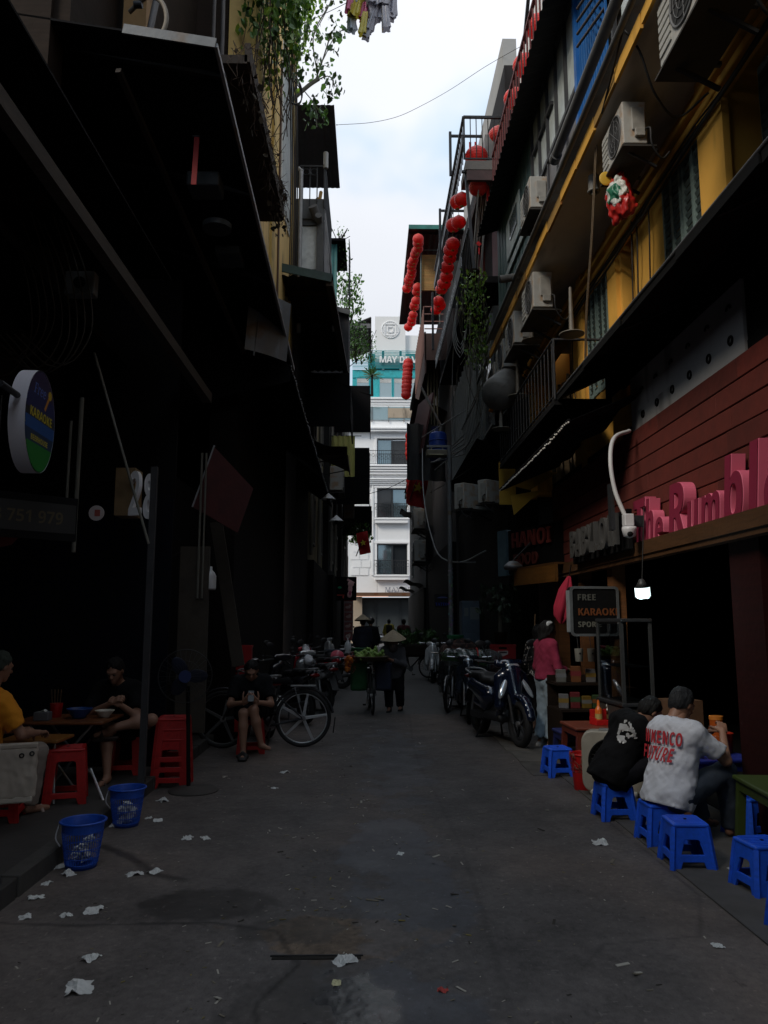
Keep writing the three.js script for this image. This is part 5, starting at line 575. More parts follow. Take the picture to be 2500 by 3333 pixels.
  mesh('awning', corr(1.3, 5.8, 0.9, 0.03).rotateZ(-0.25).translate(2.68, 4.95, -17.4), ltar, b); mesh('ground_wall', [box(0.2, 4.7, 8.2, 2.75, 2.35, -18.8), box(1.2, 4.7, 0.2, 3.4, 2.35, -14.75)], dirty([0.012, 0.01, 0.009], 0.9), b);
  // banner of small white letters
  mesh('banner', box(0.02, 0.4, 6.4, 1.9, 9.1, -18.4), print(1024, 64, (x, w, h) => { x.fillStyle = '#101114'; x.fillRect(0, 0, w, h); x.fillStyle = '#c8ccd0'; x.font = 'bold 44px sans-serif'; x.fillText('DANCE BAR  COCKTAIL  BIA HOI  SHISHA', 12, 48); }), b, true);
}
{
  const ge = thing('green_roof_house', 'far house with green edged roof and a bamboo blind, right row', 'building', [0, 0, 0]), wl = dirty([0.04, 0.035, 0.036], 0.9, 'plaster');
  mesh('wall', box(2, 13, 9, 3.6, 6.5, -27.6), wl, ge); mesh('roof', [box(1.9, 0.08, 8, 2.15, 14.05, -27)], dirty([0.05, 0.02, 0.022], 0.8), ge); mesh('roof_edge', [box(1.9, 0.14, 0.06, 2.15, 14.05, -22.96)], dirty([0.02, 0.2, 0.17], 0.5), ge); mesh('soffit', corr(1.9, 7.6, 0.2, 0.02).translate(2.15, 13.95, -27), dirty([0.07, 0.03, 0.03], 0.8), ge);
  mesh('blind', box(0.56, 1.25, 0.03, 1.93, 13.0, -24), dirty([0.42, 0.24, 0.08], 0.8, 'wood'), ge); for (let i = 0; i < 17; i++) mesh('blind_slat', box(0.56, 0.068, 0.018, 1.93, 12.42 + i * 0.073, -23.975), dirty([0.44 - (i % 3) * 0.02, 0.25, 0.085], 0.8, 'wood'), ge); many('frame', [bar([1.62, 11.2, -23.9], [1.66, 14, -23.9], 0.025), bar([2.25, 11.2, -23.9], [2.25, 14, -23.9], 0.025), bar([1.6, 13.75, -23.9], [2.3, 13.75, -23.9], 0.018)], dirty([0.1, 0.15, 0.15], 0.5), ge);
  mesh('balcony', [box(0.7, 0.9, 5, 2.1, 10.4, -26.3), box(0.05, 1.4, 5, 1.76, 10.2, -26.3)], dirty([0.09, 0.055, 0.05], 0.85, 'plaster'), ge); const r = []; for (let i = 0; i < 4; i++) r.push(box(0.62, 0.03, 0.03, 2.05, 11.0 + i * 0.25, -23.8)); for (let i = 0; i < 16; i++) r.push(bar([1.72, 10.2, -23.9 - i * 0.3], [1.72, 11.8, -23.9 - i * 0.3], 0.014, 5)); mesh('railing', r, dirty([0.3, 0.16, 0.14], 0.6), ge);
  many('pipe', [0, 1, 2, 3].map((i) => bar([1.9 + i * 0.1, 6.4, -24.5], [1.9 + i * 0.1, 10, -24.6], 0.03)), dirty([0.16, 0.14, 0.08], 0.7), ge); mesh('awning', corr(1.2, 5, 0.8, 0.03).rotateZ(-0.35).translate(2.05, 8.9, -27.8), ltar, ge);
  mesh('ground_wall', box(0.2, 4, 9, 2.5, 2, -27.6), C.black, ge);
  const bb = thing('tilted_board', 'big tilted dark red board in a silver frame over the alley, right row', 'board', [1.6, 7.75, -24], 0.25); mesh('board', box(0.06, 2.0, 1.5, 0, 0, 0, 0, 0, -0.2), dirty([0.06, 0.018, 0.02], 0.6), bb); many('frame', [beam([-0.22, 1.1, 0.78], [0.42, -0.1, 0.78], 0.06), beam([0.42, -0.1, 0.78], [0.2, -1.0, 0.78], 0.05)], C.galv, bb); mesh('torn_sheet', corr(1.3, 1.8, 0.4, 0.08).rotateX(PI / 2).translate(0.02, -0.9, 0.5), dirty([0.05, 0.05, 0.05], 0.9), bb);
  const bl = thing('blue_barrel', 'blue plastic barrel on the clutter of the right row balcony', 'barrel', [1.98, 6.3, -22]); mesh('body', lathe([[0.001, 0], [0.24, 0], [0.26, 0.05], [0.27, 0.4], [0.25, 0.75], [0.2, 0.8], [0.001, 0.8]], 20), M([0.01, 0.05, 0.3], 0.5), bl); many('hoop', [tor(0.272, 0.014, 0, 0.3, 0, PI / 2), tor(0.268, 0.014, 0, 0.55, 0, PI / 2)], M([0.008, 0.04, 0.24], 0.5), bl);
  const bs = thing('blue_banner', 'narrow blue banner with white letters below the blue barrel', 'banner', [1.95, 7.1, -23.5], -0.5); bs.scale.setScalar(0.75); mesh('cloth', box(0.5, 1.5, 0.02, 0, 0, 0), print(128, 384, (x, w, h) => { x.fillStyle = '#081c54'; x.fillRect(0, 0, w, h); x.save(); x.translate(92, 372); x.rotate(-PI / 2); x.fillStyle = '#8088a0'; x.font = 'bold 84px sans-serif'; x.fillText('KHÁCH SẠN', 0, 0); x.restore(); }), bs, true); mesh('rod', bar([-0.3, 0.76, 0], [0.3, 0.76, 0], 0.014), C.iron, bs);
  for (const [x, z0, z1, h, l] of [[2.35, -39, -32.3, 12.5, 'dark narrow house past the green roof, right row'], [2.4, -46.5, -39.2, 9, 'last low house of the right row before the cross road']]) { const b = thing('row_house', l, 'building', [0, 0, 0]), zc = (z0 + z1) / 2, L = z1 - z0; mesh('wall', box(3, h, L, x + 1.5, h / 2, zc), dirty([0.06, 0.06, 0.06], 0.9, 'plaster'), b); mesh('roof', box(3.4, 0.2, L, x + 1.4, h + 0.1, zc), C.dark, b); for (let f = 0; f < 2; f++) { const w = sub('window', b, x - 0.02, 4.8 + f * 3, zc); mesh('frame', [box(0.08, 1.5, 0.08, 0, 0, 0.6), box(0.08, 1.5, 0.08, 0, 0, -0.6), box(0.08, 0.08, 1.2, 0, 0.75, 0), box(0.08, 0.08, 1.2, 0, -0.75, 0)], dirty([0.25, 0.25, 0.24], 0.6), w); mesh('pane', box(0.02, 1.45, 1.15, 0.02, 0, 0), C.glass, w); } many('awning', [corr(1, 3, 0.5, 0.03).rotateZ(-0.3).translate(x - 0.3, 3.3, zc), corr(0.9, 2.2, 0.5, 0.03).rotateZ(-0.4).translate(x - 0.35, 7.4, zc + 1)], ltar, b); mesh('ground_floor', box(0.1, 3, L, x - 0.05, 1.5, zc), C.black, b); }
  dup(AC0, 'weathered air conditioner high on the end of the right row, upper of two', 1.98, 5.3, -31.4, 0, 1.5); dup(AC0, 'weathered air conditioner on the end of the right row, lower of two', 1.95, 3.9, -30.5, 0, 1.5);
}
dup(AC0, 'white air conditioner on the right row behind the lamp post, left of two', 2.02, 3.8, -15.1, -0.9, 0.9); dup(AC0, 'white air conditioner on the right row beside the yellow panel, right of two', 2.42, 3.9, -14.9, -0.9, 0.8);
// street lamp with bandaged pole
{
  const t = thing('street_lamp', 'grey street lamp on a pole plastered with stickers, right side', 'street lamp', [1.88, 0, -18]);
  mesh('pole', [cyl(0.045, 0.06, 5.8, 0, 2.9, 0, 0, 0, 0, 12)], dirty([0.2, 0.21, 0.22], 0.6, 'metal'), t); mesh('arm', [box(0.56, 0.05, 0.05, -0.25, 5.78, 0), box(0.6, 0.03, 0.03, 0.3, 3.0, 0)], C.galv, t); const hd = mesh('lamp_head', rbox(0.5, 0.16, 0.26, 0.03, -0.3, 5.6, 0), dirty([0.2, 0.18, 0.13], 0.6), t); mesh('tube', bar([-0.48, 5.55, 0.135], [-0.14, 5.55, 0.135], 0.014), M([0.4, 0.36, 0.22], 0.4), hd); mesh('clip', [box(0.03, 0.06, 0.04, -0.42, 5.72, 0), box(0.03, 0.06, 0.04, -0.15, 5.72, 0)], C.galv, hd);
  reseed(8); for (let i = 0; i < 34; i++) { const y = 1.2 + i * 0.05, a = rr(-1.6, 1.6); mesh('sticker', put(new THREE.CylinderGeometry(0.062, 0.063, rr(0.03, 0.06), 8, 1, true, a, rr(0.6, 1.6)), 0, y, 0), M([rr(0.12, 0.4), rr(0.12, 0.38), rr(0.12, 0.38)], 0.8), t); }
  const w = thing('overhead_cable', 'sagging grey cable looping down to the lamp pole', 'cable', [0, 0, 0]); mesh('cable', tube([[1.45, 6.4, -21], [1.4, 5, -20], [1.5, 3.8, -19], [1.7, 3.15, -18.4], [2.1, 3.0, -18], [2.6, 3.2, -17.2]], 0.016, 30, 5), C.greywire, w); mesh('clamp', box(0.06, 0.08, 0.05, 1.86, 3.05, -18.1), C.iron, w);
}
// wires across the sky
for (const [l, pts, r] of [['thin wire sagging across the sky between the two rows', [[-0.89, 14.33, -18.3], [0.0, 14.13, -17.9], [0.66, 14.02, -17.5], [1.25, 13.98, -17], [1.83, 14.0, -16.5], [2.55, 13.85, -15.5], [3.27, 13.62, -14.5]], 0.007], ['thin wire at the top of the sky beside the hanging laundry', [[-1.6, 10.7, -11], [-1.05, 11.02, -11], [-0.39, 11.39, -11], [0.3, 11.85, -11]], 0.006], ['short wire joining the rows in front of the white building', [[-0.05, 7.1, -33], [0.8, 7.2, -32], [1.7, 7.5, -31]], 0.014], ['dark drooping wire over the right pavement by the lamp post', [[1.6, 5.0, -20], [2.2, 4.9, -16], [2.9, 5.2, -12]], 0.01]]) { const t = thing('wire', l, 'wire', [0, 0, 0]); mesh('strand', tube(pts, r, 40, 4), C.wire, t); mesh('knot', sph(r * 2.2, ...pts[0]), C.wire, t); }
// laundry bunch at the top of the picture
{
  const t = thing('hanging_bags', 'bunch of silver, yellow and pink plastic wrappers hanging in the sky', 'plastic bags', [-0.02, 11.2, -11]); reseed(14);
  const cols = [[0.42, 0.41, 0.46], [0.42, 0.41, 0.46], [0.36, 0.36, 0.42], [0.6, 0.5, 0.06], [0.6, 0.1, 0.22], [0.45, 0.5, 0.56]];
  const Wr = [[-0.32, 0.2, 4], [-0.26, 0.1, 3], [-0.18, 0.16, 3], [-0.1, 0.08, 4], [-0.3, -0.05, 5], [0, 0.12, 0], [0.1, 0.1, 1], [0.2, 0.12, 2], [0.3, 0.12, 0], [0.24, -0.12, 1], [0.02, -0.15, 2], [-0.1, -0.22, 3], [-0.04, -0.3, 2], [0.36, 0.2, 2], [-0.02, 0.3, 0], [0.14, 0.3, 2], [-0.22, 0.32, 5], [0.26, 0.34, 0]];
  for (const [x, y, c] of Wr) { const w = rr(0.1, 0.15), h = rr(0.3, 0.42); const g = new THREE.CylinderGeometry(w * 0.35, w * 0.55, h, 14, 8, true), p = g.attributes.position; for (let i = 0; i < p.count; i++) { const a = Math.atan2(p.getZ(i), p.getX(i)), k = 1 + 0.35 * Math.sin(a * 4 + x * 20) + 0.4 * fb3(p.getX(i) * 9 + x * 7, p.getY(i) * 6, p.getZ(i) * 9 + y, 2); p.setX(i, p.getX(i) * k); p.setZ(i, p.getZ(i) * k); } g.computeVertexNormals(); mesh('wrapper', put(g, x, y, rr(-0.08, 0.08), 0, 0, rr(-0.25, 0.25)), M(cols[c], 0.35, { phys: 1, transmission: 0.2, thickness: 0 }), t); }
  mesh('cord', bar([0, 0.4, 0], [0.05, 1.6, 0], 0.008), C.iron, t);
}
{
  reseed(33); const nm = ['leaf_spray', 'leaf_cluster', 'young_leaves'];
  for (const [x, y, z, n, l] of [[2.05, 8.0, -14.6, 330, 'fern-like green plant hanging from the lower steel balcony, right row'], [2.12, 6.95, -14.4, 260, 'second leafy plant hanging lower beside the yellow eave, right row']]) { const t = thing('hanging_plant', l, 'plant', [x, y, z]); leaves(n, () => [rr(-0.32, 0.3) * Math.sqrt(rnd()), 0.5 - 0.9 * rnd(), rr(-0.35, 0.35)], 0.04, 0.1).forEach((g, i) => mesh(nm[i], g, leafMat[[0, 2, 2][i]], t).userData.kind = 'stuff'); const st = []; for (let i = 0; i < 14; i++) st.push(tube([[0.1, 0.6, 0], [rr(-0.2, 0.2), 0.3, rr(-0.2, 0.2)], [rr(-0.3, 0.3), -0.4, rr(-0.3, 0.3)], [rr(-0.3, 0.3), -1.4, rr(-0.3, 0.3)]], 0.006, 10, 4)); mesh('stems', st, dirty([0.08, 0.07, 0.05], 0.9), t).userData.kind = 'stuff'; mesh('pot', lathe([[0.001, 0.4], [0.1, 0.4], [0.14, 0.6], [0.11, 0.6], [0.001, 0.5]], 14), C.darkwood, t); }
}
// second awning with a bulb string, iron balcony, hanging rods, big round duct
{
  const a = thing('corner_awning', 'black awning with a dotted bulb string along its slanting edge, right side', 'awning', [0, 0, 0]); mesh('sheet', corr(4.6, 1.1, 0.9, 0.02).rotateY(PI / 2).rotateZ(0.4).translate(2.72, 4.05, -10.55), ltar, a); const rp = []; for (let i = 0; i < 62; i++) { const t = i / 61; rp.push(sph(0.013, 2.2 + rr(-0.006, 0.006), 3.84 + rr(-0.01, 0.01) - 0.03 * Math.sin(t * PI), -8.3 - 4.55 * t, 1, 1, 1, 5)); } const o = mesh('bulb_string', rp, M([0.62, 0.6, 0.55], 0.4), a); o.userData.kind = 'stuff'; mesh('edge_bar', bar([2.21, 3.86, -8.3], [2.21, 3.86, -12.9], 0.018), C.black, a);
  const bal = thing('iron_balcony', 'thin iron balcony railing under the dark doorway of the yellow building', 'balcony', [0, 0, 0]); mesh('slab', box(0.8, 0.08, 4.2, 2.75, 4.42, -11.6), C.dark, bal); const r = []; for (let i = 0; i < 20; i++) r.push(bar([2.36, 4.45, -9.6 - i * 0.21], [2.36, 5.25, -9.6 - i * 0.21], 0.01, 5)); r.push(bar([2.36, 5.25, -9.5], [2.36, 5.25, -13.7], 0.018), bar([2.36, 4.5, -9.5], [2.36, 4.5, -13.7], 0.014), bar([2.36, 5.25, -9.5], [3.1, 5.25, -9.5], 0.018), bar([2.36, 4.45, -9.5], [2.36, 5.25, -9.5], 0.018)); mesh('railing', r, C.iron, bal);
  [[2.55, 5.25, -9.3, 'nearest'], [2.5, 5.95, -11.4, 'highest'], [2.42, 5.3, -12.2, 'second lowest'], [2.2, 4.85, -12.6, 'lowest and farthest']].forEach(([x, y, z, w]) => { const t = thing('rod_lamp', `${w} of the four disc ended rods under the yellow building`, 'lamp', [x, y, z]); mesh('rod', cyl(0.02, 0.035, 0.62, 0, 0.31, 0, 0, 0, 0, 10), dirty([0.2, 0.18, 0.15], 0.5), t); mesh('disc', lathe([[0.001, 0.03], [0.04, 0.03], [0.16, 0.0], [0.155, -0.015], [0.001, -0.01]], 20), dirty([0.22, 0.2, 0.16], 0.5), t); });
  const d = thing('round_duct', 'fat grey round duct with an open mouth under the orange bracket, right side', 'duct', [2.22, 5.5, -12.6], 0.5); mesh('duct', lathe([[0.26, 0.28], [0.3, 0.26], [0.3, -0.1], [0.24, -0.26], [0.001, -0.28]], 28, 0, 0, 0, -0.5, 0, -0.9), dirty([0.17, 0.165, 0.155], 0.6), d); mesh('rim', put(new THREE.TorusGeometry(0.28, 0.03, 8, 28).rotateX(PI / 2).translate(0, 0.27, 0), 0, 0, 0, -0.5, 0, -0.9), dirty([0.2, 0.19, 0.18], 0.6), d);
  const ob = thing('orange_bracket', 'orange painted bracket and wall piece beside the round duct', 'bracket', [0, 0, 0]); mesh('panel', poly([[-0.5, 0], [-0.28, 0.42], [0.55, 0.42], [0.55, -0.5], [0.36, -0.5], [0.3, 0.3], [-0.24, 0.3]], 0.08, 0.01).translate(2.55, 5.25, -12.9), oran, ob); mesh('panel_edge', beam([2.06, 5.2, -12.8], [2.28, 5.66, -12.8], 0.06), oran, ob);
  const yp = thing('wall_patch', 'bright yellow wall pieces under the dotted awning, right side', 'panel', [0, 0, 0]); many('panel', [box(0.3, 0.8, 0.05, 2.52, 4.15, -13.9), poly([[-0.3, 0.1], [0.2, 0.32], [0.6, 0.32], [0.1, 0.0]], 0.04).translate(2.75, 3.95, -13.5), poly([[-0.25, 0.0], [0.3, 0.1], [-0.2, -0.35]], 0.04).translate(2.75, 3.85, -13.5)], dirty([0.6, 0.34, 0.03], 0.7, 'plaster'), yp);
  const hd = thing('silver_lamp', 'small silver lamp dome above the blue-grey cabinet, right side', 'lamp', [2.35, 2.52, -12.6]); mesh('dome', lathe([[0.001, 0.1], [0.07, 0.09], [0.15, 0.02], [0.16, 0], [0.14, -0.05], [0.001, -0.06]], 20), C.galv, hd); mesh('arm', bar([0, 0.1, 0], [0.3, 0.4, 0], 0.014), C.iron, hd);
}
// ================= people =================
const add3 = (a, b, k = 1) => [a[0] + b[0] * k, a[1] + b[1] * k, a[2] + b[2] * k], sub3 = (a, b) => [a[0] - b[0], a[1] - b[1], a[2] - b[2]], mix3 = (a, b, t) => [a[0] + (b[0] - a[0]) * t, a[1] + (b[1] - a[1]) * t, a[2] + (b[2] - a[2]) * t], len3 = (a) => Math.hypot(...a) || 1e-6, nrm3 = (a) => { const l = len3(a); return [a[0] / l, a[1] / l, a[2] / l]; };
const headGeo = (h) => blob([{ c: [0, 0.025, -0.015], e: [0.074, 0.09, 0.092], k: 0.03 }, { c: [0, -0.04, 0.022], e: [0.056, 0.074, 0.066], k: 0.04 }, { c: [0, -0.092, 0.06], e: [0.024, 0.02, 0.022], k: 0.03 }, { a: [0, 0.012, 0.083], b: [0, -0.024, 0.102], r: 0.008, s: 0.014, k: 0.02 }, { a: [-0.035, 0.02, 0.075], b: [0.035, 0.02, 0.075], r: 0.012, k: 0.02 }, { a: [-0.016, -0.058, 0.083], b: [0.016, -0.058, 0.083], r: 0.008, k: 0.008 }, { c: [-0.029, 0.0, 0.094], e: [0.016, 0.011, 0.014], k: 0.016, neg: 1 }, { c: [0.029, 0.0, 0.094], e: [0.016, 0.011, 0.014], k: 0.016, neg: 1 }, { c: [-0.078, -0.005, -0.008], e: [0.011, 0.032, 0.021], k: 0.01 }, { c: [0.078, -0.005, -0.008], e: [0.011, 0.032, 0.021], k: 0.01 }, { a: [0, -0.06, -0.03], b: [0, -0.14, -0.04], r: 0.05, k: 0.03 }], h, 0.02);
function handGeo(side, curl, h = 0.0045) {   // wrist at the origin, fingers along +y, palm towards +z, thumb on side * x
  const pr = [{ c: [0, 0.045, 0], x: [0.038, 0.046, 0.014], r: 0.012, k: 0.012 }, { a: [0, -0.02, 0], b: [0, 0.02, 0], r: 0.024, k: 0.015 }];
  [[-0.029, 0.06], [-0.01, 0.072], [0.01, 0.068], [0.029, 0.054]].forEach(([x, L], i) => { let p = [side * -x, 0.088 - Math.abs(x) * 0.1, 0], a = curl * 0.6 + i * 0.04; for (let k = 0; k < 3; k++) { const l = L * [0.45, 0.32, 0.23][k], q = [p[0], p[1] + Math.cos(a) * l, p[2] + Math.sin(a) * l]; pr.push({ a: p, b: q, r: 0.0092 - k * 0.0009, s: 0.0083 - k * 0.0009, k: 0.006 }); p = q; a += curl; } });
  let p = [side * 0.034, 0.022, 0.006], d = [side * 0.62, 0.66, 0.42]; for (let k = 0; k < 3; k++) { const l = [0.036, 0.03, 0.024][k], q = add3(p, nrm3(d), l); pr.push({ a: p, b: q, r: 0.0125 - k * 0.0016, s: 0.0108 - k * 0.0014, k: 0.008 }); p = q; d = add3(d, [-side * 0.28 * curl, 0.05, 0.32 * curl]); }
  return blob(pr, h, 0.012);
}
const cacheH = {}; const hands = (s, c) => (cacheH[s + '_' + c] ??= handGeo(s, c));
const HEAD = headGeo(0.007), HEADL = headGeo(0.012);
function orient(g, at, dir, face) { const y = V(...nrm3(dir)), z0 = V(...nrm3(face)), x = y.clone().cross(z0).normalize(), z = x.clone().cross(y).normalize(); const m = new THREE.Matrix4().makeBasis(x, y, z).setPosition(...at); return g.clone().applyMatrix4(m); }
function person(label, pos, ry, J, o = {}) {
  const t = thing('person', label, 'person', pos, ry), h = o.cell ?? 0.012, w = o.wide ?? 1, sk = o.skin ?? C.skin;
  const tw = o.twist ?? 0, rx = [Math.cos(tw), o.tilt ?? 0, -Math.sin(tw)];
  J.shA ??= add3(add3(J.che, rx, -0.175 * w), [0, 0.085, 0]); J.shB ??= add3(add3(J.che, rx, 0.175 * w), [0, 0.085, 0]);
  J.hiA ??= add3(J.pel, [-0.085 * w, -0.01, 0]); J.hiB ??= add3(J.pel, [0.085 * w, -0.01, 0]); J.nec ??= add3(mix3(J.shA, J.shB, 0.5), [0, 0.03, 0]);
  for (const s of ['A', 'B']) J['toe' + s] ??= add3(J['an' + s], [0, -0.055, 0.16]);
  const torso = (m) => { const d = sub3(J.che, J.pel), k = 0.07; return [{ a: J.hiA, b: J.hiB, r: 0.1 * w + m, k }, { a: add3(J.pel, rx, -0.05 * w), b: add3(J.che, rx, -0.075 * w), r: 0.092 * w + m, s: 0.108 * w + m, k }, { a: add3(J.pel, rx, 0.05 * w), b: add3(J.che, rx, 0.075 * w), r: 0.092 * w + m, s: 0.108 * w + m, k }, { a: mix3(J.shA, J.shB, 0.08), b: mix3(J.shA, J.shB, 0.92), r: 0.058 + m, k }, { a: mix3(J.shA, J.shB, 0.3), b: J.nec, r: 0.06 + m, s: 0.052 + m, k }, { a: mix3(J.shA, J.shB, 0.7), b: J.nec, r: 0.06 + m, s: 0.052 + m, k }]; };
  // skin: one continuous surface
  const body = [...torso(-0.012), { a: J.nec, b: add3(J.hd, [0, -0.05, -0.015]), r: 0.056, s: 0.05, k: 0.04 }];
  for (const s of ['A', 'B']) { body.push({ a: J['sh' + s], b: J['el' + s], r: 0.05 * w, s: 0.039, k: 0.05 }, { a: J['el' + s], b: J['wr' + s], r: 0.039, s: 0.026, k: 0.025 }); if (!o.noLegs) body.push({ a: J['hi' + s], b: J['kn' + s], r: 0.085 * w, s: 0.056, k: 0.05 }, { a: J['kn' + s], b: mix3(J['kn' + s], J['an' + s], 0.35), r: 0.054, s: 0.058, k: 0.03 }, { a: mix3(J['kn' + s], J['an' + s], 0.35), b: J['an' + s], r: 0.057, s: 0.034, k: 0.03 }, { a: add3(J['an' + s], [0, -0.03, -0.02]), b: J['toe' + s], r: 0.036, s: 0.024, k: 0.03 }); }
  const gs = [blob(body, h)];
  const hm = new THREE.Matrix4().makeRotationFromEuler(new THREE.Euler(o.pitch ?? 0, o.yaw ?? 0, o.roll ?? 0, 'YXZ')).setPosition(...J.hd);
  gs.push((o.far ? HEADL : HEAD).clone().applyMatrix4(hm));
  if (!o.far) for (const [s, sg] of [['A', 1], ['B', -1]]) { const dir = o['hd' + s] ?? sub3(J['wr' + s], J['el' + s]); gs.push(orient(hands(sg, o.curl ?? 0.5), J['wr' + s], dir, o['pl' + s] ?? [0, -1, 0.3])); }
  mesh('body', gs.map((g) => { g.deleteAttribute('uv'); return g; }), sk, t);
  // hair
  if (o.hair !== false) { const hl = o.hairLong; const hp = [{ c: [0, 0.034, -0.022], e: [0.086, 0.094, 0.096], k: 0.02 }, { c: [0, 0.0, -0.05], e: [0.08, 0.085, 0.062], k: 0.03 }]; if (hl) hp.push({ a: [0, 0.0, -0.06], b: [0, -hl, -0.07], r: 0.085, s: 0.06, k: 0.06 }, { a: [-0.06, 0, -0.03], b: [-0.07, -hl * 0.8, -0.03], r: 0.045, s: 0.03, k: 0.05 }, { a: [0.06, 0, -0.03], b: [0.07, -hl * 0.8, -0.03], r: 0.045, s: 0.03, k: 0.05 }); const g = blob(hp, o.far ? 0.012 : 0.006, 0.03, (d, x, y, z) => Math.max(d + (o.far ? 0 : 0.005 * n3(x * 70, y * 18, z * 70) + 0.012 * n3(x * 24, y * 12, z * 24)), hl ? -1 : -0.028 - y - 0.55 * Math.max(0, -z), (z - 0.035) * 0.8 - (y - 0.03) * 0.7)); mesh('hair', g.applyMatrix4(hm), o.hairMat ?? C.hair, t); }
  if (!o.far && !o.noEyes) for (const s of [-1, 1]) mesh('eye', sph(0.0105, 0.029 * s, 0.0, 0.079, 1, 1, 1, 10).applyMatrix4(hm), M([0.08, 0.07, 0.065], 0.2), t);
  const fold = (amp, f = 9) => (d, x, y, z) => d + amp * (0.8 * n3(x * f * 0.8 + y * f, (y - x) * f * 0.35, z * f * 0.7) + 0.45 * n3(x * f * 1.8 - y * f * 2.1, y * f * 0.7 + 3, z * f * 1.6) + 0.3 * n3(x * f * 3 + y * f * 3, (y - x) * f * 0.8, z * f * 2.6));
  if (o.shirt) {
    const m = o.loose ?? 0.014, sp = torso(m), f = o.sleeve ?? 0.6; for (const s of ['A', 'B']) { const sh = J['sh' + s], el = J['el' + s], wr = J['wr' + s]; if (f <= 1) sp.push({ a: sh, b: mix3(sh, el, f), r: 0.062 * w + m * 0.4, s: 0.068 + m * 0.5, k: 0.05, flat: 1 }); else sp.push({ a: sh, b: el, r: 0.062 * w + m * 0.4, s: 0.052 + m * 0.3, k: 0.05 }, { a: el, b: mix3(el, wr, f - 1), r: 0.052 + m * 0.3, s: 0.04 + m * 0.3, k: 0.03, flat: 1 }); }
    const hem = o.hem ?? 0.06, up = nrm3(sub3(J.che, J.pel)), fo = fold(o.folds ?? 0.012, o.foldF ?? 9), ncut = field([{ a: add3(J.nec, up, -0.01), b: J.hd, r: 0.072, s: 0.085 }]);
    sp.push({ a: add3(J.pel, up, 0.1), b: add3(J.pel, up, -hem), r: 0.14 * w + m, s: 0.158 * w + m, k: 0.06 });
    const g = blob(sp, h, 0.05, (d, x, y, z) => { let v = fo(d, x, y, z); const q = (x - J.pel[0]) * up[0] + (y - J.pel[1]) * up[1] + (z - J.pel[2]) * up[2]; return Math.max(v, -q - hem, -ncut(x, y, z)); });
    const so = mesh('shirt', g, o.shirt, t); if (o.shirtPrint) o.shirtPrint(so, t, J);
  }
  if (o.pants) {
    const f = o.pantLen ?? 1, m = o.pantLoose ?? 0.014, pp = [{ a: J.hiA, b: J.hiB, r: 0.11 * w + m * 0.5, k: 0.05 }, { a: J.pel, b: add3(J.pel, [0, 0.08, 0]), r: 0.115 * w, k: 0.06 }]; for (const s of ['A', 'B']) { const hi = J['hi' + s], kn = J['kn' + s], an = J['an' + s]; if (f <= 0.5) pp.push({ a: hi, b: mix3(hi, kn, f * 2), r: 0.098 * w + m, s: 0.078 + m, k: 0.04, flat: 1 }); else pp.push({ a: hi, b: kn, r: 0.098 * w + m, s: 0.068 + m, k: 0.04 }, { a: kn, b: mix3(kn, an, (f - 0.5) * 2), r: 0.068 + m, s: (o.cuff ?? 0.052) + m, k: 0.03, flat: 1 }); }
    mesh('trousers', blob(pp, h, 0.03, fold(o.pantFolds ?? 0.009, 10)), o.pants, t);
  }
  if (o.shoes) for (const s of ['A', 'B']) { const an = J['an' + s], to = J['toe' + s], d = nrm3([to[0] - an[0], 0, to[2] - an[2]]), y = Math.min(an[1], to[1]) - 0.02; mesh('shoe', blob([{ a: [an[0] - d[0] * 0.04, y, an[2] - d[2] * 0.04], b: [to[0], y - 0.008, to[2]], r: 0.043, s: 0.036, k: 0.03 }, ...(o.sandal ? [] : [{ a: add3(an, [0, -0.02, 0]), b: add3(an, [0, 0.01, 0]), r: 0.044, k: 0.03 }])], 0.01, 0.02, o.sandal ? (dd, x, yy) => Math.max(dd, yy - (y - 0.0)) : undefined), o.shoes, t); if (o.sandal) mesh('strap', blob([{ a: [to[0] - d[0] * 0.06 + d[2] * 0.04, y + 0.0, to[2] - d[2] * 0.06 - d[0] * 0.04], b: [to[0] - d[0] * 0.06, y + 0.045, to[2] - d[2] * 0.06], r: 0.014, k: 0.01 }, { a: [to[0] - d[0] * 0.06, y + 0.045, to[2] - d[2] * 0.06], b: [to[0] - d[0] * 0.06 - d[2] * 0.04, y, to[2] - d[2] * 0.06 + d[0] * 0.04], r: 0.014, k: 0.01 }], 0.006, 0.01), o.strap ?? o.shoes, t); }
  return t;
}
const cl = (c, r = 0.9) => M(c, r, { ...(Math.max(...c) < 0.03 ? { phys: 1, specularIntensity: 0.3 } : {}), map: T.cloth, bumpMap: T.fine, bumpScale: 0.0012 });
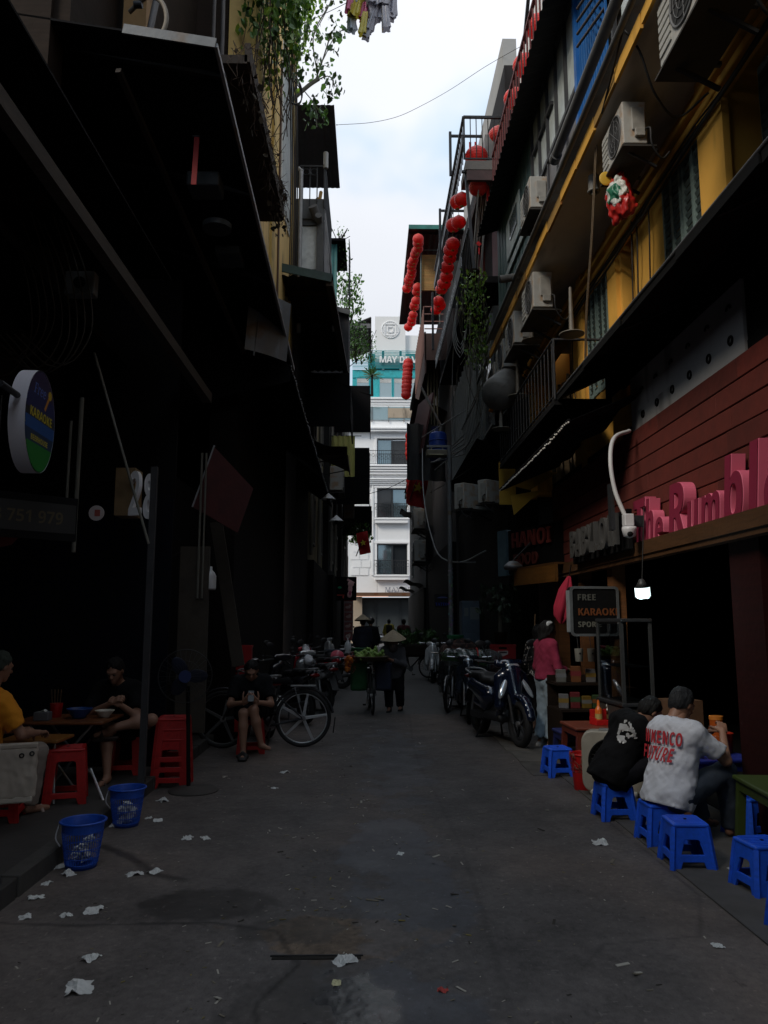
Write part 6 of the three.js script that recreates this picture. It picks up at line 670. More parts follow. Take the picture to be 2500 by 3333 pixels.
// white T-shirt man, seen from behind on the blue stool; faces the shop
const whiteMan = person('man in white T-shirt with red back print sitting on a low blue stool', [2.28, 0, -6.02], 2.05, { pel: [0, 0.36, -0.02], che: [0.0, 0.72, 0.09], hd: [0.02, 1.0, 0.2], elA: [-0.24, 0.6, 0.34], wrA: [-0.08, 0.78, 0.52], elB: [0.24, 0.6, 0.3], wrB: [0.05, 0.76, 0.52], knA: [-0.16, 0.5, 0.42], anA: [-0.12, 0.08, 0.5], knB: [0.2, 0.48, 0.4], anB: [0.16, 0.08, 0.52] },
  { shirt: cl([0.62, 0.64, 0.7]), pants: cl([0.035, 0.05, 0.075]), sleeve: 0.72, loose: 0.026, hem: 0.1, folds: 0.02, pitch: 0.45, yaw: -0.1, curl: 0.6, plA: [0.6, -0.2, 0.4], plB: [-0.6, -0.2, 0.4], shoes: cl([0.03, 0.025, 0.02]), sandal: 1, hairMat: M([0.016, 0.017, 0.019], 0.7, { phys: 1, specularIntensity: 0.45, bumpMap: T.fine, bumpScale: 0.004 }) });
{   // red print on the back: letters laid over the cloth
  const t = whiteMan, pr = M([0.45, 0.02, 0.03], 0.8); const shirt = t.children.find((c) => c.name === 'shirt').geometry.attributes; const P = shirt.position, N = shirt.normal;
  const lines = [['WKENCO', 0.72, 0.095], ['FUTURE', 0.605, 0.095]];
  // height field of the back surface: z of the rearmost point near (x, y)
  const bp = []; for (let i = 0; i < P.count; i++) if (P.getY(i) > 0.55 && N.getZ(i) < -0.2 && Math.abs(P.getX(i)) < 0.24) bp.push([P.getX(i), P.getY(i), P.getZ(i)]);
  const back = (x, y) => { let w = 0, z = 0; for (const q of bp) { const d = ((q[0] - x) ** 2 + (q[1] - y) ** 2) / 0.0005; if (d > 9) continue; const k = Math.exp(-d - q[2] * 220); w += k; z += k * q[2]; } return w > 1e-30 ? z / w : 9; };
  lines.forEach(([txt, y0, size]) => { let x = 0.19; for (const ch of txt) { const g = glyph(ch, size, 0.003); g.scale(-0.6, 1, 1); const p = g.attributes.position; let last = 0; for (let i = 0; i < p.count; i++) { const gx = x + p.getX(i), gy = y0 + p.getY(i); let z = back(gx, gy); if (z > 5) z = last; last = z; p.setXYZ(i, gx, gy, z - 0.013 - p.getZ(i)); } g.computeVertexNormals(); mesh('print_letter', g, pr, t); x -= adv(ch, size) * 0.64; } });
}
{
  const bl = cl([0.006, 0.006, 0.007]);
  const t = person('man in black T-shirt hunched beside the man in white, white print on shoulder', [2.1, 0, -6.78], 1.75, { pel: [0, 0.36, -0.04], che: [0, 0.68, 0.14], hd: [0.0, 0.86, 0.36], elA: [-0.24, 0.5, 0.34], wrA: [-0.1, 0.56, 0.55], elB: [0.24, 0.5, 0.34], wrB: [0.1, 0.56, 0.55], knA: [-0.15, 0.48, 0.4], anA: [-0.14, 0.08, 0.46], knB: [0.17, 0.48, 0.4], anB: [0.16, 0.08, 0.46] }, { shirt: bl, pants: cl([0.014, 0.014, 0.018]), sleeve: 0.85, loose: 0.026, hem: 0.09, folds: 0.016, pitch: 0.6, yaw: -0.1, curl: 0.7, shoes: cl([0.02, 0.02, 0.02]) });
  reseed(3); const sh = t.children.find((c) => c.name === 'shirt').geometry.attributes.position, wp = []; for (let i = 0; i < sh.count; i += 3) { const x = sh.getX(i), y = sh.getY(i), z = sh.getZ(i); const e = ((x + 0.15) / 0.075) ** 2 + ((y - 0.72) / 0.09) ** 2; if (z < 0.14 && x < -0.05 && e < 1 && n3(x * 30, y * 22, 2) > -0.02) wp.push(put(new THREE.CircleGeometry(0.011, 6), x, y, z - 0.006, 0.5, PI + 0.35, 0)); } if (wp.length) { const m = mesh('shirt_print', wp, M([0.6, 0.6, 0.6], 0.8), t); }
}
// seated man with phone
{
  const t = person('man in black T-shirt and shorts sitting with a phone on a red stool', [-1.5, 0, -9.98], 0.12, { pel: [0, 0.5, -0.12], che: [0, 0.8, 0.02], hd: [0.0, 1.03, 0.15], elA: [-0.25, 0.62, 0.18], wrA: [-0.07, 0.66, 0.36], elB: [0.25, 0.62, 0.18], wrB: [0.08, 0.66, 0.36], knA: [-0.08, 0.53, 0.34], anA: [-0.07, 0.09, 0.38], knB: [0.04, 0.57, 0.36], anB: [0.14, 0.17, 0.34], toeB: [0.24, 0.12, 0.42] }, { shirt: cl([0.006, 0.0065, 0.008]), pants: cl([0.006, 0.006, 0.007]), pantLen: 0.4, sleeve: 0.75, pitch: 0.62, loose: 0.022, folds: 0.012, curl: 0.5, plA: [0.3, 0.5, -0.2], plB: [-0.3, 0.5, -0.2], hdA: [0.4, 0.5, 0.4], hdB: [-0.4, 0.5, 0.4], wide: 1.05 });
  const sl = blob([{ c: [-0.07, 0.025, 0.46], x: [0.052, 0.022, 0.14], r: 0.02 }, { a: [-0.125, 0.05, 0.5], b: [-0.07, 0.085, 0.5], r: 0.022, k: 0.02 }, { a: [-0.07, 0.085, 0.5], b: [-0.015, 0.05, 0.5], r: 0.022, k: 0.02 }], 0.008); mesh('slipper', sl, M([0.012, 0.012, 0.012], 0.6), t);
  const ph = thing('phone', 'dark smartphone held by the seated man in black', 'phone', [-1.44, 0.74, -9.56], 0.12); mesh('case', rbox(0.075, 0.15, 0.01, 0.006, 0, 0, 0, -0.6, 0, 0), M([0.02, 0.02, 0.02], 0.3), ph); mesh('camera', put(rbox(0.02, 0.03, 0.006, 0.002, 0, 0, 0), -0.018, 0.048, -0.026 + 0.03, -0.6, 0, 0), M([0.05, 0.05, 0.05], 0.3), ph);
}
// man in the dark behind the table, legs crossed
person('man in dark clothes with bare crossed legs and clasped hands, behind the left table', [-2.48, 0.1, -8.12], -0.1, { pel: [0, 0.46, -0.08], che: [-0.06, 0.78, 0.1], hd: [-0.05, 1.05, 0.24], elA: [-0.3, 0.62, 0.3], wrA: [0.02, 0.76, 0.42], elB: [0.22, 0.62, 0.3], wrB: [0.1, 0.74, 0.42], knA: [-0.04, 0.5, 0.38], anA: [0.02, 0.08, 0.46], knB: [0.36, 0.58, 0.26], anB: [0.02, 0.52, 0.44], toeB: [-0.1, 0.46, 0.5] }, { shirt: cl([0.006, 0.006, 0.007]), pants: cl([0.006, 0.006, 0.007]), pantLen: 0.34, sleeve: 0.8, pitch: 0.5, loose: 0.024, curl: 0.8, plA: [0.2, -0.6, -0.6], plB: [-0.2, -0.5, -0.6], hdA: [0.8, 0.45, 0.25], hdB: [-0.8, 0.5, 0.1], shoes: cl([0.05, 0.035, 0.03]), sandal: 1 });
// orange shirt man at the left edge, back to the camera
person('man in orange T-shirt seen from behind at the left edge, sitting by the table', [-3.06, 0.08, -6.3], 2.55, { pel: [0, 0.5, -0.05], che: [0, 0.86, 0.04], hd: [0, 1.2, 0.12], elA: [-0.28, 0.68, 0.16], wrA: [-0.16, 0.66, 0.38], elB: [0.28, 0.66, 0.2], wrB: [0.14, 0.66, 0.4], knA: [-0.14, 0.5, 0.4], anA: [-0.14, 0.1, 0.36], knB: [0.28, 0.46, 0.24], anB: [0.3, 0.1, 0.02] }, { shirt: cl([0.72, 0.27, 0.012]), pants: cl([0.24, 0.2, 0.17]), sleeve: 0.78, loose: 0.02, hem: 0.04, pitch: 0.25, folds: 0.016, wide: 1.06, shoes: cl([0.16, 0.09, 0.04]), strap: cl([0.4, 0.3, 0.26]), sandal: 1, hairMat: cl([0.03, 0.04, 0.03]) });
{ const t = thing('tote_bag', 'beige canvas bag with metal eyelets behind the orange shirted man', 'bag', [-2.72, 0.52, -6.0], 0.35); const g = blob([{ c: [0, 0, 0], x: [0.22, 0.2, 0.045], r: 0.04 }], 0.012, 0.05, (d, x, y, z) => d + 0.018 * fb3(x * 9, y * 7 + x * 3, z * 9, 3) + 0.006 * n3(x * 24, y * 20, 0)); mesh('bag', g, dirty([0.44, 0.38, 0.32], 0.9, 'cloth'), t); mesh('rim', rbox(0.43, 0.035, 0.09, 0.01, 0, 0.195, 0), dirty([0.42, 0.36, 0.3], 0.9, 'cloth'), t); many('eyelet', [tor(0.014, 0.005, 0.11, 0.13, 0.056), tor(0.014, 0.005, 0.18, 0.14, 0.054)], C.iron, t); mesh('bottom', rbox(0.4, 0.06, 0.08, 0.02, 0, -0.19, 0), dirty([0.5, 0.45, 0.38], 0.9, 'cloth'), t); }
// girl in pink and her companion
{
  const t = person('young woman in pink top and pale blue jeans standing at the stall, white hair clip', [2.34, 0.02, -10.35], 1.95, { pel: [0, 0.86, 0], che: [0, 1.22, 0.0], hd: [0.0, 1.5, 0.06], elA: [-0.24, 1.02, 0.02], wrA: [-0.16, 0.98, 0.24], elB: [0.24, 1.0, 0.02], wrB: [0.1, 0.98, 0.26], knA: [-0.11, 0.47, 0.03], anA: [-0.12, 0.08, -0.04], knB: [0.11, 0.47, 0.03], anB: [0.13, 0.08, -0.02] }, { shirt: cl([0.27, 0.018, 0.055]), pants: cl([0.3, 0.38, 0.44]), pantLen: 0.97, pantLoose: 0.022, cuff: 0.075, sleeve: 1.7, hem: 0.0, wide: 0.9, loose: 0.012, pitch: 0.2, hairLong: 0.26, shoes: cl([0.3, 0.3, 0.3]), curl: 0.5, pantFolds: 0.014 });
  mesh('hair_clip', blob([{ c: [-0.05, 1.6, 0.04], e: [0.05, 0.02, 0.03] }, { c: [-0.07, 1.57, 0.0], e: [0.02, 0.05, 0.03] }], 0.008), M([0.55, 0.58, 0.58], 0.3), t);
  const pd = print(256, 256, (x) => { x.fillStyle = '#0b0a0b'; x.fillRect(0, 0, 256, 256); x.fillStyle = '#b0a8a0'; reseed(2); for (let i = 0; i < 46; i++) { x.beginPath(); x.arc(rnd() * 256, rnd() * 256, 5 + rnd() * 5, 0, 7); x.fill(); } }); pd.map.wrapS = pd.map.wrapT = THREE.RepeatWrapping; pd.map.repeat.set(2.6, 2.6);
  person('woman in black blouse with white dots half hidden behind the woman in pink', [2.52, 0.02, -11.6], 2.4, { pel: [0, 0.84, 0], che: [0, 1.18, 0.03], hd: [0.02, 1.45, 0.1], elA: [-0.26, 0.98, 0.0], wrA: [-0.16, 0.94, 0.22], elB: [0.24, 0.98, 0.02], wrB: [0.1, 0.94, 0.24], knA: [-0.1, 0.46, 0.04], anA: [-0.11, 0.09, -0.02], knB: [0.1, 0.46, 0.04], anB: [0.11, 0.09, -0.02] }, { shirt: pd, pants: cl([0.012, 0.012, 0.013]), pantLen: 0.86, sleeve: 1.5, hem: 0.04, wide: 0.95, hairLong: 0.2, cell: 0.014, shoes: cl([0.1, 0.06, 0.04]), sandal: 1 });
}
// woman in the conical hat pushing a bicycle
const conHat = (par, at, rx = 0, s = 1) => { mesh('conical_hat', put(lathe([[0.001, 0.165], [0.03, 0.15], [0.13, 0.075], [0.235, -0.01], [0.232, -0.018], [0.12, 0.055], [0.001, 0.14]], 36), at[0], at[1], at[2], rx, 0, 0, s), dirty([0.48, 0.4, 0.28], 0.8, 'wood'), par); };
{
  const t = person('woman in conical straw hat, grey jacket and black trousers pushing the banana bicycle', [0.45, 0, -14.5], -0.15, { pel: [0, 0.74, 0], che: [-0.02, 1.02, 0.06], hd: [0.0, 1.24, 0.16], elA: [-0.3, 0.9, 0.2], wrA: [-0.42, 0.98, 0.4], elB: [0.2, 0.84, 0.14], wrB: [-0.02, 0.94, 0.34], knA: [-0.09, 0.4, 0.1], anA: [-0.08, 0.09, 0.12], knB: [0.1, 0.4, 0.02], anB: [0.1, 0.09, -0.12] }, { shirt: cl([0.07, 0.068, 0.075]), pants: cl([0.011, 0.011, 0.012]), pantLoose: 0.02, sleeve: 1.85, hem: 0.12, wide: 0.92, pitch: 0.3, loose: 0.02, curl: 0.8, shoes: cl([0.02, 0.02, 0.02]) });
  conHat(t, [0, 1.32, 0.13], 0.18); mesh('face_mask', blob([{ c: [0, 1.19, 0.2], e: [0.075, 0.075, 0.06] }, { c: [0, 1.13, 0.14], e: [0.085, 0.07, 0.08], k: 0.05 }], 0.009, 0.03), (() => { const m = print(128, 128, (x) => { x.fillStyle = '#4a4143'; x.fillRect(0, 0, 128, 128); reseed(6); for (let i = 0; i < 60; i++) { x.fillStyle = ['#8c7a78', '#2c2830', '#6a4a50'][(rnd() * 3) | 0]; x.fillRect(rnd() * 128, rnd() * 128, 10, 7); } }); m.map.wrapS = m.map.wrapT = THREE.RepeatWrapping; m.map.repeat.set(7, 7); return m; })(), t);
}
// people far along the alley
const farP = (label, x, z, ry, top, pants, o = {}) => { const t = person(label, [x, 0, z], ry, { pel: [0, 0.9, 0], che: [0, 1.28, 0.02], hd: [0, 1.58, 0.05], elA: [-0.26, 1.06, 0.02], wrA: [-0.24, 0.86, 0.16], elB: [0.26, 1.06, 0.02], wrB: [0.24, 0.86, 0.16], knA: [-0.1, 0.5, 0.1], anA: [-0.1, 0.09, 0.06], knB: [0.1, 0.5, 0.0], anB: [0.1, 0.09, -0.16] }, { shirt: cl(top), pants: cl(pants), far: 1, cell: 0.018, sleeve: 1.6, shoes: cl([0.02, 0.02, 0.02]), loose: 0.03, ...o }); return t; };
{ const t = farP('walker in yellow shirt with dark backpack, seen from behind far down the alley', 0.95, -39, PI, [0.5, 0.4, 0.06], [0.05, 0.03, 0.02]); mesh('backpack', rbox(0.3, 0.42, 0.16, 0.06, 0, 1.22, -0.2), cl([0.05, 0.04, 0.025]), t); }
farP('walker in dark red jacket, seen from behind far down the alley', 1.3, -30, PI, [0.07, 0.012, 0.014], [0.05, 0.05, 0.06]);
{ const t = farP('vendor in dark blue clothes and conical hat walking away with a loaded bicycle', -0.22, -23.5, PI, [0.012, 0.014, 0.03], [0.012, 0.012, 0.016], { wide: 1.1 }); conHat(t, [0, 1.66, 0.02], 0.1, 1.1); }
{ const t = farP('helmeted person in black beside the vendor with the conical hat', 0.02, -25, PI, [0.01, 0.01, 0.012], [0.012, 0.012, 0.012], { hair: false }); mesh('helmet', sph(0.13, 0, 1.64, 0.03, 1, 0.9, 1.15), M([0.02, 0.02, 0.02], 0.3), t); }
// ================= wheels, motorbikes, bicycles =================
function wheel(par, x, r, tr, spokes, rimM, z = 0, name = 'wheel', n = 40) {
  const w = sub(name, par, x, r, z); mesh('tyre', tor(r - tr, tr, 0, 0, 0, 0, 0, 0, n, 10), C.rubber, w); mesh('rim', [tor(r - tr * 2.1, tr * 0.32, 0, 0, 0, 0, 0, 0, n, 6), cyl(r - tr * 1.9, r - tr * 1.9, tr * 0.7, 0, 0, 0, PI / 2, 0, 0, n, true)], rimM, w);
  const s = []; if (spokes <= 6) for (let i = 0; i < spokes; i++) { const a = i / spokes * 2 * PI + 0.5; s.push(put(poly([[0.02, -0.018], [r - tr * 2.2, -0.011], [r - tr * 2.2, 0.011], [0.02, 0.018]], 0.018, 0.003).translate(0, 0, -0.009), 0, 0, 0, 0, 0, a)); } else for (let i = 0; i < spokes; i++) { const a = i / spokes * 2 * PI, b = a + (i % 2 ? 0.5 : -0.5); s.push(bar([0.025 * Math.cos(b), 0.025 * Math.sin(b), i % 4 < 2 ? 0.025 : -0.025], [(r - tr * 2) * Math.cos(a), (r - tr * 2) * Math.sin(a), 0], 0.0018, 4)); }
  if (spokes <= 6) many('spoke', s, rimM, w); else mesh('spokes', s, rimM, w); mesh('hub', cyl(0.035, 0.035, 0.09, 0, 0, 0, PI / 2, 0, 0, 16), C.steel, w); return w;
}
function motorbike(label, pos, ry, o = {}) {   // nose towards +x
  const t = thing('motorbike', label, 'motorbike', pos, ry, o.group), paint = M(o.c, 0.22, { phys: 1, clearcoat: 1, clearcoatRoughness: 0.08, metalness: o.metal ?? 0.2 }), shield = o.shield ? M(o.shield, 0.3, { phys: 1, clearcoat: 0.8 }) : paint, blk = M([0.014, 0.014, 0.015], 0.5), h = o.cell ?? 0.014, R_ = 0.285, under = o.under;
  if (o.lean) t.rotation.set(0, ry, 0), t.rotateX(o.lean);
  wheel(t, 0.64, R_, under ? 0.036 : 0.046, o.spokes ?? 5, o.rim ?? C.iron); wheel(t, -0.62, R_, under ? 0.042 : 0.052, o.spokes ?? 5, o.rim ?? C.iron);
  many('fork', [bar([0.63, R_, 0.075], [0.42, 0.88, 0.07], 0.02, 10), bar([0.63, R_, -0.075], [0.42, 0.88, -0.07], 0.02, 10)], under ? C.steel : C.iron, t);
  mesh('front_fender', blob([...Array.from({ length: 9 }, (_, i) => { const a = R(20 + i * 15), b = R(20 + (i + 1) * 15), q = (v) => [0.64 + 0.325 * Math.cos(v), R_ + 0.325 * Math.sin(v), 0]; return { a: q(a), b: q(b), r: 0.05, s: 0.05, k: 0.02 }; })], h * 0.8, 0.02, (d, x, y, z) => Math.max(d, (R_ - 0.012 + 0.05) - Math.hypot(x - 0.64, y - R_))), paint, t);
  mesh('front_cowl', blob([{ a: [0.42, 0.9, 0], b: [0.57, 0.54, 0], r: 0.125, s: 0.06, k: 0.08 }, { a: [0.4, 0.84, 0.13], b: [0.47, 0.5, 0.17], r: 0.075, s: 0.06, k: 0.07 }, { a: [0.4, 0.84, -0.13], b: [0.47, 0.5, -0.17], r: 0.075, s: 0.06, k: 0.07 }, { a: [0.44, 0.5, 0.14], b: [0.3, 0.32, 0.13], r: 0.045, s: 0.035, k: 0.05 }, { a: [0.44, 0.5, -0.14], b: [0.3, 0.32, -0.13], r: 0.045, s: 0.035, k: 0.05 }], h), paint, t);
  if (under) many('leg_shield', [1, -1].map((s) => blob([{ a: [0.36, 0.84, 0.12 * s], b: [0.3, 0.36, 0.2 * s], r: 0.06, s: 0.05 }, { a: [0.3, 0.8, 0.14 * s], b: [0.22, 0.42, 0.22 * s], r: 0.05, s: 0.05, k: 0.06 }], h, 0.03, (d, x, y, z) => Math.abs(d + 0.02) - 0.018)), shield, t);
  mesh('handlebar_cover', blob([{ a: [0.34, 1.02, -0.13], b: [0.34, 1.02, 0.13], r: 0.05, k: 0.05 }, { c: [0.4, 1.0, 0], e: [0.09, 0.075, 0.11], k: 0.05 }], h), o.top ?? paint, t);
  mesh('handlebar', [tube([[0.26, 1.05, -0.36], [0.33, 1.03, -0.2], [0.35, 1.02, 0], [0.33, 1.03, 0.2], [0.26, 1.05, 0.36]], 0.013, 20, 6), bar([0.24, 1.055, -0.38], [0.29, 1.04, -0.26], 0.019), bar([0.24, 1.055, 0.38], [0.29, 1.04, 0.26], 0.019)], blk, t); many('brake_lever', [bar([0.32, 1.04, 0.22], [0.31, 1.05, 0.38], 0.007), bar([0.32, 1.04, -0.22], [0.31, 1.05, -0.38], 0.007)], C.chrome, t);
  many('mirror', [1, -1].map((s) => merge([bar([0.32, 1.04, 0.22 * s], [0.28, 1.24, 0.3 * s], 0.007), sph(0.06, 0.275, 1.27, 0.32 * s, 0.3, 0.75, 1.1, 14)])), blk, t);
  const glass = M([0.62, 0.66, 0.7], 0.12, { metalness: 0.55 }); mesh('headlight', sph(0.075, 0.462, 0.99, 0, 0.45, 0.6, 1.1, 16), glass, t); if (!under) many('running_light', [1, -1].map((s) => put(new THREE.SphereGeometry(0.06, 14, 10).scale(0.4, 2.2, 0.62), 0.525, 0.71, 0.15 * s, -0.3 * s, 0.5 * -s, 0.25)), glass, t);
  mesh('floor_tunnel', blob(under ? [{ a: [0.38, 0.55, 0], b: [-0.02, 0.5, 0], r: 0.09, s: 0.1, k: 0.05 }, { a: [0.1, 0.36, 0], b: [-0.1, 0.34, 0], r: 0.11, k: 0.05 }] : [{ c: [0.16, 0.33, 0], x: [0.26, 0.055, 0.17], r: 0.05 }, { a: [0.3, 0.4, 0.0], b: [0.0, 0.44, 0], r: 0.09, k: 0.06 }], h), under ? blk : o.floor ?? blk, t);
  mesh('body_panel', blob([{ a: [-0.02, 0.58, 0.07], b: [-0.6, 0.68, 0.08], r: 0.14, s: 0.09, k: 0.06 }, { a: [-0.02, 0.58, -0.07], b: [-0.6, 0.68, -0.08], r: 0.14, s: 0.09, k: 0.06 }, { a: [-0.55, 0.7, 0], b: [-0.9, 0.82, 0], r: 0.1, s: 0.04, k: 0.06 }, { a: [-0.1, 0.45, 0.1], b: [-0.35, 0.48, 0.11], r: 0.085, s: 0.07, k: 0.06 }, { a: [-0.1, 0.45, -0.1], b: [-0.35, 0.48, -0.11], r: 0.085, s: 0.07, k: 0.06 }], h), paint, t);
  if (o.stripe) many('side_stripe', [1, -1].map((s) => blob([{ a: [0.0, 0.6, 0.185 * s], b: [-0.35, 0.62, 0.19 * s], r: 0.02, s: 0.03 }, { a: [-0.35, 0.62, 0.185 * s], b: [-0.82, 0.78, 0.07 * s], r: 0.03, s: 0.012 }], 0.01)), M(o.stripe, 0.25, { metalness: 0.6 }), t);
  mesh('seat', blob([{ c: [-0.15, 0.77, 0], x: [0.2, 0.05, 0.115], r: 0.048, k: 0.05 }, { c: [-0.52, 0.82, 0], x: [0.26, 0.045, 0.105], r: 0.043, k: 0.06 }], h), M([0.016, 0.016, 0.017], 0.55, { bumpMap: T.fine, bumpScale: 0.001 }), t);
  mesh('grab_rail', tube([[-0.6, 0.83, 0.12], [-0.85, 0.88, 0.1], [-0.93, 0.89, 0], [-0.85, 0.88, -0.1], [-0.6, 0.83, -0.12]], 0.014, 20, 7), C.steel, t);
  const tl = mesh('tail_light', blob([{ c: [-0.93, 0.78, 0], e: [0.03, 0.035, 0.09] }], 0.008), M([0.12, 0.004, 0.004], 0.2), t); mesh('rear_fender', [beam([-0.8, 0.7, 0], [-1.02, 0.42, 0], 0.13, 0.015)], blk, t);
  if (o.plate) { const pl = mesh('number_plate', rbox(0.012, 0.15, 0.2, 0.004, -0.985, 0.55, 0, 0, 0, -0.6), M([0.6, 0.6, 0.58], 0.5), t); mesh('plate_text', plane(0.18, 0.13, 0, 0, 0).rotateY(-PI / 2).rotateZ(-0.6).translate(-0.993, 0.552, 0), print(128, 96, (x) => { x.fillStyle = '#d4d4d0'; x.fillRect(0, 0, 128, 96); x.fillStyle = '#151515'; x.font = 'bold 44px sans-serif'; x.fillText(o.plate[0], 10, 44); x.fillText(o.plate[1], 10, 88); }), pl, true); }
  mesh('engine', [rbox(0.34, 0.16, 0.2, 0.04, -0.3, 0.33, 0.04), cyl(0.09, 0.09, 0.2, -0.12, 0.34, 0, PI / 2, 0, 0, 16), rbox(0.4, 0.1, 0.05, 0.03, -0.4, 0.3, 0.12)], dirty([0.06, 0.06, 0.065], 0.5, 'metal', { metalness: 0.5 }), t); mesh('exhaust', [bar([-0.35, 0.26, -0.14], [-0.95, 0.36, -0.15], 0.045, 14), tube([[0, 0.24, -0.06], [-0.2, 0.2, -0.12], [-0.38, 0.26, -0.14]], 0.02, 12, 7), bar([-0.95, 0.36, -0.15], [-0.97, 0.362, -0.15], 0.03, 12)], dirty([0.12, 0.12, 0.12], 0.35, 'metal', { metalness: 0.7 }), t);
  many('shock', [bar([-0.6, 0.32, 0.11], [-0.5, 0.62, 0.11], 0.025, 10), bar([-0.6, 0.32, -0.11], [-0.5, 0.62, -0.11], 0.025, 10)], C.steel, t); mesh('stand', [bar([-0.2, 0.28, 0.1], [-0.32, 0.0, 0.17], 0.012), bar([-0.2, 0.28, -0.1], [-0.32, 0.0, -0.17], 0.012), bar([-0.32, 0.01, 0.17], [-0.32, 0.01, -0.17], 0.012)], C.iron, t);
  return t;
}
const dirY = (dx, dz) => Math.atan2(-dz, dx);
motorbike('navy blue scooter parked on the right, slanted headlights facing the camera', [1.8, 0, -11.0], dirY(0.32, 1.2), { c: [0.006, 0.011, 0.03], cell: 0.011, spokes: 5 }).scale.set(1.05, 1.05, 1.2);
const m2 = motorbike('old motorbike with white leg shields parked behind the navy scooter, right side', [1.6, 0, -14.9], dirY(-0.3, 1.0), { c: [0.02, 0.02, 0.022], shield: [0.5, 0.5, 0.46], under: 1, spokes: 24, rim: C.chrome });
motorbike('dark motorbike carrying wrapped greens behind the navy scooter, right side', [1.7, 0, -13.4], dirY(-0.15, 1.0), { c: [0.02, 0.025, 0.035], under: 1, spokes: 24, rim: C.chrome });
const bs = motorbike('silver grey motorbike with red tail seat parked rear to the alley, left side', [-1.06, 0, -14.85], dirY(-0.55, -1.1), { c: [0.42, 0.43, 0.44], metal: 0.6, stripe: [0.1, 0.1, 0.1] });
motorbike('black motorbike with number plate squeezed behind the big white wheel, left side', [-1.72, 0, -11.75], dirY(-0.5, -1), { c: [0.012, 0.012, 0.014], under: 1, spokes: 24, rim: C.chrome, plate: ['29-51', '67'] });
motorbike('black motorbike between the plated one and the silver one, left side', [-1.35, 0, -13.3], dirY(-0.6, -1), { c: [0.014, 0.014, 0.02], stripe: [0.3, 0.3, 0.32], spokes: 5 });
motorbike('red motorbike behind the silver one, left side', [-1.25, 0, -17.2], dirY(-0.8, -1), { c: [0.4, 0.016, 0.03], cell: 0.018 });
const bfar = motorbike('dark motorbike in the far left row before the baskets', [-1.3, 0, -19.3], dirY(-1, -0.2), { c: [0.02, 0.02, 0.03], stripe: [0.5, 0.5, 0.52], cell: 0.02 });
{
  const f = motorbike('silver motorbike with bright headlight parked across the end of the alley', [0.15, 0, -47.5], dirY(0.2, 1), { c: [0.5, 0.5, 0.5], cell: 0.022, under: 1, shield: [0.6, 0.6, 0.6] });
  const fb = [[0.75, -48.5, 0.4, 'second parked motorbike from the left before the hotel glass'], [1.7, -48, -0.3, 'third parked motorbike from the left before the hotel glass'], [2.5, -47.3, 0.2, 'fourth parked motorbike from the left before the hotel glass'], [3.2, -48.2, 0.5, 'rightmost parked motorbike before the hotel glass'], [-0.7, -46, 1.4, 'parked motorbike at the left corner of the cross road'], [-1.0, -26.5, 2.9, 'dark motorbike in the left row beyond the blue-grey basket'], [1.75, -21.5, 1.7, 'shadowed motorbike under the street lamp, right row']];
  for (const [x, z, a, l] of fb) dup(f, l, x, 0, z, dirY(Math.cos(a), Math.sin(a)));
}
function bicycle(label, pos, ry, o = {}) {
  const t = thing('bicycle', label, 'bicycle', pos, ry), fm = o.frame ?? C.iron, r = o.r ?? 0.33;
  wheel(t, 0.52, r, o.tr ?? 0.02, o.spokes ?? 28, o.rimF ?? o.rim ?? C.chrome, 0, 'wheel', 56); wheel(t, -0.52, r, o.tr ?? 0.02, o.spokes ?? 28, o.rim ?? C.chrome, 0, 'wheel', 56);
  mesh('frame', [bar([-0.52, r, 0.05], [-0.08, 0.28, 0.04], 0.011), bar([-0.52, r, -0.05], [-0.08, 0.28, -0.04], 0.011), bar([-0.08, 0.28, 0], [-0.2, 0.8, 0], 0.017), bar([-0.08, 0.28, 0], [0.36, 0.72, 0], 0.022), bar([-0.17, 0.6, 0], [0.37, 0.78, 0], 0.016), bar([-0.52, r, 0.05], [-0.18, 0.66, 0.02], 0.009), bar([-0.52, r, -0.05], [-0.18, 0.66, -0.02], 0.009)], fm, t); many('fork', [bar([0.52, r, 0.055], [0.38, 0.7, 0.03], 0.012), bar([0.52, r, -0.055], [0.38, 0.7, -0.03], 0.012)], fm, t);
  mesh('handlebar', [bar([0.38, 0.7, 0], [0.34, 0.98, 0], 0.014), tube([[0.18, 0.98, -0.3], [0.3, 1.0, -0.22], [0.35, 0.99, 0], [0.3, 1.0, 0.22], [0.18, 0.98, 0.3]], 0.011, 18, 6)], C.steel, t); mesh('saddle', blob([{ a: [-0.3, 0.84, 0], b: [-0.05, 0.84, 0], r: 0.065, s: 0.025 }], 0.012, 0.03, (d, x, y, z) => Math.max(d, 0.82 - y)), C.black, t);
  const fen = (x) => tor(r + 0.025, 0.018, x, r, 0, 0, 0, 0.3, 30, 6, PI * 0.85); many('mudguard', [fen(0.52), fen(-0.52)], o.fender ?? C.iron, t); mesh('crank', [cyl(0.08, 0.08, 0.008, -0.08, 0.28, 0.05, PI / 2, 0, 0, 24), bar([-0.08, 0.28, 0.06], [-0.02, 0.13, 0.08], 0.009), bar([-0.08, 0.28, -0.06], [-0.14, 0.43, -0.08], 0.009)], C.steel, t); many('pedal', [rbox(0.08, 0.025, 0.06, 0.006, -0.02, 0.12, 0.12), rbox(0.08, 0.025, 0.06, 0.006, -0.14, 0.44, -0.12)], C.black, t); mesh('rack', [box(0.34, 0.012, 0.14, -0.52, r + 0.42, 0), bar([-0.4, r + 0.42, 0.06], [-0.52, r, 0.06], 0.006), bar([-0.4, r + 0.42, -0.06], [-0.52, r, -0.06], 0.006)], C.steel, t);
  return t;
}
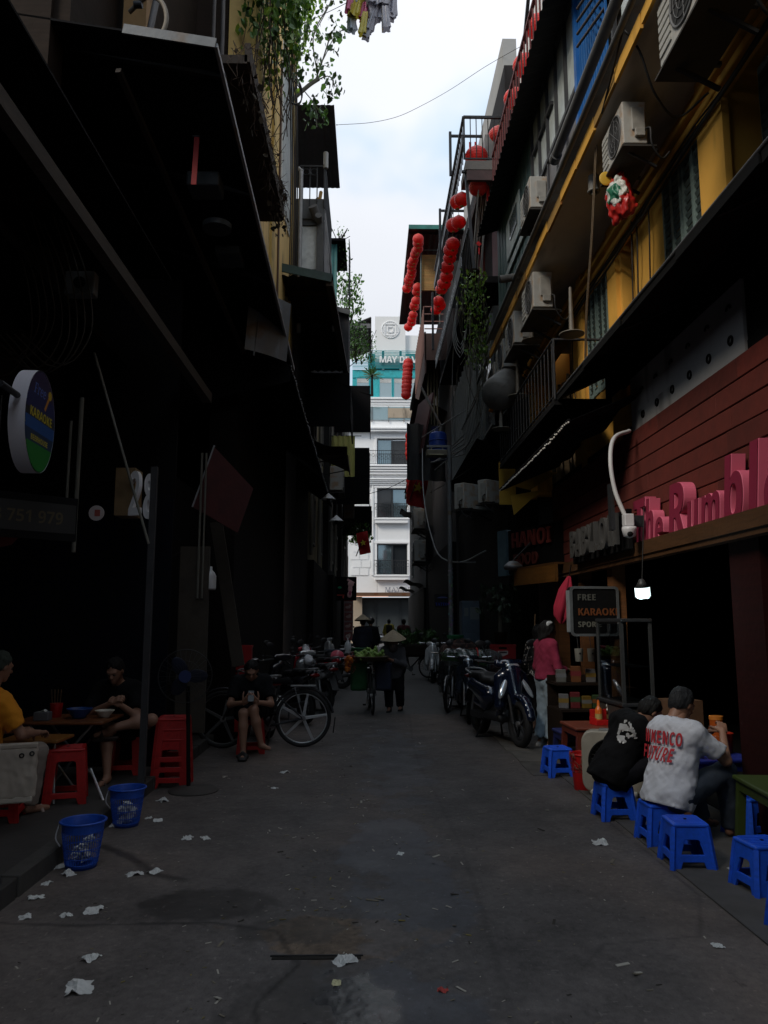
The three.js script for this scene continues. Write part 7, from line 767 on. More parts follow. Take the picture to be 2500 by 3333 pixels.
// electric bicycle with big alloy wheels, rear towards the alley
{
  const b = bicycle('bicycle with big white five-spoke alloy wheels standing across the left side', [-1.4, 0, -10.42], PI + 0.07, { r: 0.37, tr: 0.026, spokes: 5, rimF: dirty([0.12, 0.12, 0.12], 0.5), rim: M([0.55, 0.56, 0.57], 0.35, { metalness: 0.5 }), fender: M([0.05, 0.05, 0.055], 0.25, { metalness: 0.5 }) });
  mesh('mudflap', [box(0.012, 0.2, 0.06, -0.93, 0.28, 0, 0, 0, 0.12)], C.black, b); many('stand', [bar([-0.1, 0.26, 0.08], [-0.05, 0.0, 0.12], 0.01), bar([-0.1, 0.26, -0.08], [-0.05, 0.0, -0.12], 0.01)], C.iron, b); mesh('battery_box', rbox(0.32, 0.24, 0.12, 0.02, 0.02, 0.52, 0), C.black, b); mesh('mudguard_shine', tor(0.402, 0.016, -0.52, 0.37, 0, 0, 0, 1.2, 16, 6, 0.6), C.chrome, b);
}
{
  const b = bicycle('vendor bicycle seen head-on with a tray of green bananas and green saddle bags', [0.02, 0, -14.45], dirY(0.06, 1), {}); 
  const tray = thing('banana_tray', 'round wicker tray on the vendor bicycle', 'tray', [0.0, 0.93, -14.1]); mesh('tray', lathe([[0.001, 0], [0.26, 0.0], [0.33, 0.07], [0.32, 0.075], [0.25, 0.02], [0.001, 0.02]], 30), dirty([0.1, 0.08, 0.045], 0.9, 'wood'), tray); mesh('rim', tor(0.327, 0.014, 0, 0.072, 0, PI / 2), dirty([0.09, 0.07, 0.04], 0.9), tray);
  reseed(41); const gm = [[0.34, 0.5, 0.13], [0.42, 0.56, 0.2], [0.24, 0.42, 0.09]].map((c) => M(c, 0.5, { map: T.grime })); const bg = tube([[-0.09, 0.02, 0], [-0.045, -0.012, 0], [0.03, -0.014, 0], [0.085, 0.02, 0]], 0.027, 10, 7); bg.userData.done = false; const bgm = merge([bg, sph(0.026, -0.09, 0.02, 0, 1, 1, 1, 7), sph(0.025, 0.085, 0.02, 0, 1, 1, 1, 7)]); uvBox(bgm); bgm.userData.done = true;
  for (let hnd = 0; hnd < 7; hnd++) { const a0 = hnd / 7 * 6.283, cx = hnd ? 0.15 * Math.cos(a0) : 0, cz = hnd ? 0.13 * Math.sin(a0) : 0; const t = thing('banana_bunch', `${ORD[hnd]} hand of green bananas, counted round the wicker tray from its middle`, 'bananas', [0.0 + cx, 1.0 + (hnd ? 0 : 0.06), -14.1 + cz], rr(0, 6)); for (let i = 0; i < 7; i++) { const m = mesh('banana', bgm, gm[(rnd() * 3) | 0], t); m.position.set(rr(-0.03, 0.03), rr(0, 0.05), (i - 3) * 0.037); m.rotation.set(rr(-0.5, 0.5), rr(-0.35, 0.35), rr(-0.4, 0.7)); m.scale.setScalar(rr(0.95, 1.25)); } mesh('stem', bar([-0.1, 0.06, 0], [-0.15, 0.1, 0], 0.018, 8), gm[2], t); }
  for (const [l, x, c, h] of [['green woven saddle bag on the vendor bicycle, left of the wheel', -0.2, [0.012, 0.1, 0.025], 0.27], ['dark blue saddle bag on the vendor bicycle, right of the wheel', 0.24, [0.014, 0.02, 0.045], 0.27]]) { const t = thing('saddle_bag', l, 'bag', [x, 0.66, -14.35]); mesh('bag', blob([{ c: [0, 0, 0], x: [0.15, h, 0.2], r: 0.05 }], 0.015, 0.05, (d, xx, y, z) => d + 0.02 * fb3(xx * 7, y * 5, z * 7, 3)), cl(c, 0.7), t); mesh('strap', box(0.31, 0.03, 0.41, 0, 0.2, 0), cl(c.map((v) => v * 1.6)), t); }
  const ob = thing('orange_bag', 'red net bag of oranges hanging on the left of the vendor bicycle', 'bag', [-0.35, 0.92, -13.9]); reseed(12); for (let i = 0; i < 14; i++) mesh('orange', sph(0.042, rr(-0.08, 0.08), rr(-0.14, 0.1), rr(-0.07, 0.07), 1, 1, 1, 12), M([0.55, rr(0.12, 0.2), 0.012], 0.5), ob); mesh('net', blob([{ c: [0, -0.04, 0], e: [0.12, 0.17, 0.1] }, { a: [0, 0.1, 0], b: [0.06, 0.2, 0], r: 0.03, s: 0.01, k: 0.06 }], 0.012, 0.02, (d, x, y, z) => Math.abs(d) - 0.002), M([0.5, 0.05, 0.02], 0.4, { phys: 1, transmission: 0.75, thickness: 0 }), ob);
  const f = bicycle('vendor bicycle loaded with leafy greens standing at the right, beyond the hat woman', [1.22, 0, -22.4], 0.35, {}); reseed(18); const gl = thing('greens_load', 'heap of leafy greens piled on the farther vendor bicycle', 'vegetables', [1.3, 0.95, -22.3]); leaves(240, () => [rr(-0.6, 0.6), rr(0, 0.35), rr(-0.25, 0.25)], 0.1, 0.2).forEach((g, i) => mesh(['leaf_heap', 'leaf_cluster', 'young_leaves'][i], g, leafMat[1], gl).userData.kind = 'stuff'); mesh('basket', rbox(1.1, 0.35, 0.5, 0.08, 0, -0.15, 0), C.darkwood, gl);
  for (const [l, x, z, c] of [['green basket beside the far vendor with the conical hat', -0.32, -22.4, [0.012, 0.09, 0.03]], ['grey basket on the left row in front of the dark motorbikes', -0.95, -21.2, [0.06, 0.07, 0.09]]]) { const t = thing('cargo_basket', l, 'basket', [x, 0.55, z]); mesh('basket', lathe([[0.001, -0.3], [0.2, -0.3], [0.28, 0.3], [0.26, 0.3], [0.18, -0.27], [0.001, -0.27]], 18), cl(c, 0.7), t); mesh('rim', tor(0.275, 0.02, 0, 0.3, 0, PI / 2), cl(c, 0.7), t); many('support', [bar([-0.2, -0.55, 0], [-0.15, -0.3, 0], 0.02), bar([0.2, -0.55, 0], [0.15, -0.3, 0], 0.02)], C.iron, t); }
  const wb = thing('white_bag', 'small white plastic bag hanging at the far left baskets', 'bag', [-0.62, 0.9, -21.8]); mesh('bag', blob([{ c: [0, 0, 0], e: [0.1, 0.17, 0.08] }, { a: [0, 0.1, 0], b: [0, 0.28, 0], r: 0.03, s: 0.012, k: 0.05 }], 0.015, 0.03), M([0.7, 0.7, 0.7], 0.5), wb); mesh('handle', tor(0.05, 0.008, 0, 0.3, 0), M([0.7, 0.7, 0.7], 0.5), wb);
}
// cargo on the right hand motorbikes
{
  const gw = thing('wrapped_greens', 'bundle of long greens in clear wrap across the dark motorbike, right side', 'vegetables', [1.72, 0.98, -13.3]); reseed(23); const ls = []; for (let i = 0; i < 120; i++) { const a = rr(-0.4, 0.4), y = rr(-0.06, 0.08), z = rr(-0.16, 0.16); ls.push(beam([-0.42 + rr(-0.1, 0.1), y + 0.06, z], [0.3 + rr(-0.2, 0.1), y + rr(-0.05, 0.05), z + a * 0.2], rr(0.012, 0.03), 0.006)); } mesh('stalks', ls, leafMat[1], gw).userData.kind = 'stuff'; mesh('wrap', blob([{ a: [-0.35, 0.05, 0], b: [0.35, -0.02, 0], r: 0.15, s: 0.2 }], 0.02, 0.05, (d, x, y, z) => d + 0.04 * fb3(x * 8, y * 8, z * 8, 3)), M([0.45, 0.5, 0.5], 0.15, { phys: 1, transmission: 0.85, thickness: 0 }), gw); mesh('tie', tor(0.2, 0.012, 0.1, 0, 0, 0, PI / 2), C.red, gw);
  const fl = print(256, 256, (x) => { x.fillStyle = '#1c110e'; x.fillRect(0, 0, 256, 256); reseed(17); for (let i = 0; i < 90; i++) { x.fillStyle = ['#4a2a22', '#3a2018', '#6a4a3a', '#2a1a14'][(rnd() * 4) | 0]; x.beginPath(); x.arc(rnd() * 256, rnd() * 256, 6 + rnd() * 10, 0, 7); x.fill(); } }, { rough: 0.95 }); fl.map.wrapS = fl.map.wrapT = THREE.RepeatWrapping; fl.map.repeat.set(1.4, 1.4);
  const c = thing('draped_load', 'brown floral cloth draped over a load at the foot of the lamp pole', 'covered load', [1.98, 0, -17.2]); mesh('cloth', blob([{ c: [0, 0.6, 0], x: [0.42, 0.55, 0.6], r: 0.22 }, { c: [0.1, 1.0, -0.2], e: [0.3, 0.25, 0.4], k: 0.1 }], 0.03, 0.06, (d, x, y, z) => d + 0.05 * fb3(x * 5, y * 2, z * 5, 3)), fl, c); mesh('green_lid', cyl(0.2, 0.18, 0.08, -0.05, 1.28, -0.4, 0, 0, 0, 20), M([0.015, 0.16, 0.06], 0.5), c);
  const h = thing('pink_helmet', 'pink helmet resting on the red motorbike, left side', 'helmet', [-0.72, 0.88, -17.2]); mesh('shell', blob([{ c: [0, 0, 0], e: [0.15, 0.12, 0.13] }], 0.012, 0.03, (d, x, y) => Math.max(d, -0.03 - y)), M([0.55, 0.09, 0.13], 0.3), h); mesh('brim', rbox(0.12, 0.015, 0.2, 0.006, 0.15, -0.02, 0), M([0.4, 0.05, 0.08], 0.4), h);
  const w = thing('white_cover', 'crumpled white plastic cover over the silver motorbike handlebar', 'cover', [-1.28, 0.98, -15.35]); mesh('cover', blob([{ a: [0, 0.12, -0.25], b: [0.1, -0.1, 0.25], r: 0.07, s: 0.09 }], 0.014, 0.06, (d, x, y, z) => d + 0.07 * fb3(x * 7, y * 7, z * 7, 4)), M([0.62, 0.62, 0.64], 0.4), w); mesh('fold', tube([[0.02, 0.2, -0.15], [0.14, 0.1, 0], [0.1, 0.0, 0.2]], 0.008), M([0.05, 0.05, 0.06], 0.5), w);
}
// ================= stools, tables, baskets, litter, signs =================
function stoolGeo(o = {}) { const H = o.h ?? 0.28, b = o.b ?? 0.295, tp = o.t ?? 0.235; const side = new THREE.Shape(); side.moveTo(-b / 2, 0); side.lineTo(-b / 2 + 0.055, 0); side.lineTo(-b / 2 + 0.075, 0.055); side.lineTo(b / 2 - 0.075, 0.055); side.lineTo(b / 2 - 0.055, 0); side.lineTo(b / 2, 0); side.lineTo(tp / 2, H); side.lineTo(-tp / 2, H); side.lineTo(-b / 2, 0); const hole = new THREE.Path(), w0 = b / 2 - 0.068, w1 = tp / 2 - 0.058, y0 = 0.095, y1 = H - 0.085; hole.moveTo(-w0, y0); hole.lineTo(w0, y0); hole.lineTo(w1, y1 - 0.03); hole.quadraticCurveTo(w1, y1, w1 - 0.03, y1); hole.lineTo(-w1 + 0.03, y1); hole.quadraticCurveTo(-w1, y1, -w1, y1 - 0.03); hole.lineTo(-w0, y0); side.holes.push(hole); const g = new THREE.ExtrudeGeometry(side, { depth: 0.012, bevelEnabled: true, bevelSize: 0.004, bevelThickness: 0.004, bevelSegments: 2 }); g.translate(0, 0, -0.012); g.rotateX(-Math.atan2((b - tp) / 2, H)); g.translate(0, 0, b / 2 - 0.006); return g; }
function stool(label, pos, ry, o = {}) {
  const t = thing('plastic_stool', label, 'stool', pos, ry, o.group), H = o.h ?? 0.28, b = o.b ?? 0.295, tp = o.t ?? 0.235, m = o.m ?? C.blue, sg = stoolGeo(o);
  for (let i = 0; i < 4; i++) mesh('side_frame', sg.clone().rotateY(i * PI / 2), m, t);
  many('corner_leg', [[1, 1], [1, -1], [-1, 1], [-1, -1]].map(([x, z]) => beam([x * (b / 2 - 0.008), 0.0, z * (b / 2 - 0.008)], [x * (tp / 2 - 0.008), H - 0.01, z * (tp / 2 - 0.008)], 0.03)), m, t);
  const se = mesh('seat', rbox(tp + 0.012, 0.028, tp + 0.012, 0.013, 0, H, 0), m, t); for (let i = 0; i < 7; i++) mesh('ridge', rbox(tp - 0.04, 0.006, 0.016, 0.003, 0, H + 0.0155, (i - 3) * 0.034), m, se); mesh('hole', cyl(0.012, 0.012, 0.004, 0, H + 0.0175, 0, 0, 0, 0, 12), C.black, se);
  return t;
}
const ST = stool('blue plastic stool standing free in front of the man in white', [2.17, 0, -5.5], -0.06);
dup(ST, 'blue plastic stool under the man in the white T-shirt', 2.19, 0, -6.02, 0.02);
dup(ST, 'blue plastic stool under the man in black, half hidden', 2.07, 0, -6.76, 0.04);
dup(ST, 'empty blue stool beside the red bucket', 2.03, 0, -8.55, 0.1);
dup(ST, 'blue stool cut by the right edge, level with the fallen paper', 2.44, 0, -4.98, 0.12);
dup(ST, 'nearest blue stool, only a sliver at the right edge', 2.32, 0, -4.3, 0.1);
dup(ST, 'blue stool standing in the shade under the green table', 2.95, 0.005, -6.2, 0.4);
const redM = M([0.48, 0.013, 0.013], 0.45, { map: T.scuff });
const RS = stool('red plastic stool under the man with the phone', [-1.5, 0, -10.08], 0.1, { h: 0.44, b: 0.34, t: 0.28, m: redM });
dup(RS, 'tall red stool under the table right of the orange shirted man', -2.62, 0.11, -6.95, 0.3); dup(RS, 'red stool under the orange shirted man at the left edge', -2.9, 0.11, -6.35, 0.2); dup(RS, 'red stool under the man with crossed legs', -2.5, 0.11, -8.2, 0.1); dup(RS, 'red stool at the very left edge of the picture', -3.05, 0.11, -5.95, 0.3);
for (let i = 0; i < 3; i++) dup(RS, `${['lowest', 'middle', 'topmost'][i]} of the stacked red stools beside the standing fan`, -2.0, 0.0 + i * 0.1, -8.12, 0.06 + i * 0.03, 1.05);
// blue waste baskets
function basket(label, x, z, s) {
  const t = thing('waste_basket', label, 'basket', [x, 0, z], 0.3); t.scale.setScalar(s); const r0 = 0.1, r1 = 0.142, H = 0.3, rad = (y) => r0 + (r1 - r0) * y / H, n = 44, m = M([0.018, 0.095, 0.56], 0.45, { map: T.scuff });
  const s1 = []; for (let i = 0; i < n; i++) { const a = i / n * 2 * PI; s1.push(beam([rad(0.03) * Math.cos(a), 0.03, rad(0.03) * Math.sin(a)], [rad(0.24) * Math.cos(a), 0.24, rad(0.24) * Math.sin(a)], 0.0075, 0.004)); } mesh('slat_wall', s1, m, t).userData.kind = 'stuff';
  many('ring', [0.03, 0.07, 0.13, 0.19].map((y) => tor(rad(y), 0.0035, 0, y, 0, PI / 2, 0, 0, 44, 5)), m, t); mesh('band', lathe([[rad(0.235), 0.235], [rad(0.3), 0.3], [rad(0.3) - 0.003, 0.3], [rad(0.235) - 0.003, 0.235]], 44), m, t); mesh('rim', put(new THREE.TorusGeometry(0.147, 0.009, 8, 44).rotateX(PI / 2).scale(1, 0.8, 1), 0, 0.3, 0), m, t); mesh('base', lathe([[0.001, 0.0], [0.1, 0], [0.104, 0.032], [0.1, 0.032], [0.001, 0.008]], 36), m, t);
  mesh('handle', tube([[-0.15, 0.295, 0.02], [-0.165, 0.22, 0.08], [-0.13, 0.18, 0.15], [0, 0.17, 0.165]].slice(0, 3), 0.0045, 14, 5), M([0.3, 0.3, 0.32], 0.4), t); return t;
}
basket('nearer blue slatted waste basket holding white tissues, left', -1.95, -5.52, 1.0); basket('farther blue slatted waste basket holding white tissues, left', -1.98, -6.58, 0.98);
// crumpled tissues
function crumple(sd, w, l, amp) { const g = new THREE.PlaneGeometry(w, l, 12, 10); g.rotateX(-PI / 2); const p = g.attributes.position; for (let i = 0; i < p.count; i++) { const x = p.getX(i), z = p.getZ(i); const q = 1 - 0.45 * Math.abs(n3(x * 22 + sd, z * 22, sd)), y = amp * (0.55 + 1.5 * n3(x * 17 + sd * 3, z * 15, sd) + 0.9 * Math.abs(n3(x * 40, z * 40, sd + 4)) - 0.5 * ((x / w) ** 2 + (z / l) ** 2) * 4); p.setXYZ(i, x * q + 0.012 * n3(z * 40, sd, 2), Math.max(0.002, y), z * q + 0.012 * n3(x * 40, sd, 5)); } g.computeVertexNormals(); const a = g.toNonIndexed(); a.computeVertexNormals(); uvBox(a); a.userData.done = true; return a; }
const paper = M([0.62, 0.62, 0.6], 0.95, { map: T.cloth });
{
  const vs = []; for (let i = 0; i < 6; i++) vs.push(crumple(i * 3.7 + 1, 0.13 + 0.02 * (i % 3), 0.11, 0.022 + 0.01 * (i % 2)));
  reseed(60); let k = 0; const tis = (l, x, z, s = 1, name = 'tissue', m = paper) => { const t = thing(name, l, 'litter', [x, 0.001, z], rr(0, 6)); mesh('sheet', vs[k++ % 6], m, t).scale.set(s * 0.9, s * 0.72, s * 0.9); };
  tis('biggest white tissue with grey plastic, lower left foreground', -1.31, -3.77, 1.25); tis('small folded tissue above the big one, lower left', -1.37, -4.08, 0.7); tis('crumpled tissue right of the small ball, left of the dark stain', -1.58, -4.72, 0.95); tis('small tissue ball at the left near the kerb', -1.71, -4.64, 0.6); tis('crumpled tissue touching the left kerb, second from the edge', -2.0, -4.93, 0.75); tis('small brownish tissue below the nearer waste basket', -2.04, -5.18, 0.55); tis('flat tissue nearest the left edge by the kerb', -1.93, -4.62, 0.7); tis('tissue lying just under the nearer waste basket', -1.97, -5.36, 0.75); tis('tissue pressed against the left side of the nearer basket', -2.1, -5.52, 0.8); tis('long tissue at the foot of the farther basket', -2.06, -6.56, 0.9); tis('little tissue right behind the farther basket', -1.86, -6.8, 0.5);
  tis('left half of the tissue pair at the end of the dark crack', -1.54, -5.35, 0.8); tis('right half of the tissue pair at the end of the dark crack', -1.42, -5.4, 0.85); tis('tissue in front of the fan base, left', -1.91, -7.42, 0.9); tis('tissue halfway between the fan base and the tissue pair', -1.76, -6.72, 0.8); tis('flat tissue of the close pair in the left half', -1.39, -6.18, 0.85); tis('upright tissue of the close pair in the left half', -1.25, -6.18, 0.65); tis('lone tissue in front of the man with the phone', -0.93, -8.75, 0.8); tis('small tissue nearest the middle, left of centre', -0.94, -7.95, 0.6); tis('tissue over the drain cover', -0.12, -4.02, 0.85); tis('yellowish tissue below the drain cover', -0.15, -3.8, 0.45, 'tissue', M([0.5, 0.47, 0.28], 0.9)); tis('big white paper in front of the stools, right', 1.72, -6.0, 1.15); tis('flat white slip near the lower right edge', 1.78, -4.17, 0.55); tis('white paper under the stools at the right edge', 2.42, -5.36, 0.75); tis('small tissue right of the free blue stool', 2.43, -5.72, 0.45); tis('tissue between the stools and the green table', 2.52, -6.2, 0.5); tis('tissue under the wheel of the bicycle, left', -0.95, -10.75, 0.7); tis('reddish scrap at the lower middle', 0.33, -3.72, 0.45, 'scrap', M([0.4, 0.05, 0.04], 0.7)); tis('small flat paper right of the puddle', 0.22, -5.76, 0.5);
  for (const [i, x, z, s] of [[0, -1.95, -5.52, 1], [1, -1.98, -6.58, 0.98]]) { const t = thing('tissue_heap', `white tissues inside the ${i ? 'farther' : 'nearer'} blue waste basket`, 'litter', [x, 0.02, z]); for (let j = 0; j < 16; j++) { const m = mesh('tissue', vs[j % 6], paper, t); m.position.set(rr(-0.045, 0.045), rr(0.0, 0.14), rr(-0.045, 0.045)); m.rotation.set(rr(-0.9, 0.9), rr(0, 6), rr(-0.9, 0.9)); m.scale.setScalar(0.62 * s); } }
  // scraps nobody would count
  const fg = new THREE.BoxGeometry(1, 0.14, 0.42), fm = M([0.4, 0.38, 0.34], 0.95), im = new THREE.InstancedMesh(fg, fm, 1500), q = new THREE.Quaternion(), mm = new THREE.Matrix4(), col = new THREE.Color(); im.name = 'street_scraps';
  for (let i = 0; i < 1500; i++) { const near = rnd(), z = -3.2 - 11 * near * near, c = rnd(), x = c < 0.5 ? -0.1 + (rnd() + rnd() - 1) * 0.9 : rr(-2.0, 2.0), s = rr(0.007, 0.022) * (rnd() < 0.12 ? 2 : 1); mm.compose(V(x, 0.003, z), q.setFromEuler(new THREE.Euler(rr(-0.2, 0.2), rr(0, 6), rr(-0.2, 0.2))), V(s * rr(0.7, 2), s * 0.6, s)); im.setMatrixAt(i, mm); if (fb3(x * 1.6, 0, z * 1.2, 3) < -0.02) { im.setMatrixAt(i, mm.makeScale(0.001, 0.001, 0.001).setPosition(x, 0.001, z)); } const g = rnd(); if (g < 0.4) col.setRGB(0.9, 0.88, 0.84); else if (g < 0.75) col.setRGB(0.4, 0.36, 0.3); else if (g < 0.85) col.setRGB(0.5, 0.42, 0.12); else col.setRGB(0.08, 0.07, 0.06); im.setColorAt(i, col); }
  im.castShadow = im.receiveShadow = true; scene.add(im); tag(im, 'tiny paper and leaf scraps scattered over the asphalt', 'litter', null, 'stuff');
}
// pedestal fan, left
{
  const t = thing('pedestal_fan', 'pedestal fan with dark guard and blue hub on a heavy round base, left', 'fan', [-1.72, 0, -7.85]); mesh('base', lathe([[0.001, 0.05], [0.05, 0.05], [0.2, 0.03], [0.24, 0.01], [0.24, 0], [0.001, 0]], 36), dirty([0.05, 0.042, 0.038], 0.8), t); mesh('pole', bar([-0.05, 0.03, 0], [-0.1, 1.0, -0.05], 0.02, 10), C.black, t);
  const hd = sub('fan_head', t, -0.12, 1.1, 0, 0.2); const rg = [tor(0.26, 0.006, 0, 0, 0, 0, 0, 0, 40, 5), tor(0.15, 0.003, 0, 0, 0.05, 0, 0, 0, 30, 4)]; for (let i = 0; i < 28; i++) { const a = i / 28 * 2 * PI; rg.push(tube([[0.26 * Math.cos(a), 0.26 * Math.sin(a), 0], [0.17 * Math.cos(a), 0.17 * Math.sin(a), 0.05], [0.06 * Math.cos(a), 0.06 * Math.sin(a), 0.07]], 0.002, 6, 3)); } mesh('guard', rg, dirty([0.014, 0.014, 0.016], 0.6), hd); mesh('badge', cyl(0.06, 0.06, 0.015, 0, 0, 0.075, PI / 2, 0, 0, 24), M([0.006, 0.016, 0.08], 0.5), hd); for (let i = 0; i < 3; i++) mesh('blade', put(sph(0.1, 0.11, 0, 0, 1.1, 0.7, 0.1), 0, 0, 0.02, 0.25, 0, i * 2.094), M([0.004, 0.008, 0.025], 0.6), hd); mesh('motor', cyl(0.06, 0.05, 0.16, 0, 0, -0.09, PI / 2), C.black, hd);
}
// left tables and things on them
{
  const table = (label, pos, r, legs, tm, ry = 0) => { const t = thing('folding_table', label, 'table', pos, ry); mesh('top', rbox(r * 2, 0.03, r * 1.5, 0.012, 0, 0.61, 0), tm, t); many('leg', legs.map(([a, b]) => tube([a, mix3(a, b, 0.5), b], 0.012, 10, 7)), C.steel, t); return t; };
  const wood = dirty([0.2, 0.07, 0.025], 0.4, 'wood');
  table('dark wooden folding table with thin bent metal legs, left', [-2.85, 0.11, -7.55], 0.42, [[[-0.3, 0.6, 0.2], [0.2, 0.0, 0.25]], [[0.3, 0.6, 0.2], [-0.2, 0.0, 0.25]], [[-0.3, 0.6, -0.2], [0.2, 0.0, -0.25]], [[0.3, 0.6, -0.2], [-0.2, 0.0, -0.25]]], wood);
  table('small orange-brown table top beside the orange shirted man', [-2.9, 0.02, -6.95], 0.26, [[[-0.2, 0.6, 0.1], [-0.2, 0.1, 0.15]], [[0.2, 0.6, 0.1], [0.24, 0.1, 0.15]]], dirty([0.3, 0.13, 0.03], 0.4, 'wood'));
  const bowl = (l, x, y, z, r, m) => { const t = thing('bowl', l, 'bowl', [x, y, z]); mesh('bowl', lathe([[0.001, 0], [r * 0.45, 0], [r * 0.5, 0.012], [r, r * 0.75], [r * 0.94, r * 0.75], [r * 0.45, 0.025], [0.001, 0.02]], 28), m, t); mesh('rim', tor(r * 0.97, 0.004, 0, r * 0.75, 0, PI / 2), m, t); };
  bowl('white bowl in front of the man with crossed legs', -2.52, 0.735, -7.55, 0.09, M([0.5, 0.46, 0.4], 0.3)); bowl('blue bowl left of the white bowl', -2.74, 0.735, -7.5, 0.12, M([0.01, 0.04, 0.16], 0.4));
  const ch = thing('chopstick_cup', 'red cup of chopsticks on the dark folding table', 'cup', [-3.0, 0.735, -7.6]); mesh('cup', lathe([[0.001, 0], [0.05, 0], [0.06, 0.13], [0.055, 0.13], [0.045, 0.01], [0.001, 0.01]], 20), redM, ch); many('chopstick', [0, 1, 2, 3].map((i) => bar([0.02 * (i - 1.5), 0.02, 0], [0.035 * (i - 1.5), 0.26, 0.01 * i], 0.004)), dirty([0.2, 0.12, 0.05], 0.7), ch); const nb = thing('napkin_box', 'grey napkin box on the dark folding table', 'box', [-3.02, 0.735, -7.35]); mesh('box', rbox(0.14, 0.08, 0.1, 0.01, 0, 0.04, 0), M([0.1, 0.1, 0.11], 0.5), nb); mesh('napkin', put(crumple(3, 0.08, 0.06, 0.02), 0, 0.08, 0), paper, nb);
  const dr = thing('metal_rod', 'bright steel rod leaning at the edge of the left pavement', 'rod', [0, 0, 0]); mesh('rod', bar([-2.52, 0.32, -7.25], [-2.28, 0.08, -6.95], 0.011, 8), M([0.8, 0.8, 0.82], 0.3, { metalness: 0.6 }), dr); mesh('foot', sph(0.014, -2.28, 0.08, -6.95), C.rubber, dr);
  const gs = thing('dark_sack', 'dark lumpy sack at the far left kerb', 'sack', [-2.28, 0.05, -4.75]); mesh('sack', blob([{ c: [0, 0.08, 0], e: [0.14, 0.12, 0.14] }], 0.014, 0.03, (d, x, y, z) => d + 0.03 * fb3(x * 9, y * 9, z * 9, 3)), dirty([0.025, 0.027, 0.03], 0.6), gs); mesh('tie', tor(0.05, 0.012, 0, 0.18, 0, PI / 2), C.black, gs);
}
// beer crates, left and right
function crate(label, x, y, z, ry, s, logo, group) { const t = thing('beer_crate', label, 'crate', [x, y, z], ry, group); t.scale.setScalar(s); const m = M([0.36, 0.01, 0.012], 0.45, { map: T.cloth }); const w = 0.42, d = 0.32, h = 0.29; many('side', [box(w, h, 0.014, 0, h / 2, d / 2), box(w, h, 0.014, 0, h / 2, -d / 2), box(0.014, h, d - 0.015, w / 2, h / 2, 0), box(0.014, h, d - 0.015, -w / 2, h / 2, 0)], m, t); mesh('rim', [box(w + 0.03, 0.03, 0.03, 0, h - 0.014, d / 2 + 0.004), box(w + 0.03, 0.03, 0.03, 0, h - 0.014, -d / 2 - 0.004), box(0.03, 0.03, d - 0.03, w / 2 + 0.002, h - 0.014, 0), box(0.03, 0.03, d - 0.03, -w / 2 - 0.002, h - 0.014, 0)], m, t); mesh('base', box(w - 0.02, 0.02, d - 0.02, 0, 0.01, 0), m, t); many('rib', [-0.12, 0.12].map((q) => rbox(0.02, h - 0.06, 0.012, 0.004, q, h / 2 - 0.01, d / 2 + 0.01)), m, t); if (logo) { const l = mesh('badge', put(poly([[-0.085, 0.04], [0.085, 0.04], [0.085, -0.015], [0, -0.05], [-0.085, -0.015]], 0.004), 0, 0.15, d / 2 + 0.008), M([0.6, 0.5, 0.45], 0.6), t); mesh('mark', [box(0.13, 0.03, 0.004, 0, 0.165, d / 2 + 0.014)], M([0.05, 0.03, 0.03], 0.6), l); } mesh('hand_hole', rbox(0.13, 0.03, 0.004, 0.002, 0, 0.235, d / 2 + 0.009), C.black, t); return t; }
['lowest', 'third from the bottom', 'topmost', 'second from the bottom'].forEach((w, i) => { const k = [0, 2, 3, 1][i]; crate(`red beer crate, ${w} of the stack by the grey cabinet`, 2.28 + 0.01 * k, 0.02 + k * 0.305, -13.6, -0.15 + 0.02 * k, 1.02, k > 0, 'red beer crates by the grey cabinet'); });
['lowest', 'second', 'third', 'topmost'].forEach((w, i) => crate(`${w} red crate of the tall stack behind the man with the phone`, -1.92, 0.1 + i * 0.3, -11.3, 0.1, 1.0, false, 'red crates behind the seated man'));
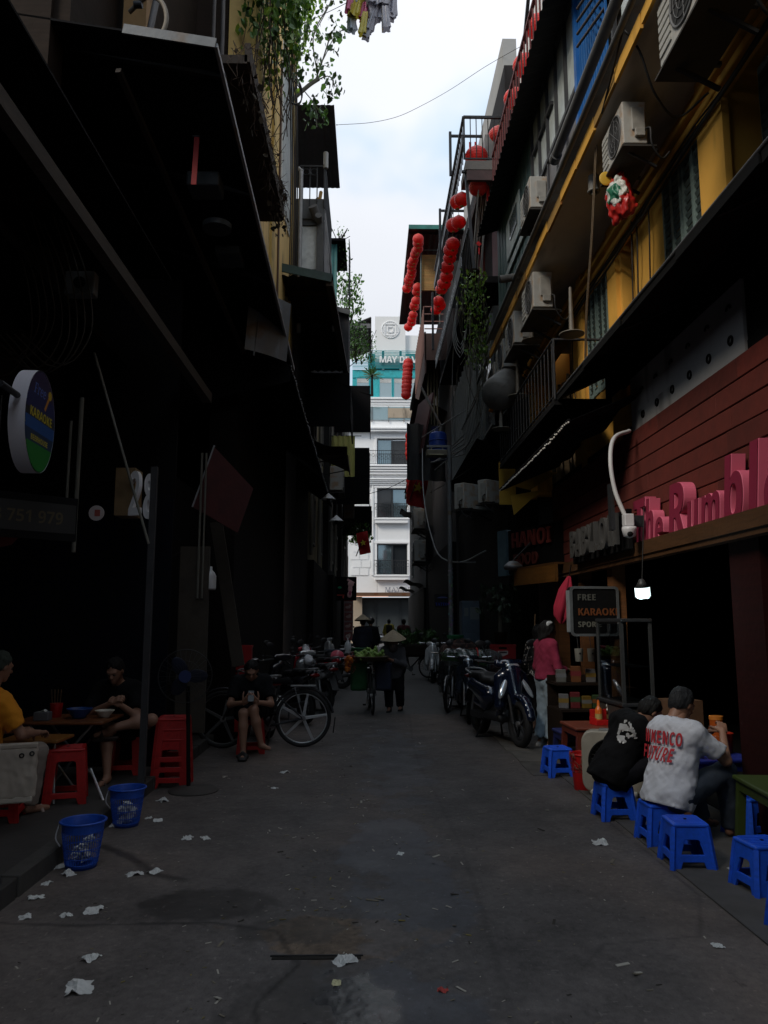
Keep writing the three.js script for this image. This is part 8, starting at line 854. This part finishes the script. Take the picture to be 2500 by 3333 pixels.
{
  const c = thing('metal_cabinet', 'tall blue-grey metal cabinet with louvres and notices, right side', 'cabinet', [2.47, 0, -19]); const m = dirty([0.1, 0.14, 0.19], 0.5, 'metal'); mesh('body', rbox(0.5, 2.1, 0.5, 0.02, 0, 1.07, 0), m, c); for (let i = 0; i < 4; i++) mesh('drawer_front', rbox(0.46, [0.72, 0.52, 0.38, 0.34][i], 0.02, 0.006, 0, [1.72, 1.08, 0.61, 0.23][i], 0.255), m, c); many('notice', [box(0.22, 0.3, 0.004, 0.06, 1.82, 0.268), box(0.1, 0.2, 0.004, -0.14, 1.85, 0.268)], M([0.2, 0.22, 0.22], 0.8), c);
  const br = thing('broom', 'long broom handle leaning against the shop posts, right side', 'broom', [2.5, 0, -12.2]); mesh('handle', bar([-0.06, 0.1, 0.1], [0.12, 1.75, -0.05], 0.013, 8), dirty([0.22, 0.13, 0.06], 0.7, 'wood'), br); mesh('bristles', lathe([[0.001, 0.2], [0.03, 0.2], [0.12, 0.0], [0.001, 0.0]], 14, -0.06, 0, 0.1), dirty([0.1, 0.08, 0.04], 0.9), br);
  const pl = thing('potted_plant', 'dark leafy pot plant standing on the red beer crates', 'plant', [2.3, 1.25, -13.7]); reseed(88); leaves(110, () => { const a = rnd() * 6.3; const r = Math.sqrt(rnd()) * 0.35; return [r * Math.cos(a), 0.35 + rr(0, 0.65), r * Math.sin(a)]; }, 0.08, 0.16).forEach((g, i) => mesh(['leaf_spray', 'leaf_cluster', 'young_leaves'][i], g, M([0.015, 0.03, 0.012], 0.6), pl).userData.kind = 'stuff'); mesh('stem', cyl(0.03, 0.04, 0.6, 0, 0.3, 0), dirty([0.1, 0.085, 0.06], 0.9), pl); mesh('pot', lathe([[0.001, 0], [0.09, 0], [0.13, 0.2], [0.11, 0.2], [0.001, 0.15]], 18), C.darkwood, pl);
  const rb = thing('red_bucket', 'red plastic bucket lined with a clear bag, right side', 'bucket', [2.12, 0, -7.85]); mesh('bucket', lathe([[0.001, 0], [0.1, 0], [0.13, 0.34], [0.122, 0.34], [0.095, 0.01], [0.001, 0.01]], 30), C.red, rb); mesh('rim', tor(0.13, 0.01, 0, 0.34, 0, PI / 2), C.red, rb); mesh('liner', blob([{ a: [0, 0.2, 0], b: [0, 0.32, 0], r: 0.125, s: 0.142 }], 0.012, 0.02, (d, x, y, z) => Math.max(Math.abs(d + 0.02 * fb3(x * 16, y * 10, z * 16, 3)) - 0.003, y - 0.37, 0.16 - y)), M([0.6, 0.2, 0.15], 0.15, { phys: 1, transmission: 0.7, thickness: 0 }), rb);
  const bf = thing('box_fan', 'cream coloured box fan with round dark grille behind the man in black', 'fan', [2.32, 0.02, -7.55], -0.35); mesh('case', (() => { const s = rrect(0.54, 0.54, 0.11), h = new THREE.Path(); h.absarc(0, 0, 0.222, 0, PI * 2, true); s.holes.push(h); const g = new THREE.ExtrudeGeometry(s, { depth: 0.14, bevelEnabled: true, bevelSize: 0.014, bevelThickness: 0.014, bevelSegments: 3, curveSegments: 24 }); return g.translate(0, 0.3, -0.07); })(), dirty([0.4, 0.37, 0.31], 0.5), bf); mesh('ring', tor(0.214, 0.012, 0, 0.3, 0.082, 0, 0, 0, 44, 8), C.black, bf); const sp = []; for (let i = 0; i < 30; i++) { const a = i / 30 * 2 * PI; sp.push(bar([0.05 * Math.cos(a), 0.3 + 0.05 * Math.sin(a), 0.085], [0.21 * Math.cos(a + 0.5), 0.3 + 0.21 * Math.sin(a + 0.5), 0.08], 0.0022, 4)); } mesh('grille', sp, M([0.06, 0.055, 0.05], 0.5), bf); mesh('hub', cyl(0.055, 0.055, 0.02, 0, 0.3, 0.085, PI / 2, 0, 0, 24), M([0.05, 0.05, 0.05], 0.4), bf); mesh('back', cyl(0.225, 0.225, 0.01, 0, 0.3, -0.06, PI / 2, 0, 0, 32), M([0.016, 0.014, 0.013], 0.8), bf); mesh('top_grip', rbox(0.2, 0.03, 0.1, 0.01, -0.02, 0.585, 0), dirty([0.2, 0.2, 0.2], 0.5), bf); many('foot', [sph(0.04, -0.18, 0.02, 0.06), sph(0.04, 0.18, 0.02, 0.06)], M([0.5, 0.48, 0.45], 0.5), bf);
}
// right tables
function table(label, pos, ry, w, d, h, m, lm) { const t = thing('plastic_table', label, 'table', pos, ry); mesh('top', rbox(w, 0.035, d, 0.014, 0, h - 0.018, 0), m, t); mesh('apron', [rbox(w - 0.05, 0.07, 0.016, 0.006, 0, h - 0.07, d / 2 - 0.03), rbox(w - 0.05, 0.07, 0.016, 0.006, 0, h - 0.07, -d / 2 + 0.03), rbox(0.016, 0.07, d - 0.08, 0.006, w / 2 - 0.03, h - 0.07, 0), rbox(0.016, 0.07, d - 0.08, 0.006, -w / 2 + 0.03, h - 0.07, 0)], lm ?? m, t); many('leg', [[1, 1], [1, -1], [-1, 1], [-1, -1]].map(([x, z]) => { const g = beam([x * (w / 2 - 0.02), 0, z * (d / 2 - 0.02)], [x * (w / 2 - 0.05), h - 0.03, z * (d / 2 - 0.05)], 0.055); return g; }), lm ?? m, t); return t; }
table('red-brown plastic table with a sauce caddy, behind the box fan', [2.55, 0.01, -8.75], 0.05, 0.72, 0.6, 0.5, dirty([0.2, 0.045, 0.022], 0.45), dirty([0.16, 0.03, 0.016], 0.45));
table('dark blue low frame table under the red-brown one', [2.5, 0.008, -9.3], 0.05, 0.6, 0.45, 0.36, M([0.014, 0.02, 0.1], 0.45));
table('low blue table in front of the two seated men', [2.92, 0.008, -6.75], 0.2, 0.62, 0.45, 0.5, M([0.03, 0.045, 0.3], 0.45, { map: T.cloth }));
table('olive green plastic table at the right edge', [3.0, 0.008, -5.45], -0.1, 0.74, 0.7, 0.52, M([0.045, 0.07, 0.012], 0.5, { map: T.cloth }));
{
  const bottle = (l, x, y, z, m, cap, s = 1, name = 'sauce_bottle', shape) => { const t = thing(name, l, 'bottle', [x, y, z]); t.scale.setScalar(s); mesh('body', lathe(shape ?? [[0.001, 0], [0.034, 0], [0.036, 0.01], [0.036, 0.12], [0.03, 0.145], [0.014, 0.17], [0.013, 0.185], [0.001, 0.185]], 20), m, t); mesh('cap', cyl(0.008, 0.016, 0.05, 0, 0.205, 0, 0, 0, 0, 12), cap, t); mesh('label', cyl(0.0368, 0.0368, 0.05, 0, 0.07, 0, 0, 0, 0, 20, true), M([0.4, 0.3, 0.1], 0.6), t); };
  const amber = M([0.5, 0.1, 0.015], 0.2, { phys: 1, transmission: 0.35, thickness: 0 }), orangeM = M([0.6, 0.13, 0.015], 0.35), dk = M([0.05, 0.02, 0.01], 0.2);
  const jar = thing('chili_jar', 'tall orange jar on the low blue table by the men', 'jar', [2.98, 0.51, -6.75]); mesh('jar', lathe([[0.001, 0], [0.07, 0], [0.075, 0.02], [0.07, 0.12], [0.055, 0.2], [0.055, 0.3], [0.05, 0.3], [0.001, 0.29]], 24), amber, jar); mesh('lid', cyl(0.058, 0.058, 0.03, 0, 0.31, 0, 0, 0, 0, 20), M([0.5, 0.16, 0.02], 0.5), jar); many('ring', [0.08, 0.16, 0.22].map((y) => tor(0.06, 0.006, 0, y, 0, PI / 2)), amber, jar);
  const c2 = thing('red_cup', 'red-orange plastic cup behind the tall orange jar', 'cup', [3.1, 0.51, -6.9]); mesh('cup', lathe([[0.001, 0], [0.07, 0], [0.085, 0.16], [0.08, 0.16], [0.065, 0.01], [0.001, 0.01]], 20), M([0.42, 0.03, 0.012], 0.4), c2); mesh('rim', tor(0.083, 0.005, 0, 0.16, 0, PI / 2), M([0.42, 0.03, 0.012], 0.4), c2);
  const dish = thing('small_dish', 'small dish in front of the tall orange jar', 'dish', [2.76, 0.51, -6.62]); mesh('dish', lathe([[0.001, 0], [0.03, 0], [0.055, 0.025], [0.05, 0.027], [0.001, 0.008]], 20), M([0.4, 0.36, 0.32], 0.4), dish); mesh('sauce', cyl(0.04, 0.04, 0.004, 0, 0.018, 0), dk, dish);
  const cd = thing('sauce_caddy', 'bright red plastic caddy on the red-brown table', 'caddy', [2.58, 0.51, -8.7], 0.2); many('side', [rbox(0.2, 0.16, 0.012, 0.005, -0.02, 0.08, -0.07), rbox(0.24, 0.06, 0.012, 0.005, 0, 0.03, 0.08), rbox(0.012, 0.08, 0.15, 0.005, -0.12, 0.04, 0), rbox(0.012, 0.08, 0.15, 0.005, 0.12, 0.04, 0)], C.red, cd); mesh('base', box(0.24, 0.01, 0.16, 0, 0.005, 0), C.red, cd);
  bottle('orange chili sauce bottle in the red caddy', 2.54, 0.52, -8.72, orangeM, orangeM, 1.1); bottle('brown sauce bottle with red cap beside the caddy', 2.72, 0.51, -8.6, dk, C.red, 1.1); bottle('dark fish sauce bottle behind the caddy', 2.68, 0.51, -8.85, dk, M([0.5, 0.5, 0.48], 0.5), 1.0);
  const cart = thing('food_cart', 'glass food cart with grey posts at the stall, right side', 'food cart', [2.86, 0, -8.75], 0.08); mesh('cabinet', rbox(0.36, 0.62, 0.7, 0.02, 0, 0.42, 0), dirty([0.05, 0.045, 0.04], 0.5, 'metal'), cart); mesh('counter', rbox(0.4, 0.04, 0.76, 0.01, 0, 0.75, 0), C.iron, cart); many('post', [[-0.16, 0.34], [0.16, 0.34], [-0.16, -0.34], [0.16, -0.34]].map(([x, z]) => box(0.035, 0.86, 0.035, x, 1.2, z)), dirty([0.045, 0.048, 0.05], 0.5), cart); mesh('roof', rbox(0.36, 0.04, 0.75, 0.01, 0, 1.65, 0), C.iron, cart); many('glass_pane', [box(0.28, 0.82, 0.006, 0, 1.2, 0.34), box(0.006, 0.82, 0.64, -0.16, 1.2, 0)], M([0.55, 0.6, 0.62], 0.0, { phys: 1, transmission: 1, thickness: 0 }), cart); mesh('shelf', box(0.3, 0.012, 0.62, 0, 1.15, 0), C.iron, cart); many('leg', [[-0.14, 0.3], [0.14, 0.3], [-0.14, -0.3], [0.14, -0.3]].map(([x, z]) => bar([x, 0.0, z], [x, 0.12, z], 0.03)), C.black, cart);
  const sh = thing('goods_rack', 'low dark goods shelf full of packets left of the food cart', 'shelf', [2.62, 0, -9.9], 0.1); mesh('shelf', [box(0.6, 0.03, 0.5, 0, 0.55, 0), box(0.6, 0.03, 0.5, 0, 0.86, -0.1), box(0.03, 0.85, 0.5, 0.3, 0.43, 0), box(0.03, 0.55, 0.5, -0.3, 0.28, 0)], C.darkwood, sh); mesh('back', box(0.6, 0.9, 0.02, 0, 0.5, -0.26), C.darkwood, sh);
  reseed(91); const cols = [[0.14, 0.14, 0.15], [0.14, 0.012, 0.016], [0.16, 0.1, 0.015], [0.025, 0.06, 0.02], [0.13, 0.13, 0.12], [0.15, 0.05, 0.01]], nm = ['pale grey', 'red', 'yellow', 'green', 'off-white', 'orange']; const posn = ['left end of the lower row', 'lower row next to the left end', 'middle of the lower row', 'right end of the lower row', 'left end of the upper row', 'middle of the upper row', 'right end of the upper row']; for (let i = 0; i < 7; i++) { const up = i > 3, x = 2.42 + (up ? (i - 4) * 0.19 : i * 0.14), y = up ? 0.875 : 0.565, hh = rr(0.13, 0.2), t = thing('packet', `${nm[i % 6]} packet at the ${posn[i]} of the goods shelf`, 'packet', [x, y, -9.8 - (up ? 0.1 : 0)], rr(-0.2, 0.2)); mesh('carton', rbox(0.12, hh, 0.09, 0.008, 0, hh / 2, 0), M(cols[i % 6], 0.5, { map: T.grime }), t); mesh('band', box(0.122, hh * 0.3, 0.092, 0, hh * 0.55, 0), M(cols[(i + 2) % 6], 0.5), t); }
  for (const [l, x, c] of [['left of two hanging pale cups above the goods shelf', 2.62, 0], ['right of two hanging pale cups above the goods shelf', 2.78, 0]]) { const t = thing('paper_cup', l, 'cup', [x, 1.14, -9.75]); mesh('cup', lathe([[0.001, 0], [0.045, 0], [0.055, 0.16], [0.05, 0.16], [0.04, 0.01], [0.001, 0.01]], 18), M([0.18, 0.18, 0.16], 0.6), t); mesh('dot', sph(0.012, 0, 0.1, 0.05), C.black, t); mesh('hook', bar([0, 0.16, -0.02], [0, 0.4, -0.1], 0.004), C.iron, t); }
  const pb = thing('cardboard_box', 'brown cardboard box on the floor beside the dark red door', 'box', [3.05, 0.02, -7.7], 0.2); mesh('carton', box(0.3, 0.28, 0.3, 0, 0.72, 0), dirty([0.11, 0.05, 0.02], 0.9), pb); mesh('base_box', box(0.4, 0.58, 0.34, 0, 0.29, 0), dirty([0.05, 0.03, 0.02], 0.9), pb);
}
// bar sign letters, small sign, board signs, camera, lit bulb
{
  const s = thing('bar_sign', 'pink raised letters reading The Rumble on the red planks', 'sign', [3.0, 2.4, -8.28], -PI / 2); const front = M([0.22, 0.01, 0.04], 0.7), sidec = M([0.62, 0.12, 0.2], 0.6); let x = 0; const L = [['T', 0.5, 0.95, 0], ['h', 0.44, 0.66, 0], ['e', 0.32, 0.9, 0], [' ', 0.3, 0.55, 0], ['R', 0.5, 1.0, 0], ['u', 0.38, 0.86, 0], ['m', 0.38, 0.8, 0], ['b', 0.5, 0.9, 0], ['l', 0.52, 1.1, 0], ['e', 0.38, 1.05, 0]];
  for (const [ch, size, wx, dy] of L) { if (ch !== ' ') { const g = glyph(ch, size, 0.11, 'sans', 0.004); g.scale(wx, 1.05, 1); g.applyMatrix4(new THREE.Matrix4().makeShear(0, 0, 0.16, 0, 0, 0)); g.translate(x, dy + 0.11 * x * 0.0, 0.03); const l = mesh('letter', [g], sidec, s); const f = glyph(ch, size, 0.004, 'sans'); f.scale(wx, 1.05, 1); f.applyMatrix4(new THREE.Matrix4().makeShear(0, 0, 0.16, 0, 0, 0)); f.translate(x, dy, 0.148); mesh('face', f, front, l); } x += adv(ch, size) * wx + 0.015; }
  mesh('base_strip', box(2.9, 0.07, 0.12, 1.42, -0.02, 0.07), front, s);
  const b = thing('name_board', 'dark board with grey letters BABYLON left of the pink sign', 'sign', [2.72, 2.42, -10.35], -PI / 2); mesh('board', rbox(2.25, 0.44, 0.06, 0.01, 1.1, 0.2, -0.06), C.black, b); x = 0.1; for (const ch of 'BABYLON') { const g = glyph(ch, 0.32, 0.05); g.scale(0.95, 1.1, 1); mesh('letter', g.translate(x, 0.05, 0), dirty([0.06, 0.06, 0.06], 0.8), b); x += adv(ch, 0.32) * 0.98; }
  const f = thing('free_karaoke_sign', 'black rounded sign reading FREE KARAOKE SPORT with pale frame', 'sign', [2.72, 1.76, -9.35], 0.12); mesh('board', new THREE.ExtrudeGeometry(rrect(0.6, 0.58, 0.05), { depth: 0.09, bevelEnabled: true, bevelSize: 0.008, bevelThickness: 0.008, bevelSegments: 2 }).translate(0, 0, -0.09), C.black, f); const fr = rrect(0.62, 0.6, 0.055); fr.holes.push(new THREE.Path(rrect(0.56, 0.54, 0.04).getPoints(6))); mesh('frame', new THREE.ExtrudeGeometry(fr, { depth: 0.012, bevelEnabled: false }).translate(0, 0, 0.008), dirty([0.12, 0.13, 0.14], 0.5), f); mesh('side', box(0.012, 0.5, 0.09, -0.315, 0, -0.045), dirty([0.3, 0.33, 0.36], 0.4), f);
  for (const [txt, y, size, c] of [['FREE', 0.13, 0.075, [0.08, 0.08, 0.07]], ['KARAOKE', -0.05, 0.085, [0.14, 0.04, 0.008]], ['SPORT', -0.19, 0.065, [0.12, 0.12, 0.1]]]) { let q = -0.2; const row = sub('word', f); for (const ch of txt) { mesh('letter', glyph(ch, size, 0.008).translate(q - (ch ? 0.02 : 0), y, 0.009), M(c, 0.6), row); q += adv(ch, size) * 1.02; } }
  const rc = thing('red_umbrella', 'folded crimson cloth umbrella hanging behind the karaoke sign', 'umbrella', [2.56, 1.92, -10.1]); rc.scale.setScalar(0.76); const pts = []; mesh('cloth', (() => { const g = lathe([[0.001, 0.42], [0.03, 0.4], [0.12, 0.15], [0.15, -0.15], [0.13, -0.3], [0.03, -0.42], [0.001, -0.42]], 24), p = g.attributes.position; for (let i = 0; i < p.count; i++) { const a = Math.atan2(p.getZ(i), p.getX(i)), k = 1 + 0.22 * Math.cos(a * 6); p.setX(i, p.getX(i) * k); p.setZ(i, p.getZ(i) * k); } g.computeVertexNormals(); return g.rotateZ(-0.2); })(), cl([0.36, 0.012, 0.04]), rc); mesh('handle', bar([0.08, 0.4, 0], [0.12, 0.6, 0], 0.01), C.black, rc);
  const hs = thing('hanoi_sign', 'dark board with faint red lettering and a pale blue end panel, right side', 'sign', [2.45, 2.62, -13.2], -1.2); mesh('board', box(1.7, 0.75, 0.06, 0.7, 0.2, -0.05), C.black, hs); mesh('end_panel', box(0.3, 0.8, 0.1, -0.3, 0.2, -0.03), dirty([0.1, 0.16, 0.19], 0.6), hs); let hx = 0; for (const ch of 'HANOI') { mesh('letter', glyph(ch, 0.26, 0.03).translate(hx, 0.26, 0), M([0.16, 0.03, 0.025], 0.6), hs); hx += adv(ch, 0.26); } hx = 0.05; for (const ch of 'FOOD') { mesh('letter', glyph(ch, 0.2, 0.03).translate(hx, -0.05, 0), M([0.13, 0.03, 0.022], 0.6), hs); hx += adv(ch, 0.2); }
  const ov = thing('orange_valance', 'dull orange wooden canopy board at the corner of the bar, right side', 'canopy', [2.55, 2.34, -11.9], -1.35); mesh('board', box(1.5, 0.26, 0.05, 0, 0, 0), dirty([0.2, 0.085, 0.014], 0.6, 'wood'), ov); mesh('roof', box(1.5, 0.03, 0.5, 0, 0.14, -0.22), dirty([0.12, 0.05, 0.012], 0.6, 'wood'), ov);
  const tt = thing('tattoo_sign', 'small dim blue sign with lettering by the lamp pole', 'sign', [1.92, 2.16, -20.5]); mesh('board', box(0.42, 0.34, 0.05, 0, 0, 0), C.black, tt); mesh('print', plane(0.4, 0.32, 0, 0, 0.027), print(128, 96, (x) => { x.fillStyle = '#04060c'; x.fillRect(0, 0, 128, 96); x.fillStyle = '#5a60a0'; x.beginPath(); x.ellipse(64, 26, 44, 12, 0, PI, 0); x.fill(); x.fillStyle = '#1d3cc8'; x.font = 'bold 30px serif'; x.fillText('TATTOO', 2, 84); }), tt, true);
  const cc = thing('security_camera', 'white dome security camera on a bent white pipe over the bar', 'camera', [0, 0, 0]); mesh('pipe', tube([[2.9, 3.75, -8.35], [2.66, 3.62, -8.15], [2.56, 3.35, -8.0], [2.58, 3.0, -7.95], [2.66, 2.72, -7.9]], 0.024, 30, 8), M([0.5, 0.5, 0.5], 0.5), cc); mesh('housing', rbox(0.1, 0.13, 0.1, 0.012, 2.68, 2.68, -7.88), M([0.55, 0.55, 0.56], 0.4), cc); const dm = mesh('dome', lathe([[0.001, 0.05], [0.07, 0.05], [0.075, 0.02], [0.06, -0.05], [0.001, -0.07]], 24, 2.68, 2.56, -7.86), M([0.55, 0.55, 0.56], 0.4), cc); mesh('lens', sph(0.03, 2.67, 2.53, -7.81), C.black, dm); mesh('bracket', [box(0.04, 0.5, 0.1, 2.58, 2.85, -8.1), box(0.12, 0.12, 0.03, 2.8, 2.68, -7.95)], C.iron, cc);
  const lb = thing('light_bulb', 'lit white LED bulb hanging in the bar entrance', 'lamp', [2.52, 1.9, -7.1]); mesh('bulb', lathe([[0.001, -0.05], [0.05, -0.048], [0.068, -0.03], [0.068, 0.05], [0.001, 0.05]], 28, 0, 0, 0, 0.12, 0, 0.1), M([0.75, 0.9, 0.92], 0.4, { emissive: new THREE.Color(0.8, 1, 1), emissiveIntensity: 1.15 }), lb); mesh('collar', lathe([[0.001, 0.13], [0.02, 0.13], [0.035, 0.1], [0.066, 0.052], [0.001, 0.052]], 24, 0, 0, 0, 0.12, 0, 0.1), M([0.03, 0.03, 0.03], 0.5), lb); mesh('cord', bar([0, 0.13, 0], [0.05, 0.8, 0], 0.005), C.wire, lb);
  const pl = new THREE.PointLight(0xd8f4ff, 0.22, 0, 2); pl.position.set(2.52, 1.82, -7.1); pl.castShadow = true; scene.add(pl);
}
renderer.render(scene, camera);
